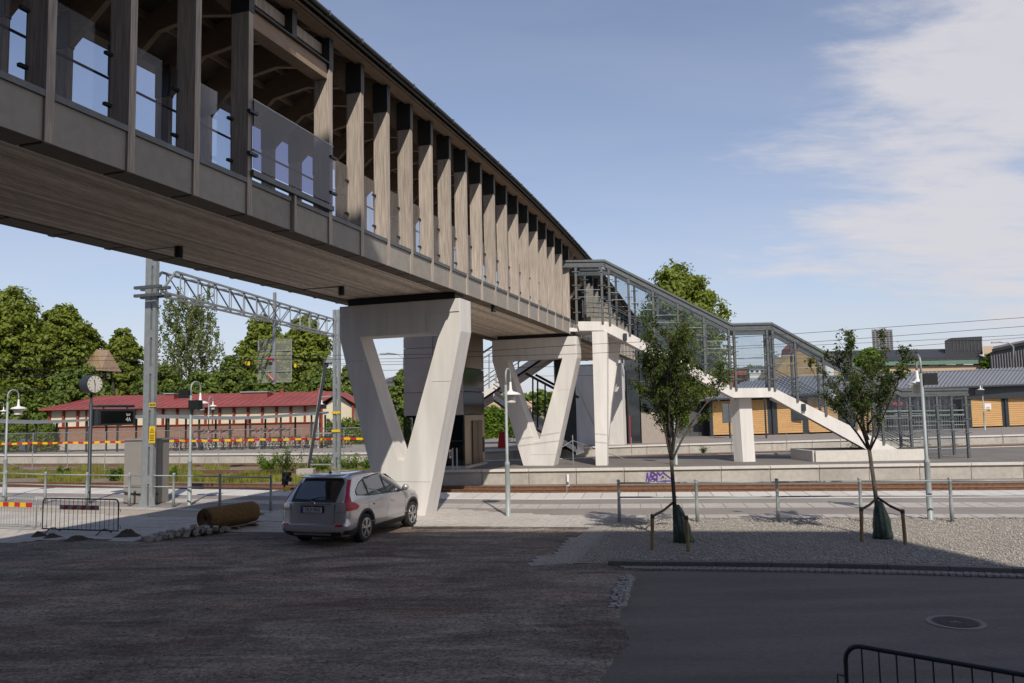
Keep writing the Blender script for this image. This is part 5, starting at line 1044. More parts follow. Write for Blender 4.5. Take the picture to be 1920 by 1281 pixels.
mb = MB(); mb.box((hc.x-1.2, hc.y-.1, 5.44), (.24, .02, .18)); mb.build('yellow_tag', 'yellow', hm_); mb = MB(); mb.box((hc.x+.95, hc.y+.1, 5.30), (.10, .02, .16)); mb.build('yellow_tag', 'yellow', hm_)
# leaning strut mast
st = thing('leaning_strut', 'leaning grey steel strut on a concrete foot left of the slim mast', 'strut', gz(578, 886, -.1)); a = gz(578, 885, -.1); b = gy(613, 672, a.y+.2)
mb = MB(); mb.bar(a, b, .12, .10); mb.build('strut_beam', 'darksteel', st); mb = MB(); mb.bar(a-Vector((.1, 0, 0)), b-Vector((.1, 0, 0)), .03, .10); mb.build('flange', 'galv', st)
for (x0, y0), (x1, y1) in (((581, 871), (622, 871)), ((592, 813), (622, 812)), ((603, 744), (622, 743))): mb = MB(); mb.bar(gy(x0, y0, a.y), gy(x1, y1, a.y), .06, .07); mb.build('tie_bar', 'galv', st)
mb = MB(); mb.box((b.x+.15, b.y, b.z-.1), (.5, .3, .3)); mb.build('pulley_box', 'galv', st); mb = MB(); c = gz(574, 892, -.1); mb.box((c.x, c.y, .05), (.85, .6, .4)); mb.build('footing', 'conc', st)
def wire(label, px, r=.012, zY=None, ext=True):
    P = []
    for x, y, Y in px: P.append(gy(x, y, Y))
    if ext: P = [P[0]+(P[0]-P[1]).normalized()*40]+P+[P[-1]+(P[-1]-P[-2]).normalized()*25]
    mb = MB(); mb.tube(P, r, 5); return mb.build('overhead_wire', 'black', None, label=label, cat='wire', group='overhead wires along the tracks')
Yn = lambda x: 33+(960-x)*.0045
wire('topmost thin dark overhead wire, the highest one across the right side of the sky', [(x, y, Yn(x)) for x, y in ((240, 668), (691, 666), (813, 664), (930, 657), (1100, 646), (1345, 634.6), (1520, 624), (1920, 595.5))], .009)
wire('second thin overhead wire from the top, just below the highest one', [(x, y, Yn(x)) for x, y in ((240, 676), (691, 673.5), (813, 671), (930, 668), (1102, 663), (1345, 651), (1448, 646.7), (1680, 630), (1920, 612))], .009)
wire('third overhead wire from the top, above the black roof of the long apartment block', [(x, y, 45) for x, y in ((240, 690), (691, 684.5), (813, 682), (930, 679), (1102, 672), (1345, 655.6), (1700, 639.5), (1920, 628))], .012)
wire('fourth overhead wire from the top, touching the top of the slim mast', [(x, y, 46) for x, y in ((240, 701), (691, 695), (813, 693), (930, 690.5), (1102, 686), (1345, 675.6), (1700, 650), (1920, 633))], .012)
for Y, z, l in ((55, 6.3, 'distant overhead wire crossing in front of the big trees on the left'), (58, 5.4, 'lowest distant overhead wire in front of the park trees')):
    mb = MB(); mb.tube([(-70, Y+16, z), (-30, Y+2, z-.1), (-8, Y-4, z), (12, Y-1, z-.05), (60, Y+9, z)], .012, 5); mb.build('overhead_wire', 'darksteel', None, label=l, cat='wire', group='overhead wires along the tracks')
# ================================================================== VEGETATION
def leaves(P, Nrm, size, asp=.6):
    n = len(P); r = rng.normal(size=(n, 3)); Nn = Nrm+rng.normal(size=(n, 3))*.75; Nn /= np.linalg.norm(Nn, axis=1, keepdims=True)+1e-9
    T = np.cross(Nn, r); T /= np.linalg.norm(T, axis=1, keepdims=True)+1e-9; B = np.cross(Nn, T); s = (size*rng.uniform(.6, 1.3, (n, 1)))
    a, b = T*s, B*s*asp; bend = Nn*s*.18
    V = np.stack([P-a, P-b+bend, P+a, P+b+bend], 1).reshape(-1, 3); return V, np.arange(n*4).reshape(-1, 4)
def crown_pts(lobes, n, clump=.20, K=26, fill=.25):
    vol = np.array([(l[1][0]*l[1][2])**1.0 for l in lobes]); vol = vol/vol.sum(); Ps, Ns = [], []
    for (c, r), w in zip(lobes, vol):
        k = max(6, int(K)); d = rng.normal(size=(k, 3)); d /= np.linalg.norm(d, axis=1, keepdims=True); d[:, 2] = np.abs(d[:, 2])*np.where(rng.random(k) < .72, 1, -1); rad = np.where(rng.random(k) < fill, rng.uniform(.2, .8, k), rng.uniform(.82, 1.05, k))
        cc = np.array(c)+d*rad[:, None]*np.array(r); m = int(n*w/k)+1; cr = clump*np.mean(r)*rng.uniform(.6, 1.5, k)
        q = rng.normal(size=(k, m, 3)); q /= np.linalg.norm(q, axis=2, keepdims=True); rr = rng.random((k, m, 1))**.45
        off = q*rr*cr[:, None, None]*np.array([1.15, 1.15, .75]); Ps.append((cc[:, None, :]+off).reshape(-1, 3)); Ns.append((q*.8+d[:, None, :]*.7+np.array([0, 0, .5])).reshape(-1, 3))
    return np.concatenate(Ps), np.concatenate(Ns)
def bigtree(nm, label, px, Y, hw_, top, bot, base=.5, m='leaf_lime', n=11000, size=.30, lob=11, trunk=True, group=None, shape='round', cat='tree', K=34, clump=.26):
    c0 = gy(px, (top+bot)/2, Y); s = FPX/Y; R = hw_/s; zt = gy(px, top, Y).z; zb_ = gy(px, bot, Y).z; H = zt-zb_; r = thing(nm, label, cat, (c0.x, Y, base), group); lobes = []
    for i in range(lob):
        t = (i+.5)/lob; z = zb_+H*(.12+.76*t); 
        if shape == 'round': env = math.sqrt(max(.05, 1-(2*t-.95)**2))
        elif shape == 'cone': env = 1.02-t*.9
        else: env = .75+.25*math.sin(t*9)
        a = i*2.4+px; rr = R*(.50+.14*math.sin(i*1.9)); d = max(0, R*env-rr*.8); lobes.append(((c0.x+d*math.cos(a), Y+d*math.sin(a)*.8, z), (rr, rr, rr*.85+H*.05)))
    lobes.append(((c0.x, Y, zt-H*.13), (R*.38, R*.38, H*.13))); lobes.append(((c0.x, Y, zb_+H*.45), (R*.78, R*.6, H*.40))); n = int(n*2.1); size = size*.80; K = int(K*1.25)
    P, Nn = crown_pts(lobes, n, clump=clump, K=K); V, F = leaves(P, Nn, size); npmesh('crown', V, F, m, r)
    if trunk:
        mb = MB(); tr = max(.12, R*.07); mb.tube([(c0.x, Y, base-.3), (c0.x+.1, Y, (base+zb_)/2+.5), (c0.x-.1, Y, zb_+H*.5), (c0.x, Y, zb_+H*.8)], [tr*1.3, tr, tr*.7, tr*.25], 8); tk = mb.build('trunk', 'bark', r, smooth=True)
        for i in range(5): l = lobes[i*2 % len(lobes)]; mb = MB(); mb.tube([(c0.x, Y, zb_+H*.15+i*.3), tuple(l[0])], [tr*.5, tr*.15], 6); mb.build('limb', 'bark', tk, smooth=True)
    return r
bigtree('linden_tree', 'tall broad linden at the left picture edge, the highest of the park trees', 10, 84, 84, 552, 800, n=20000, lob=16, size=.28, K=46)
bigtree('linden_tree', 'full linden second from the left picture edge, behind the left street lamp', 112, 88, 62, 573, 800, n=15000, lob=14, size=.28, K=44)
bigtree('linden_tree', 'linden rising directly behind the wooden bell tower', 160, 90, 38, 612, 800, n=8000, lob=9, size=.28, K=36)
bigtree('linden_tree', 'rounded linden between the bell tower and the tall overhead line mast', 228, 92, 42, 616, 800, n=9000, lob=10, size=.28, K=36)
bigtree('linden_tree', 'linden left of the mesh safety screens, seen below the girder', 492, 84, 50, 598, 760, n=10000, lob=11, size=.27, K=40)
bigtree('linden_tree', 'linden right of the mesh safety screens, next to the slim mast', 574, 84, 44, 592, 760, n=10000, lob=11, size=.27, K=40)
bigtree('linden_tree', 'large rounded tree rising behind the glazed staircase', 1276, 84, 88, 510, 775, n=20000, lob=16, size=.28, K=46)
bigtree('evergreen_tree', 'dark conical evergreen between the birch and the screened drop post', 430, 80, 36, 668, 775, n=5000, lob=7, size=.22, m='leaf_dark', shape='cone')
bigtree('bushy_tree', 'bushy dark tree just right of the slim overhead line mast', 668, 80, 44, 688, 800, n=7000, lob=8, size=.24, m='leaf_dark')
bigtree('bushy_tree', 'small green tree left of the elevator tower, framed by the nearest V pier', 757, 86, 34, 695, 800, n=5000, lob=6, size=.24, m='leaf_dark')
bigtree('bushy_tree', 'low dark bush below the bell tower, behind the platform clock', 150, 78, 64, 708, 800, n=7000, lob=9, size=.24, m='leaf_dark', trunk=False)
bigtree('bushy_tree', 'broad bush under the left side of the birch', 300, 80, 52, 700, 800, n=6000, lob=8, size=.24, m='leaf_dark', trunk=False)
bigtree('bushy_tree', 'bush row under the right side of the birch, behind the red roof', 385, 79, 50, 712, 800, n=6000, lob=8, size=.24, m='leaf_dark', trunk=False)
bigtree('bushy_tree', 'bush below the mesh screens, behind the red roof', 500, 78, 56, 716, 790, n=5000, lob=8, size=.24, m='leaf_dark', trunk=False)
bigtree('bushy_tree', 'bush behind the right gable of the red roofed building', 600, 78, 50, 705, 790, n=5000, lob=8, size=.24, m='leaf_dark', trunk=False)
bigtree('bushy_tree', 'dark bush at the left edge under the tallest linden', 30, 76, 66, 742, 830, n=6000, lob=8, size=.24, m='leaf_dark', trunk=False)
bigtree('bushy_tree', 'small tree before the dark office building at the right edge', 1862, 130, 22, 668, 705, n=2500, lob=5, size=.35, m='leaf_hedge')
bigtree('bushy_tree', 'small green tree behind the low grey roof, partly hidden by the right street tree', 1630, 110, 30, 660, 712, n=2500, lob=5, size=.3, m='leaf_hedge')
# birch: upright limbs with hanging curtains of fine leaves
bc = gy(352, 760, 86); br = thing('birch_tree', 'airy birch with drooping twigs between the line mast and the screens', 'tree', (bc.x, 86, .5)); zt = gy(352, 540, 86).z
mb = MB(); mb.tube([(bc.x, 86, .3), (bc.x+.2, 86, 5), (bc.x-.2, 86, 10), (bc.x, 86, zt-.5)], [.24, .18, .1, .03], 8); tk = mb.build('trunk', 'white_conc', br, smooth=True); P = []; Nn = []
for i in range(46):
    t = i/46; z0 = 4.5+t*(zt-6.5); a = i*2.39; ln = (1-.45*t)*rng.uniform(2.6, 5.4); tip = np.array([bc.x+math.cos(a)*ln, 86+math.sin(a)*ln*.8, z0+ln*.75+.5])
    mb = MB(); mb.tube([(bc.x, 86, z0), tuple((np.array([bc.x, 86, z0])+tip)/2+np.array([0, 0, .3])), tuple(tip)], [.05, .03, .012], 4); mb.build('limb', 'bark', tk)
    for j in range(13):
        q = np.array([bc.x, 86, z0])*(1-(.35+.65*j/12))+tip*(.35+.65*j/12)+rng.normal(size=3)*.22; dl = rng.uniform(.6, 2.2); m_ = 22
        P.append(q+np.stack([rng.normal(size=m_)*.09, rng.normal(size=m_)*.09, -rng.random(m_)*dl], 1)); Nn.append(rng.normal(size=(m_, 3)))
P = np.concatenate(P); Nn = np.concatenate(Nn); V, F = leaves(P, Nn, .13, .7); npmesh('crown', V, F, 'leaf_birch', br)
def hedge(label, x0, x1, y0, y1, Y, n, m='leaf_hedge', dep=1.2, size=.12):
    a, b = gy(x0, y1, Y), gy(x1, y1, Y); zt = gy(x0, y0, Y).z; zb_ = max(.4, a.z); r = thing('hedge', label, 'hedge', ((a.x+b.x)/2, Y, zb_)); P = np.stack([rng.uniform(a.x, b.x, n), Y+rng.choice([0, 1], n, p=[.8, .2])*rng.uniform(0, dep, n)+rng.normal(size=n)*.1, zb_+(zt-zb_)*rng.random(n)], 1)
    P[:, 2] += np.where(P[:, 2] > zt-.2, rng.normal(size=n)*.12+np.sin(P[:, 0]*3.1)*.1, 0); V, F = leaves(P, np.tile([0, -.7, .6], (n, 1)), size); npmesh('foliage', V, F, m, r)
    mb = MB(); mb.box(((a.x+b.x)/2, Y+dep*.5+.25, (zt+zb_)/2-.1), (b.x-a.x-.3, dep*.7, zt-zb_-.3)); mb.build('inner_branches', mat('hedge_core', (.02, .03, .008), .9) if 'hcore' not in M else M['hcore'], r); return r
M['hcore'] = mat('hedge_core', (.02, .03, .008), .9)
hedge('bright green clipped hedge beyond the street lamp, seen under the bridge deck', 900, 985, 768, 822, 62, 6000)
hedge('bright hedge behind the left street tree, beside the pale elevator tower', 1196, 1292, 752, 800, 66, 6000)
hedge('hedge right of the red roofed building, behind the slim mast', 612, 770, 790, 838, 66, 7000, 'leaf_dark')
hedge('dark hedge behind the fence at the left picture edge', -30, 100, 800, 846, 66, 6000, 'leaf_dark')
def treeline(label, pts, Y, n, m, size, z0=0):
    xs_ = rng.uniform(pts[0][0], pts[-1][0], n); top = np.array([lerp_poly(pts, x) for x in xs_]); y = top+(778-top)*rng.random(n)**1.3+np.sin(xs_*.11)*3+np.sin(xs_*.37)*2
    P = np.array([tuple(gy(a, b, Y+rng.uniform(-4, 4))) for a, b in zip(xs_, y)]); V, F = leaves(P, np.tile([0, -.5, .7], (n, 1)), size); return npmesh('distant_trees', V, F, m, None, label=label, cat='trees', kind='stuff')
treeline('distant dark wooded ridge seen below the stair landing', [(1340, 716), (1390, 690), (1430, 692), (1470, 712), (1560, 722)], 210, 5000, 'leaf_dark', .8)
treeline('distant trees along the horizon under the bridge', [(600, 745), (760, 728), (900, 742), (1100, 735), (1200, 730), (1340, 728)], 150, 9000, 'leaf_dark', .7)
treeline('distant trees filling the horizon behind the park on the left', [(-250, 690), (-100, 700), (0, 700), (300, 712), (620, 728)], 125, 12000, 'leaf_dark', .6)
treeline('distant trees beyond the right edge of the station roofs', [(1900, 700), (2000, 690), (2400, 700)], 170, 5000, 'leaf_dark', .8)
# ---- weeds between the tracks
def blades(name, n, fx, m, h, w, label, cat='weeds'):
    P = fx(n); n = len(P); a = rng.uniform(0, 3.14, n); H = h*rng.uniform(.3, 1.2, n); W_ = w*rng.uniform(.6, 1.4, n); d = np.stack([np.cos(a), np.sin(a), np.zeros(n)], 1)*W_[:, None]; l = rng.normal(size=(n, 3))*H[:, None]*.28; l[:, 2] = H
    V = np.stack([P-d, P+d, P+l+d*.25, P+l-d*.25], 1).reshape(-1, 3); return npmesh(name, V, np.arange(n*4).reshape(-1, 4), m, None, label=label, cat=cat, kind='stuff')
def wd(lo, hi, x0, x1, cl=0.0):
    def f(n):
        x = rng.uniform(x0, x1, n); e = np.array([E(q) for q in x]); t = np.array([lerp_poly(T2, q) for q in x]); y = e+lo+(t-hi-e-lo)*rng.random(n); k = (np.sin(x*1.3)+np.sin(x*.47+y)+np.sin(y*1.9+x*.3)) > cl; return np.stack([x[k], y[k], np.full(k.sum(), -.13)], 1)
    return f
blades('trackside_grass', 60000, wd(3.4, 1.3, -34, -4), 'weed', .30, .014, 'yellow green grass growing between the near and middle tracks')
blades('red_weeds', 7000, wd(3.2, 1.2, -30, -4, .7), 'weedred', .26, .013, 'reddish dry weeds among the grass between the tracks')
def strip2(n): x = rng.uniform(-34, -4, n); y = np.array([lerp_poly(T2, q) for q in x])+rng.uniform(1.1, 4.2, n); k = np.sin(x*.9)+np.sin(x*2.3+y) > .1; return np.stack([x[k], y[k], np.full(k.sum(), -.13)], 1)
blades('far_trackside_grass', 9000, strip2, 'weed', .3, .015, 'grass growing before the far platform wall on the left')
def shrub(label, px, py, wpx, hpx, n=700, m='leaf_hedge', z=-.13):
    b = gz(px, py, z); s = FPX/b.y; R = wpx/2/s; H = hpx/s; r = thing('wild_shrub', label, 'shrub', b); P = []; 
    for k in range(9):
        a = rng.uniform(0, 6.28); tip = np.array([b.x+math.cos(a)*R*.8, b.y+math.sin(a)*R*.6, z+H*rng.uniform(.55, 1)]); bb = np.array([b.x+math.cos(a)*R*.2, b.y, z]); mb = MB(); mb.tube([tuple(bb), tuple(tip)], [.012, .005], 4); mb.build('stem', 'bark', r)
        t = rng.random((n//9, 1)); P.append(bb+(tip-bb)*(.15+.9*t)+rng.normal(size=(n//9, 3))*R*.16)
    P = np.concatenate(P); V, F = leaves(P, rng.normal(size=P.shape)+[0, 0, .6], .065, .5); npmesh('foliage', V, F, m, r)
for i, (a, b, w, h, l) in enumerate([(540, 884, 62, 42, 'tallest wild shrub on the track bed, left of the leaning strut'), (500, 884, 44, 28, 'low wild shrub left of the tallest track side shrub'), (600, 884, 44, 28, 'wild shrub between the leaning strut and the slim mast'), (655, 884, 50, 28, 'wild shrub right of the slim mast, beside the V pier'), (700, 882, 44, 26, 'wild shrub behind the foot of the nearest V pier'),
     (215, 902, 34, 24, 'wild shrub left of the grey cabinet'), (312, 902, 42, 26, 'wild shrub between the line mast and the two-box lamp'), (690, 886, 30, 20, 'small wild shrub at the very foot of the V pier'), (120, 893, 26, 16, 'little weed bush behind the striped barrier')]): shrub(l, a, b, w, h, 900)
shrub('small yellow green weed at the far platform wall, right of the left tree', 1318, 850, 20, 16, 120, z=.0); shrub('small weed beside the stair foot on the island platform', 1610, 838, 34, 18, 200, z=.0)
# ---- the two young street trees
def street_tree(label, base, fork, top, spread, nlimb, nleaf, seed, dense, lean=0.0, lsize=.042):
    rs = np.random.default_rng(seed); b = np.array(base, float); r = thing('street_tree', label, 'tree', base); f = b+np.array([lean, .05, fork]); P = []; Nn = []
    mb = MB(); mb.tube([tuple(b), tuple(b+(f-b)*.5+[.02, 0, 0]), tuple(f)], [.052, .045, .04], 10); tk = mb.build('trunk', 'bark', r, smooth=True); br = MB()
    def branch(p, d, ln, rad, lev):
        pts = [p]; n = 5; q = p.copy()
        for i in range(n): d = d+rs.normal(size=3)*.10+np.array([0, 0, .05 if lev else .03]); d /= np.linalg.norm(d); q = q+d*ln/n; pts.append(q.copy())
        mbb = MB(); mbb.tube([tuple(x) for x in pts], [rad*(1-.8*i/n) for i in range(n+1)], 6 if lev < 2 else 4)
        if lev == 0: mbb.build('branch', 'bark', r, smooth=True)
        else: br.add(mbb.v, mbb.f)
        if lev < 2:
            for k in range(dense if lev == 0 else 6):
                t = rs.uniform(.22, 1); i = min(n-1, int(t*n)); pp = pts[i]+(pts[i+1]-pts[i])*(t*n-i); a = rs.uniform(0, 6.28); dd_ = d*.75+np.array([math.cos(a), math.sin(a), .25])*.75; dd_ /= np.linalg.norm(dd_); branch(pp, dd_, ln*rs.uniform(.22, .42)*(1.15-t*.5), rad*.4, lev+1)
        if lev >= 1:
            m_ = int(nleaf); t = rs.random(m_)*n*.999; i = t.astype(int); A = np.array(pts); L_ = A[i]+(A[i+1]-A[i])*(t-i)[:, None]+rs.normal(size=(m_, 3))*.045; P.append(L_); Nn.append(rs.normal(size=(m_, 3))+[0, 0, .8])
    for k in range(nlimb):
        a = k*2.4+seed; sp_ = spread*(.35+.65*rs.random()) if k else .05; d = np.array([math.cos(a)*sp_, math.sin(a)*sp_, 1.0]); d /= np.linalg.norm(d); z = k/nlimb*.5*(top-fork)*.55
        branch(f+np.array([0, 0, -.05+(z if k % 2 else 0)]), d, (top-fork)*(1.0 if k == 0 else rs.uniform(.62, .92))-(z if k % 2 else 0)*.6, .026, 0)
    br.build('twigs', 'bark', r, kind='stuff'); P = np.concatenate(P); Nn = np.concatenate(Nn); V, F = leaves(P, Nn, lsize, .5); npmesh('crown', V, F, 'leaf_st', r); return r
b1 = gz(1267, 1020); b2 = gz(1650, 1012)
street_tree('young street tree with a dense narrow crown, the left one on the gravel', (b1.x, b1.y, .04), 1.80, 4.9, .50, 12, 23, 5, 9, -.02, .034)
street_tree('young street tree with a broad airy crown, the right one on the gravel', (b2.x, b2.y, .04), 1.95, 4.65, .98, 9, 13, 8, 7, -.10, .040)
for (b, s1, s2, bag, l) in ((b1, (1223, 1035), (1291, 1039), (1286, .18), 'left'), (b2, (1616, 1020), (1698, 1026), (1648, .04), 'right')):
    sp1, sp2 = gz(*s1), gz(*s2); 
    for p, w in ((sp1, 'left'), (sp2, 'right')):
        mb = MB(); t = p+Vector((.03 if w == 'left' else -.02, 0, .78)); mb.tube([p, t], .038, 10); st_ = mb.build('timber_stake', 'stake', None, smooth=False, label=f'{w} round timber stake supporting the {l} young street tree', cat='stake', loc=p)
        mb = MB(); A = t-Vector((0, 0, .05)); Bq = Vector((b.x, b.y, .82+.1)); mid = (A+Bq)/2-Vector((0, 0, .03)); mb.bar(A, mid, .012, .055); mb.bar(mid, Bq, .012, .055); mb.lathe(A, [(.045, -.035), (.045, .03)], 10); mb.build('tie_strap', M['bark'], st_)
    n = 30; mb = MB(); vs = []; m_ = 14; R = .20; cx = b.x+bag[1]
    for i in range(m_+1):
        t = i/m_; rr = R*(1.02-.62*t**1.6)*(1 if t < .98 else .8)
        for k in range(n): a = 2*math.pi*k/n; q = rr*(1+.13*math.sin(3*a+t*3)+.09*math.sin(7*a-t*5)+.05*math.sin(13*a+t*9)+random.uniform(-.02, .02)); vs.append((cx+q*math.cos(a)-bag[1]*.75*t, b.y-.12*(1-t)+q*.8*math.sin(a), .04+.80*t+.02*math.sin(4*a)))
    mb.add(vs, [(i*n+k, i*n+(k+1) % n, (i+1)*n+(k+1) % n, (i+1)*n+k) for i in range(m_) for k in range(n)]+[tuple(range(n))[::-1], tuple(range(m_*n, (m_+1)*n))])
    mb.build('watering_bag', 'rust_bag', None, smooth=True, label=f'crumpled dark green watering bag wrapped round the foot of the {l} street tree', cat='watering bag', loc=(cx, b.y, .04))
# ================================================================== BUILDINGS AND THINGS BEYOND THE TRACKS, LEFT
Y0 = 67.0; rb = thing('red_roofed_building', 'long low building with dark red metal roof, cream panels and brick base', 'building', (-27, Y0, .5))
xa, xb = -38.9, -16.3; zb0, zbr, zev = .5, 2.38, 3.78
mb = MB(); mb.box(((xa+xb)/2, Y0+3, (zb0+zbr)/2), (xb-xa, 6, zbr-zb0)); mb.build('brick_base', 'brick', rb); mb = MB(); mb.box(((xa+xb)/2, Y0+2.97, .82), (xb-xa, 6.02, .66)); mb.build('plinth', 'conc', rb)
mb = MB(); mb.box(((xa+xb)/2, Y0+3.05, (zbr+zev)/2), (xb-xa, 5.9, zev-zbr)); mb.build('upper_wall', 'cream', rb)
x = xa
while x < xb+.1:
    mb = MB(); mb.box((x, Y0-.03, (zbr+zev)/2), (.17, .12, zev-zbr)); mb.build('timber_post', 'redwood', rb)
    if x+1.2 < xb: mb = MB(); mb.box((x+.61, Y0+.06, (zbr+zev)/2), (.96, .06, zev-zbr-.08)); mb.build('wall_panel', 'cream', rb)
    x += 1.19
for k in range(4): mb = MB(); mb.box((xa+3.1+5.3*k, Y0-.05, (zbr+zev)/2), (.09, .1, zev-zbr)); mb.build('downpipe', 'redwood', rb)
mb = MB(); mb.bar((xa-.3, Y0-.02, zbr), (xb+.2, Y0-.02, zbr), .16, .07); mb.bar((xa-.5, Y0-.05, zev+.03), (xb+.2, Y0-.05, zev+.03), .16, .14); mb.build('sill_beam', 'redwood', rb, kind='stuff')
rf_ = MB(); rf_.hexa([(xa-.6, Y0-.6, zev+.02), (xb+.4, Y0-.6, zev+.02), (xb+.4, Y0+5.5, zev+1.2), (xa+1.6, Y0+5.5, zev+1.2), (xa-.6, Y0-.6, zev+.14), (xb+.4, Y0-.6, zev+.14), (xb+.4, Y0+5.5, zev+1.32), (xa+1.6, Y0+5.5, zev+1.32)]); rfo = rf_.build('roof', 'redsteel', rb)
sm = MB(); x = xa
while x < xb+.4: sm.bar((x, Y0-.6, zev+.155), (x+max(0, (xa+1.2-x)), Y0+5.5, zev+1.335), .035, .04); x += .6
sm.build('roof_seam', mat('dull_red_seam', (.33, .05, .06), .5), rfo, kind='stuff')
for cx, w, top_ in ((-22.6, 2.3, 'galv'), (-30.0, .8, 'galv')):
    mb = MB(); mb.box((cx, Y0+3.4, zev+1.0), (w, 1.6, .55)); o = mb.build('roof_hatch', 'redsteel', rb); mb = MB(); mb.box((cx, Y0+3.4, zev+1.32), (w+.15, 1.8, .10)); mb.build('hatch_lid', top_, o)
for cx in (-20.7, -17.4): mb = MB(); mb.lathe((cx, Y0+4.4, zev+.9), [(.14, 0), (.14, .55), (.18, .56), (.18, .68), (.0, .7)], 10); mb.build('vent_pipe', 'redsteel', rb)
gx0, gx1 = -16.0, -13.4; mb = MB(); mb.box(((gx0+gx1)/2, Y0+2, 2.0), (gx1-gx0, 4, 3.0)); mb.prism([(gx0, Y0, 3.5), (gx1, Y0, 3.5), ((gx0+gx1)/2, Y0, 4.7)], (0, 4, 0)); mb.build('gable_porch', 'cream', rb, kind='stuff')
for s in (-1, 1):
    mb = MB(); cx = (gx0+gx1)/2; mb.hexa([(cx, Y0-.5, 4.75), (cx+s*1.75, Y0-.5, 3.72), (cx+s*1.75, Y0+4, 3.72), (cx, Y0+4, 4.75), (cx, Y0-.5, 4.88), (cx+s*1.75, Y0-.5, 3.85), (cx+s*1.75, Y0+4, 3.85), (cx, Y0+4, 4.88)]); mb.build('gable_roof', 'redsteel', rb)
for x_ in (gx0, gx1): mb = MB(); mb.box((x_, Y0-.3, 2.1), (.14, .14, 3.2)); mb.build('timber_post', 'redwood', rb)
# bell tower
bt = thing('bell_tower', 'old wooden bell tower with a steep shake roof on slanting legs', 'bell tower', (-41.2, 80, .5)); cx, cy = -41.25, 80
e0, e1 = 7.75, 9.95
rp = [(cx-1.55, cy-1.2, e0), (cx+.62, cy-1.5, e0), (cx+1.55, cy+.8, e0), (cx-.7, cy+1.2, e0)]; ra, rc = (cx-.38, cy-.5, e1), (cx+.48, cy+.2, e1)
for nm, q in (('roof_plane', [rp[0], rp[1], ra]), ('roof_plane', [rp[1], rp[2], rc, ra]), ('roof_plane', [rp[2], rp[3], rc]), ('roof_plane', [rp[3], rp[0], ra, rc])): mb = MB(); mb.add(q, [tuple(range(len(q)))]); mb.build(nm, 'brownwood', bt)
for k in range(7):
    t = (k+.5)/7; a = Vector(rp[0]).lerp(Vector(rp[1]), t); b = Vector(ra); mb = MB(); mb.bar(a+Vector((0, -.03, .03)), a.lerp(b, .9)+Vector((0, -.03, .03)), .07, .03); mb.build('cover_batten', 'stake', bt)
mb = MB(); mb.bar(rp[1], ra, .12, .10); mb.bar(rp[0], ra, .10, .08); mb.build('hip_board', 'stake', bt, kind='stuff')
for dx, dy, bx, by in ((-.5, -.5, -1.5, -1.2), (.4, -.5, .9, -1.4), (.6, .5, 1.5, 1.2), (-.5, .5, -1.0, 1.2), (0, -.5, -.4, -1.6), (.3, 0, .3, 0)): mb = MB(); mb.bar((cx+bx, cy+by, .5), (cx+dx, cy+dy, e0+.1), .17, .17); mb.build('leg', 'bark' if dx > .2 else 'brownwood', bt)
mb = MB(); mb.box((cx, cy, 4.5), (3.2, 2.8, .15)); mb.build('platform', 'brownwood', bt)
# bicycle shelter
sh_ = thing('bicycle_shelter', 'long wavy grey bicycle shelter on dark posts before the brick wall', 'shelter', (-27, 61.5, .5)); SH = 61.8
px_ = xs(-60, -14.6, .8); zw = lambda x: 2.88+.13*math.sin(x*.42+1.0)
mb = MB()
for a, b in zip(px_, px_[1:]): mb.hexa([(a, SH-.9, zw(a)), (b, SH-.9, zw(b)), (b, SH+1.4, zw(b)+.1), (a, SH+1.4, zw(a)+.1), (a, SH-.9, zw(a)+.12), (b, SH-.9, zw(b)+.12), (b, SH+1.4, zw(b)+.24), (a, SH+1.4, zw(a)+.24)])
mb.build('canopy', mat('canopy_steel', (.20, .21, .22), .5, .3), sh_)
x = -59.0; k = 0
while x < -14.6:
    for dy in (-.55, 1.1): mb = MB(); mb.bar((x+dy*.4, SH+dy, .5), (x+dy*.4, SH+dy, zw(x)), .12, .12); mb.build('post', 'darksteel', sh_)
    x += 2.35 if k % 3 else 1.55; k += 1
for x0 in (-23.4, -18.9):
    rk = thing('bicycle_rack', ('two-tier bicycle rack with red cradles left of the centre post' if x0 < -20 else 'two-tier bicycle rack with red cradles nearest the gable end'), 'bicycle rack', (x0, 62, .5))
    mb = MB(); mb.bar((x0-1.6, 62, 1.72), (x0+1.6, 62, 1.72), .5, .05); mb.build('upper_tier', 'galv', rk)
    for k in range(7): mb = MB(); mb.bar((x0-1.4+.45*k, 61.7, 1.80), (x0-1.2+.45*k, 62.5, 1.98), .10, .12); mb.build('cradle', 'red' if k % 2 else 'galv', rk)
    for s in (-1.5, 0, 1.5): mb = MB(); mb.bar((x0+s, 62.1, .5), (x0+s, 62.1, 1.9), .06, .06); mb.build('rack_post', 'galv', rk)
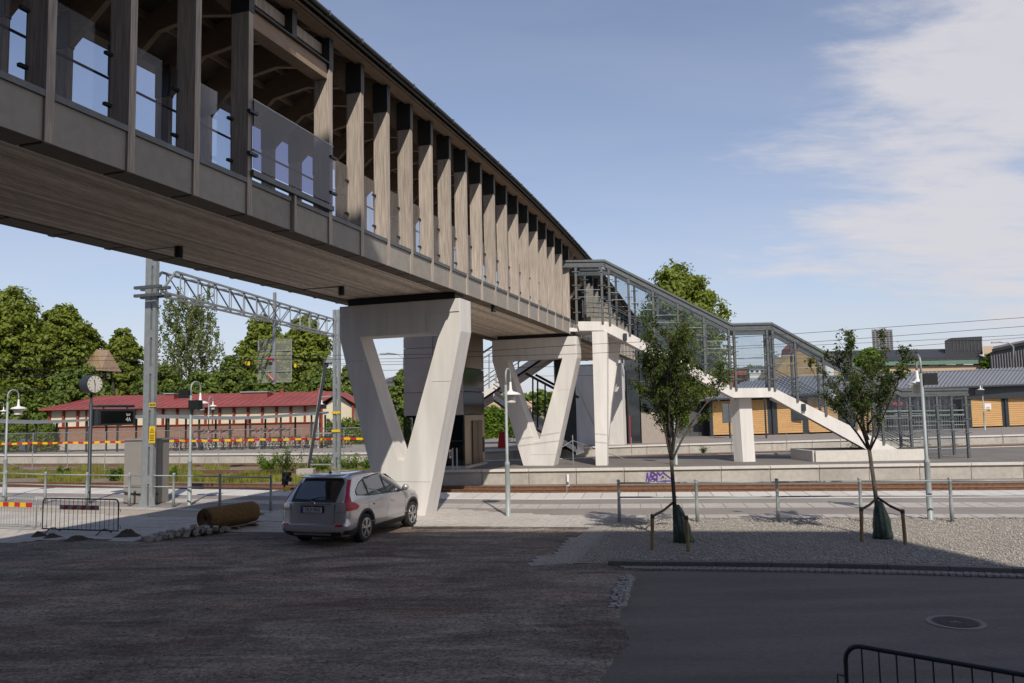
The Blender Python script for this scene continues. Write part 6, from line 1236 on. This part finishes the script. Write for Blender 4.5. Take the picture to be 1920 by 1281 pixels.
# bicycles
def bicycle(c):
    r = thing('bicycle', 'bicycle', 'bicycle')
    for nm, x in (('wheel', -.52), ('wheel', .52)): mb = MB(); mb.tube([(x+.32*math.cos(t), 0, .34+.32*math.sin(t)) for t in [2*math.pi*k/16 for k in range(16)]], .02, 4, closed=True); mb.tube([(x, -.03, .34), (x, .03, .34)], .03, 6); o = mb.build(nm, 'tyre', r, False)
    mb = MB(); F = {'b': (-.08, .32), 's': (-.20, .78), 'h': (.36, .80), 'r': (-.52, .34), 'f': (.52, .34), 'ht': (.32, .92)}
    for a, b in (('b', 's'), ('s', 'h'), ('b', 'h'), ('b', 'r'), ('s', 'r'), ('h', 'f'), ('h', 'ht')): mb.tube([(F[a][0], 0, F[a][1]), (F[b][0], 0, F[b][1])], .022, 5)
    mb.build('frame', c, r, False); mb = MB(); mb.tube([(.32, -.25, 1.0), (.34, 0, .93), (.32, .25, 1.0)], .014, 5); mb.build('handlebar', 'chrome', r, False); mb = MB(); mb.box((-.22, 0, .86), (.24, .12, .06)); mb.build('saddle', 'black', r, False); mb = MB(); mb.box((-.5, 0, .72), (.3, .16, .02)); mb.build('carrier', 'black', r, False); return r
cols = ['black', 'galv', 'red', 'darksteel', 'white', mat('blue_frame', (.02, .07, .22), .4), mat('orange_frame', (.55, .16, .02), .5), 'darksteel']
cols = [c if isinstance(c, str) else c for c in cols]; protos = [bicycle(c) for c in cols]; used = set(); nb_ = 0; CC = [0]*8; ORD = ['', 'first', 'second', 'third', 'fourth', 'fifth', 'sixth', 'seventh', 'eighth', 'ninth', 'tenth', 'eleventh', 'twelfth', 'thirteenth', 'fourteenth', 'fifteenth', 'sixteenth', 'seventeenth', 'eighteenth']; CN = ['black', 'grey', 'red', 'dark', 'white', 'blue', 'orange', 'dark grey']
GL_ = 'bicycle in the crowded row along the wall between shelter and V pier'
for i in range(58):
    x = -28.3+i*.275+random.uniform(-.05, .05); k = random.randrange(8)
    if x > -12.2: break
    b = copy_tree(protos[k]); b.location = (x, 60.6+random.uniform(-.1, .5)+(0 if x < -16 else -.4), .5); b.rotation_euler = (random.uniform(-.06, .06), 0, math.radians(random.choice([55, 70, 100, 115])+random.uniform(-8, 8))); CC[k] += 1; b['label'] = f'{ORD[CC[k]]} {CN[k]} bicycle from the left in the row before the brick wall'; b['group'] = 'bicycles parked in the row before the brick wall'; nb_ += 1
for (x, y, rz, l) in ((-3.2, 58.8, .2, 'bicycle standing sideways by the hedge, right of the glass elevator base'), (-.2, 59.3, .5, 'bicycle right of the red box, in the shade under the deck'), (.8, 59.4, 1.0, 'second bicycle right of the red box, in the shade under the deck')):
    b = copy_tree(protos[0]); b.location = (x, y, .5); b.rotation_euler = (0, 0, rz); b['label'] = l
    if 'group' in b: del b['group']
for k in range(8):
    for o in list(protos[k].children_recursive)+[protos[k]]: bpy.data.objects.remove(o)
# construction fence with red and yellow tape
fpx = [(-80, 884), (-8, 883.5), (60, 882.5), (126, 882), (196, 881), (265, 880), (336, 879), (410, 879), (487, 878), (565, 878), (645, 878), (728, 877)]; FB = [gz(x, y, -.13) for x, y in fpx]
cf = thing('construction_fence', 'thin grey wire construction fence along the far track, left half of the picture', 'fence', FB[0])
for b in FB: mb = MB(); mb.tube([b, b+Vector((0, 0, 2.35))], .024, 6); mb.build('fence_post', 'galv', cf)
M['meshthin'] = meshmat(); M['meshthin'].node_tree.nodes['Mix Shader'].inputs[0].default_value = .07
for a, b in zip(FB, FB[1:]):
    mb = MB(); mb.tube([a+Vector((0, 0, 2.33)), b+Vector((0, 0, 2.33))], .018, 5); mb.build('top_rail', 'galv', cf); mb = MB(); mb.quad(a+Vector((0, 0, .2)), b+Vector((0, 0, .2)), b+Vector((0, 0, 2.3)), a+Vector((0, 0, 2.3))); mb.build('wire_panel', 'meshthin', cf)
mb = MB(); mb.tube([gz(60, 882, -.13), gz(15, 862, -.13)+Vector((0, -6, 1.2))], .02, 5); mb.build('brace', 'galv', cf)
tp_ = thing('barrier_tape', 'red and yellow barrier tape stretched along the construction fence', 'tape', FB[2]+Vector((0, 0, 1.8)))
k = 0
for a, b in zip(FB, FB[1:]):
    n = 7; 
    for i in range(n):
        t0, t1 = i/n, (i+1)/n; sg_ = lambda t: 1.72-.04*math.sin(math.pi*t); A = a.lerp(b, t0)+Vector((0, -.03, sg_(t0))); B_ = a.lerp(b, t1)+Vector((0, -.03, sg_(t1))); mb = MB(); mb.bar(A, B_, .008, .13); mb.build('tape_stripe', 'red' if k % 2 else 'yellow', tp_); k += 1
q = gz(58, 846, .5); mb = MB(); mb.box((0, 0, .55), (.75, .05, .95)); nb = mb.build('notice_board', 'white', None, False, label='leaning white notice board behind the tape near the left edge', cat='notice board'); nb.location = (q.x, q.y-1, .5); nb.rotation_euler = (.1, .15, .1)
q = gz(86, 843, .5); mb = MB(); mb.box((q.x, q.y, 1.3), (.3, .02, .35)); mb.build('notice_sheet', 'white', None, label='small white notice sheet hanging on the fence near the left edge', cat='notice', loc=(q.x, q.y, 1.3))
# light park house seen between the legs of the nearest pier
hs = thing('white_house', 'white house with grey hipped roof seen between the legs of the nearest pier', 'house', (-16, 110, 0)); a, b = gy(719, 770, 110), gy(752, 770, 110); z0, z1 = 0, gy(735, 716, 110).z; zr_ = gy(735, 702, 110).z
mb = MB(); mb.box(((a.x+b.x)/2+1.4, 112.5, (z0+z1)/2), (b.x-a.x+2.8, 5, z1-z0)); mb.build('wall', 'white', hs)
q = [(a.x-.6, 109.4, z1), (b.x+3.4, 109.4, z1), (b.x+3.4, 115.6, z1), (a.x-.6, 115.6, z1)]; r0, r1 = (a.x+1.6, 112.5, zr_), (b.x+1.2, 112.5, zr_); mb = MB(); mb.add(q+[r0, r1], [(0, 1, 5, 4), (1, 2, 5), (2, 3, 4, 5), (3, 0, 4)]); mb.build('roof', 'seam', hs)
for xx in (731, 745): p = gy(xx, 733, 109.9); mb = MB(); mb.box((p.x, 109.97, p.z), (.7, .1, 1.0)); mb.build('window', 'window', hs)
ya = thing('yellow_brick_building', 'yellow brick building glimpsed above the hedge under the bridge', 'building', (-3, 100, 0)); a, b = gy(896, 790, 100), gy(1000, 790, 100); mb = MB(); mb.box(((a.x+b.x)/2, 103, 2), (b.x-a.x, 6, 4.4)); mb.build('wall', 'peach', ya)
for k in range(5): mb = MB(); mb.box((a.x+.9+1.35*k, 99.97, 2.8), (.7, .08, 1.0)); mb.build('window', 'window', ya)
# ================================================================== TIMBER STATION BUILDING, RIGHT
def YB(x): return lerp_poly([(1200, 67), (1338, 68), (1562, 70), (1825, 76), (1916, 78), (2400, 86)], x)
def yb_top(x): return lerp_poly([(1200, 756), (1338, 753), (1562, 744), (1825, 733), (1916, 730), (2400, 716)], x)
tb = thing('timber_station_building', 'long low station building with orange timber walls and grey standing seam roof', 'building', (30, 70, .5))
def wallq(x0, x1, yt, off, nm, m, dep=.3, zbot=.5, parent=None, ztop=None):
    a, b = gy(x0, 800, YB(x0)), gy(x1, 800, YB(x1)); za = ztop or (lambda x: gy(x, yt(x), YB(x)).z); o = Vector((0, -off, 0)); P = [Vector((a.x, a.y, zbot))+o, Vector((b.x, b.y, zbot))+o, Vector((b.x, b.y, za(x1)))+o, Vector((a.x, a.y, za(x0)))+o]
    mb = MB(); mb.prism(P, Vector((0, dep, 0))); return mb.build(nm, m, parent or tb), P
for x0, x1 in ((1337, 1440), (1458, 1505), (1516, 1572), (1604, 1640), (1823, 1880), (1893, 1965), (1980, 2100)):
    w_, P = wallq(x0, x1, yb_top, 0, 'wall_panel', 'pinewood', zbot=.62); n = 17
    for k in range(n):
        z = lambda c, d, t: c.lerp(d, t); A, B_ = P[0].lerp(P[3], (k+.5)/n), P[1].lerp(P[2], (k+.5)/n); mb = MB(); mb.bar(A-Vector((0, .02, 0)), B_-Vector((0, .02, 0)), .03, (P[3].z-P[0].z)/n*.82); mb.build('cladding_board', 'pinewood', w_)
for x0, x1 in ((1331, 1337), (1440, 1446), (1446, 1458), (1505, 1516), (1572, 1604), (1808, 1823), (1880, 1893), (1965, 1980)): wallq(x0, x1, yb_top, .06, 'pilaster', 'darksteel')
wallq(1200, 2110, yb_top, -1.0, 'back_wall', 'darkfac', .2); wallq(1640, 1808, yb_top, -.6, 'glazed_front', 'window', .1); wallq(1331, 2100, lambda x: yb_top(x)-1, .05, 'eave_fascia', 'darksteel', .3, zbot=3.25, ztop=lambda x: gy(x, yb_top(x)-9, YB(x)).z)
for x in xs(1640, 1808, 21): wallq(x-1.6, x+1.6, yb_top, .0, 'mullion', 'galv_d', .1)
for yy_ in (772, 781): a, b = gy(1640, yy_, YB(1640)-.1), gy(1808, yy_-3, YB(1808)-.1); mb = MB(); mb.bar(a, b, .05, .12); mb.build('transom', 'galv', tb)
p0, p1 = gy(1483, 765, YB(1490)-.12), gy(1505, 789, YB(1490)-.12); mb = MB(); mb.box(((p0.x+p1.x)/2, p0.y, (p0.z+p1.z)/2), (p1.x-p0.x, .1, p0.z-p1.z)); fr_ = mb.build('window_frame', 'darksteel', tb); mb = MB(); mb.box(((p0.x+p1.x)/2, p0.y-.05, (p0.z+p1.z)/2), ((p1.x-p0.x)*.72, .04, (p0.z-p1.z)*.75)); mb.build('pane', 'window', fr_)
for x in (1450, 1888): a = gy(x, 800, YB(x)-.2); mb = MB(); mb.tube([(a.x, a.y, .5), (a.x, a.y, 3.6)], .07, 8); mb.build('downpipe', 'darksteel', tb)
ev = lambda x: lerp_poly([(1322, 748), (1562, 736), (1696, 729), (1920, 720), (2400, 703)], x); rd = lambda x: lerp_poly([(1322, 722), (1437, 707), (1524, 705), (1920, 688), (2400, 668)], x)
X_ = xs(1322, 2300, 40); V0 = [gy(x, ev(x), YB(x)-1.0) for x in X_]; V1 = [gy(x+ (30 if x < 1400 else 24), rd(x), YB(x)+6.5) for x in X_]; V1[0] = gy(1322+40, ev(1322)-10, YB(1322)+2.0); mb = MB(); n = len(X_)
mb.add(V0+V1+[v-Vector((0, 0, .14)) for v in V0], [(i, i+1, n+i+1, n+i) for i in range(n-1)]+[(2*n+i, 2*n+i+1, i+1, i) for i in range(n-1)]); rfo = mb.build('roof', 'seam', tb); mb = MB()
for x in xs(1322, 2290, 7.5):
    a = gy(x, ev(x), YB(x)-1.0); t = (x-1322)/(2300-1322)*(n-1); i = min(n-2, int(t)); b = V1[i].lerp(V1[i+1], t-i); mb.bar(a+Vector((0, 0, .03)), b+Vector((0, 0, .03)), .10, .07)
mb.build('roof_seam', 'seam_l', rfo, kind='stuff')
mb = MB()
for a, b in zip(V0, V0[1:]): mb.bar(a-Vector((0, .1, .1)), b-Vector((0, .1, .1)), .12, .12)
mb.build('gutter', 'darksteel', tb)
# hip end to the left
lw = thing('timber_shed', 'short timber clad wing behind the left street tree, beside the station building', 'building', (11, 69, .5)); a, b = gy(1288, 800, 70), gy(1331, 800, 69); mb = MB(); mb.box(((a.x+b.x)/2, 70.5, 2.0), (b.x-a.x, 1.5, 3.0)); mb.build('wall', 'pinewood', lw); mb = MB(); mb.box(((a.x+b.x)/2, 70, 3.6), (b.x-a.x+.6, 3, .2)); mb.build('roof', 'seam', lw)
for dx in (.25, .55, .8): mb = MB(); mb.box((a.x+(b.x-a.x)*dx, 69.6, 2.0), (.15, .2, 3.0)); mb.build('post', 'darksteel', lw)
# posters and signs
for (x, yt, yb_, w, l) in ((1367, 757, 822, 24, 'dark grey information board on a post before the orange timber wall'), (1435, 747, 822, 0, 'slim dark post between the information board and the stair column')):
    b = gz(x+2, yb_, .5); tpz = gy(x, yt, b.y); sgn = thing('information_board' if w else 'sign_post', l, 'sign', b); mb = MB(); mb.tube([b, Vector((b.x, b.y, tpz.z))], .07, 8); mb.build('post', 'darksteel', sgn)
    if w: s = FPX/b.y; mb = MB(); mb.box((b.x-.05, b.y-.1, tpz.z-18/s), (w/s, .12, 36/s)); mb.build('panel', 'galv_d', sgn); mb = MB(); mb.box((b.x-.05, b.y-.165, tpz.z-18/s), (.05, .02, 36/s)); mb.build('seam', 'darksteel', sgn)
p = gy(1852, 762, YB(1852)-.1); mb = MB(); mb.box(tuple(p), (.62, .05, .58)); pn = mb.build('notice', 'white', None, label='white notice on the orange timber wall near the right edge', cat='notice', loc=tuple(p)); 
for k in range(2): mb = MB(); mb.box((p.x, p.y-.03, p.z-.1-.08*k), (.36, .01, .03)); mb.build('text_line', 'darksteel', pn)
for (x, y, c, l) in ((1600, 762, mat('green_sign', (.02, .25, .10), .5), 'small green sign in the glazed station front behind the right street tree'), (1683, 757, 'red', 'small red sign in the glazed station front beside the lamp post')):
    p = gy(x, y, YB(x)-.3); mb = MB(); mb.box(tuple(p), (.9, .06, .25)); mb.build('sign', c, None, label=l, cat='sign', loc=tuple(p))
# distant platform barriers
a = gz(1700, 812, .5); barrier('distant steel crowd barrier before the glazed station front, seen past the stair posts', (a.x-1, 67, .5), (a.x+1.6, 66.6, .5), ('red', 'red', False), 1.6, 'galv', 14, False)
hr = thing('platform_fence', 'low dark vertical bar fence before the glazed station front', 'fence', (a.x, 70, .5)); A, B_ = gy(1640, 800, 70), gy(1815, 800, 71)
for z in (1.0, 1.9): mb = MB(); mb.bar(Vector((A.x, A.y, z)), Vector((B_.x, B_.y, z)), .05, .07); mb.build('rail', 'galv', hr)
for k in range(40): p = A.lerp(B_, k/40); mb = MB(); mb.bar((p.x, p.y, .6), (p.x, p.y, 1.9), .06, .03); mb.build('bar', 'galv_d', hr)
for b_, y_ in ((1230, 834), (1543, 866-28), (1883, 833)): pass
# thin fence line on the tracks, right side
tf = thing('track_fence', 'sparse thin wire fence posts between the island and far platforms', 'fence', gz(1075, 872, .5)); PT = [(1075, 872), (1185, 862), (1373, 852), (1476, 850), (1577, 846), (1881, 838)]; B__ = [gz(x, y, -.1 if x > 1180 else .5) for x, y in PT]
for b in B__: mb = MB(); mb.tube([b, b+Vector((0, 0, 1.35))], .025, 6); mb.build('fence_post', 'galv', tf)
p, q = B__[0]+Vector((0, 0, 1.1)), B__[0]
mb = MB(); mb.tube([p, p+Vector((2.6, 2, -1.0))], .02, 5); mb.tube([p, p-Vector((.9, .2, .5))], .02, 5); mb.build('brace', 'galv', tf, kind='stuff')
# ================================================================== TOWN BEHIND
def block(nm, label, x0, x1, yt, Y, dep, m, floors=0, cols_=0, cat='building', wy0=None, wy1=None, ww=.55, roof=None):
    a, b = gy(x0, yt, Y), gy(x1, yt, Y); z1 = a.z; r = thing(nm, label, cat, ((a.x+b.x)/2, Y, -.6)); mb = MB(); mb.prism([(a.x, Y, -.6), (b.x, Y, -.6), (b.x, Y, b.z), (a.x, Y, a.z)], ((a.x+b.x)/2/Y*dep, dep, 0)); mb.build('wall', m, r); w0 = None
    if floors:
        zt_, zb_ = gy(x0, wy0, Y).z, gy(x0, wy1, Y).z; hx = (b.x-a.x)/cols_; hz_ = (zt_-zb_)/floors; mw_ = MB(); mw_.box((0, 0, 0), (hx*ww, .2, hz_*.5))
        for i in range(cols_):
            for j in range(floors):
                p = (a.x+hx*(i+.5), Y-.05, zb_+hz_*(j+.5))
                if w0 is None: w0 = mw_.build('window', 'window', r, False); w0.location = Vector(p)-r.location
                else: piece('window', w0.data, r, p)
    if roof: mb = MB(); mb.box(((a.x+b.x)/2, Y+dep/2, z1+.15), (b.x-a.x+.8, dep+.8, .35)); mb.build('roof_edge', roof, r)
    return r, a, b, z1
block('tower_block', 'grey high-rise apartment tower far away behind the right street tree', 1634, 1673, 618, 420, 18, 'hi', 12, 6, wy0=622, wy1=672, ww=.5)
mb = MB(); r, a, b, z1 = block('apartment_building', 'long peach apartment building with black roof and green eave band', 1555, 1848, 684, 150, 14, 'peach', 1, 9, wy0=684, wy1=692, ww=.42)
e0_, e1_ = gy(1555, 681, 149.2), gy(1848, 670.5, 149.2); r0_, r1_ = gy(1560, 664, 157), gy(1846, 651, 157); z_ = (e0_.z+e1_.z)/2; zr__ = (r0_.z+r1_.z)/2
mb = MB(); mb.hexa([(e0_.x, 149.2, z_), (e1_.x, 149.2, z_), (e1_.x, 157, zr__), (e0_.x, 157, zr__), (e0_.x, 149.2, z_+.3), (e1_.x, 149.2, z_+.3), (e1_.x, 157, zr__+.2), (e0_.x, 157, zr__+.2)]); mb.build('roof', 'blackroof', r)
mb = MB(); mb.box(((e0_.x+e1_.x)/2, 149.6, z_-.45), (e1_.x-e0_.x, .5, .9)); mb.build('eave_band', mat('verdigris', (.12, .20, .15), .7), r)
a, b = gy(1771, 640, 153), gy(1841, 636, 153); mb = MB(); mb.prism([(a.x, 153, zr__-1.1), (b.x, 153, zr__-1.1), (b.x, 153, zr__+1.5), (a.x, 153, zr__+1.5)], (2.3, 4, 0)); mb.build('roof_house', 'blackroof', r); zc__ = zr__+1.2
mb = MB(); mb.prism([(a.x, 152.9, zr__+1.5), (a.x+1.2, 152.9, zr__+2.0), (b.x, 152.9, zr__+2.2), (b.x, 152.9, zr__+1.5)], (2.3, 4, 0)); mb.build('roof_cap', 'blackroof', r)
for k in range(9): mb = MB(); mb.box((a.x+1.6+k*.68, 152.95, zr__+.5), (.10, .1, 2.2)); mb.build('facade_fin', 'darkfac', r)
a, b = gy(1844, 660, 148), gy(1863, 660, 148); zt = gy(1850, 649, 148).z; mb = MB(); mb.prism([(a.x, 148, 0), (b.x, 148, 0), (b.x, 148, zt), (a.x, 148, zt)], (4.5, 7, 0)); mb.build('end_wall', 'peach', r)
r, a, b, z1 = block('office_building', 'dark grey office building with vertical fins at the right edge', 1858, 1990, 664, 120, 14, 'darkfac')
a, b = gy(1855, 664, 119), gy(1990, 620, 112); zt0, zt1 = gy(1855, 661, 119).z, gy(1925, 640, 116).z
mb = MB(); mb.prism([(a.x, 118.8, -.6), (b.x, 112, -.6), (b.x, 112, zt1+.2), (a.x, 118.8, zt0)], (5, 6, 0)); mb.build('facade', 'darkfac', r)
for k in range(26): t = k/26; p = Vector((a.x, 118.7, 0)).lerp(Vector((b.x, 111.9, 0)), t); mb = MB(); mb.bar((p.x, p.y-.1, .5), (p.x, p.y-.1, zt0+(zt1-zt0)*t-.5), .14, .3); mb.build('facade_fin', 'hi', r)
mb = MB(); mb.prism([(a.x, 118.3, zt0), (b.x, 111.5, zt1+.2), (b.x, 111.5, zt1+.7), (a.x, 118.3, zt0+.45)], (5, 7, 0)); mb.build('roof_edge', 'blackroof', r)
a2, b2 = gy(1862, 655, 128), gy(2000, 628, 124); mb = MB(); mb.prism([(a2.x, 128, 3), (b2.x, 124, 3), (b2.x, 124, gy(1990, 622, 124).z), (a2.x, 128, gy(1862, 650, 128).z)], (5, 6, 0)); mb.build('upper_storey', 'hi', r)
oc = thing('ochre_building', 'ochre brick gable with dark red roof seen through the lower stair flight', 'building', (50, 130, 0)); P = [gy(x, y, 130) for x, y in ((1448, 740), (1448, 706), (1470, 678), (1490, 664), (1512, 657), (1530, 662), (1548, 672), (1548, 740))]; mb = MB(); mb.prism(P[::-1], (0, 8, 0)); mb.build('wall', 'ochre', oc)
P = [gy(x, y, 134) for x, y in ((1486, 670), (1488, 652), (1500, 640), (1506, 650), (1535, 656), (1548, 676))]; mb = MB(); mb.prism(P[::-1], (0, 6, 0)); mb.build('roof', 'tilered', oc)
p = gy(1461, 672, 160); mb = MB(); mb.lathe(p, [(.0, -1), (.8, -.6), (1.1, 0), (.8, .7), (0, 1)], 14); mb.build('water_dome', 'galv', None, smooth=True, label='small shiny dome on a roof far away, left of the ochre gable', cat='dome', loc=tuple(p))
block('white_house', 'white building strip right of the ochre gable behind the stair', 1550, 1562, 668, 140, 6, 'white'); block('low_white_building', 'long pale building far behind the stair landing left of the ochre gable', 1405, 1462, 690, 190, 8, 'white', 1, 6, wy0=692, wy1=700, roof='blackroof')
block('red_roof_houses', 'cluster of distant red roofed houses under the stair landing', 1365, 1400, 695, 200, 8, 'tilered'); block('brick_building', 'brick building with pale band behind the first street tree', 1198, 1255, 748, 78, 4, 'tilered')
block('peach_building', 'peach coloured apartment house behind the first street tree', 1208, 1330, 700, 115, 8, 'peach', 2, 7, wy0=704, wy1=740, roof='seam')
block('roof_behind_park', 'dark grey roof rising behind the red roof, right of the screens', 504, 534, 735, 95, 6, 'darkfac')
# distant street lamps among the town
for x, y0_, y1_, Y, l in ((1900, 650, 700, 100, 'tall curved road lamp before the dark office building'), (757, 672, 780, 90, 'slim distant pole left of the elevator tower'),):
    b = gy(x, y1_, Y); t = gy(x, y0_, Y); r = thing('road_lamp', l, 'street lamp', b); mb = MB(); mb.tube([b, t, t+Vector((-.6, 0, .5)), t+Vector((-2.0, 0, .6))], .09, 6); mb.build('pole', 'galv', r, smooth=True); mb = MB(); mb.box(tuple(t+Vector((-2.3, 0, .55))), (.8, .3, .15)); mb.build('head', 'galv', r)
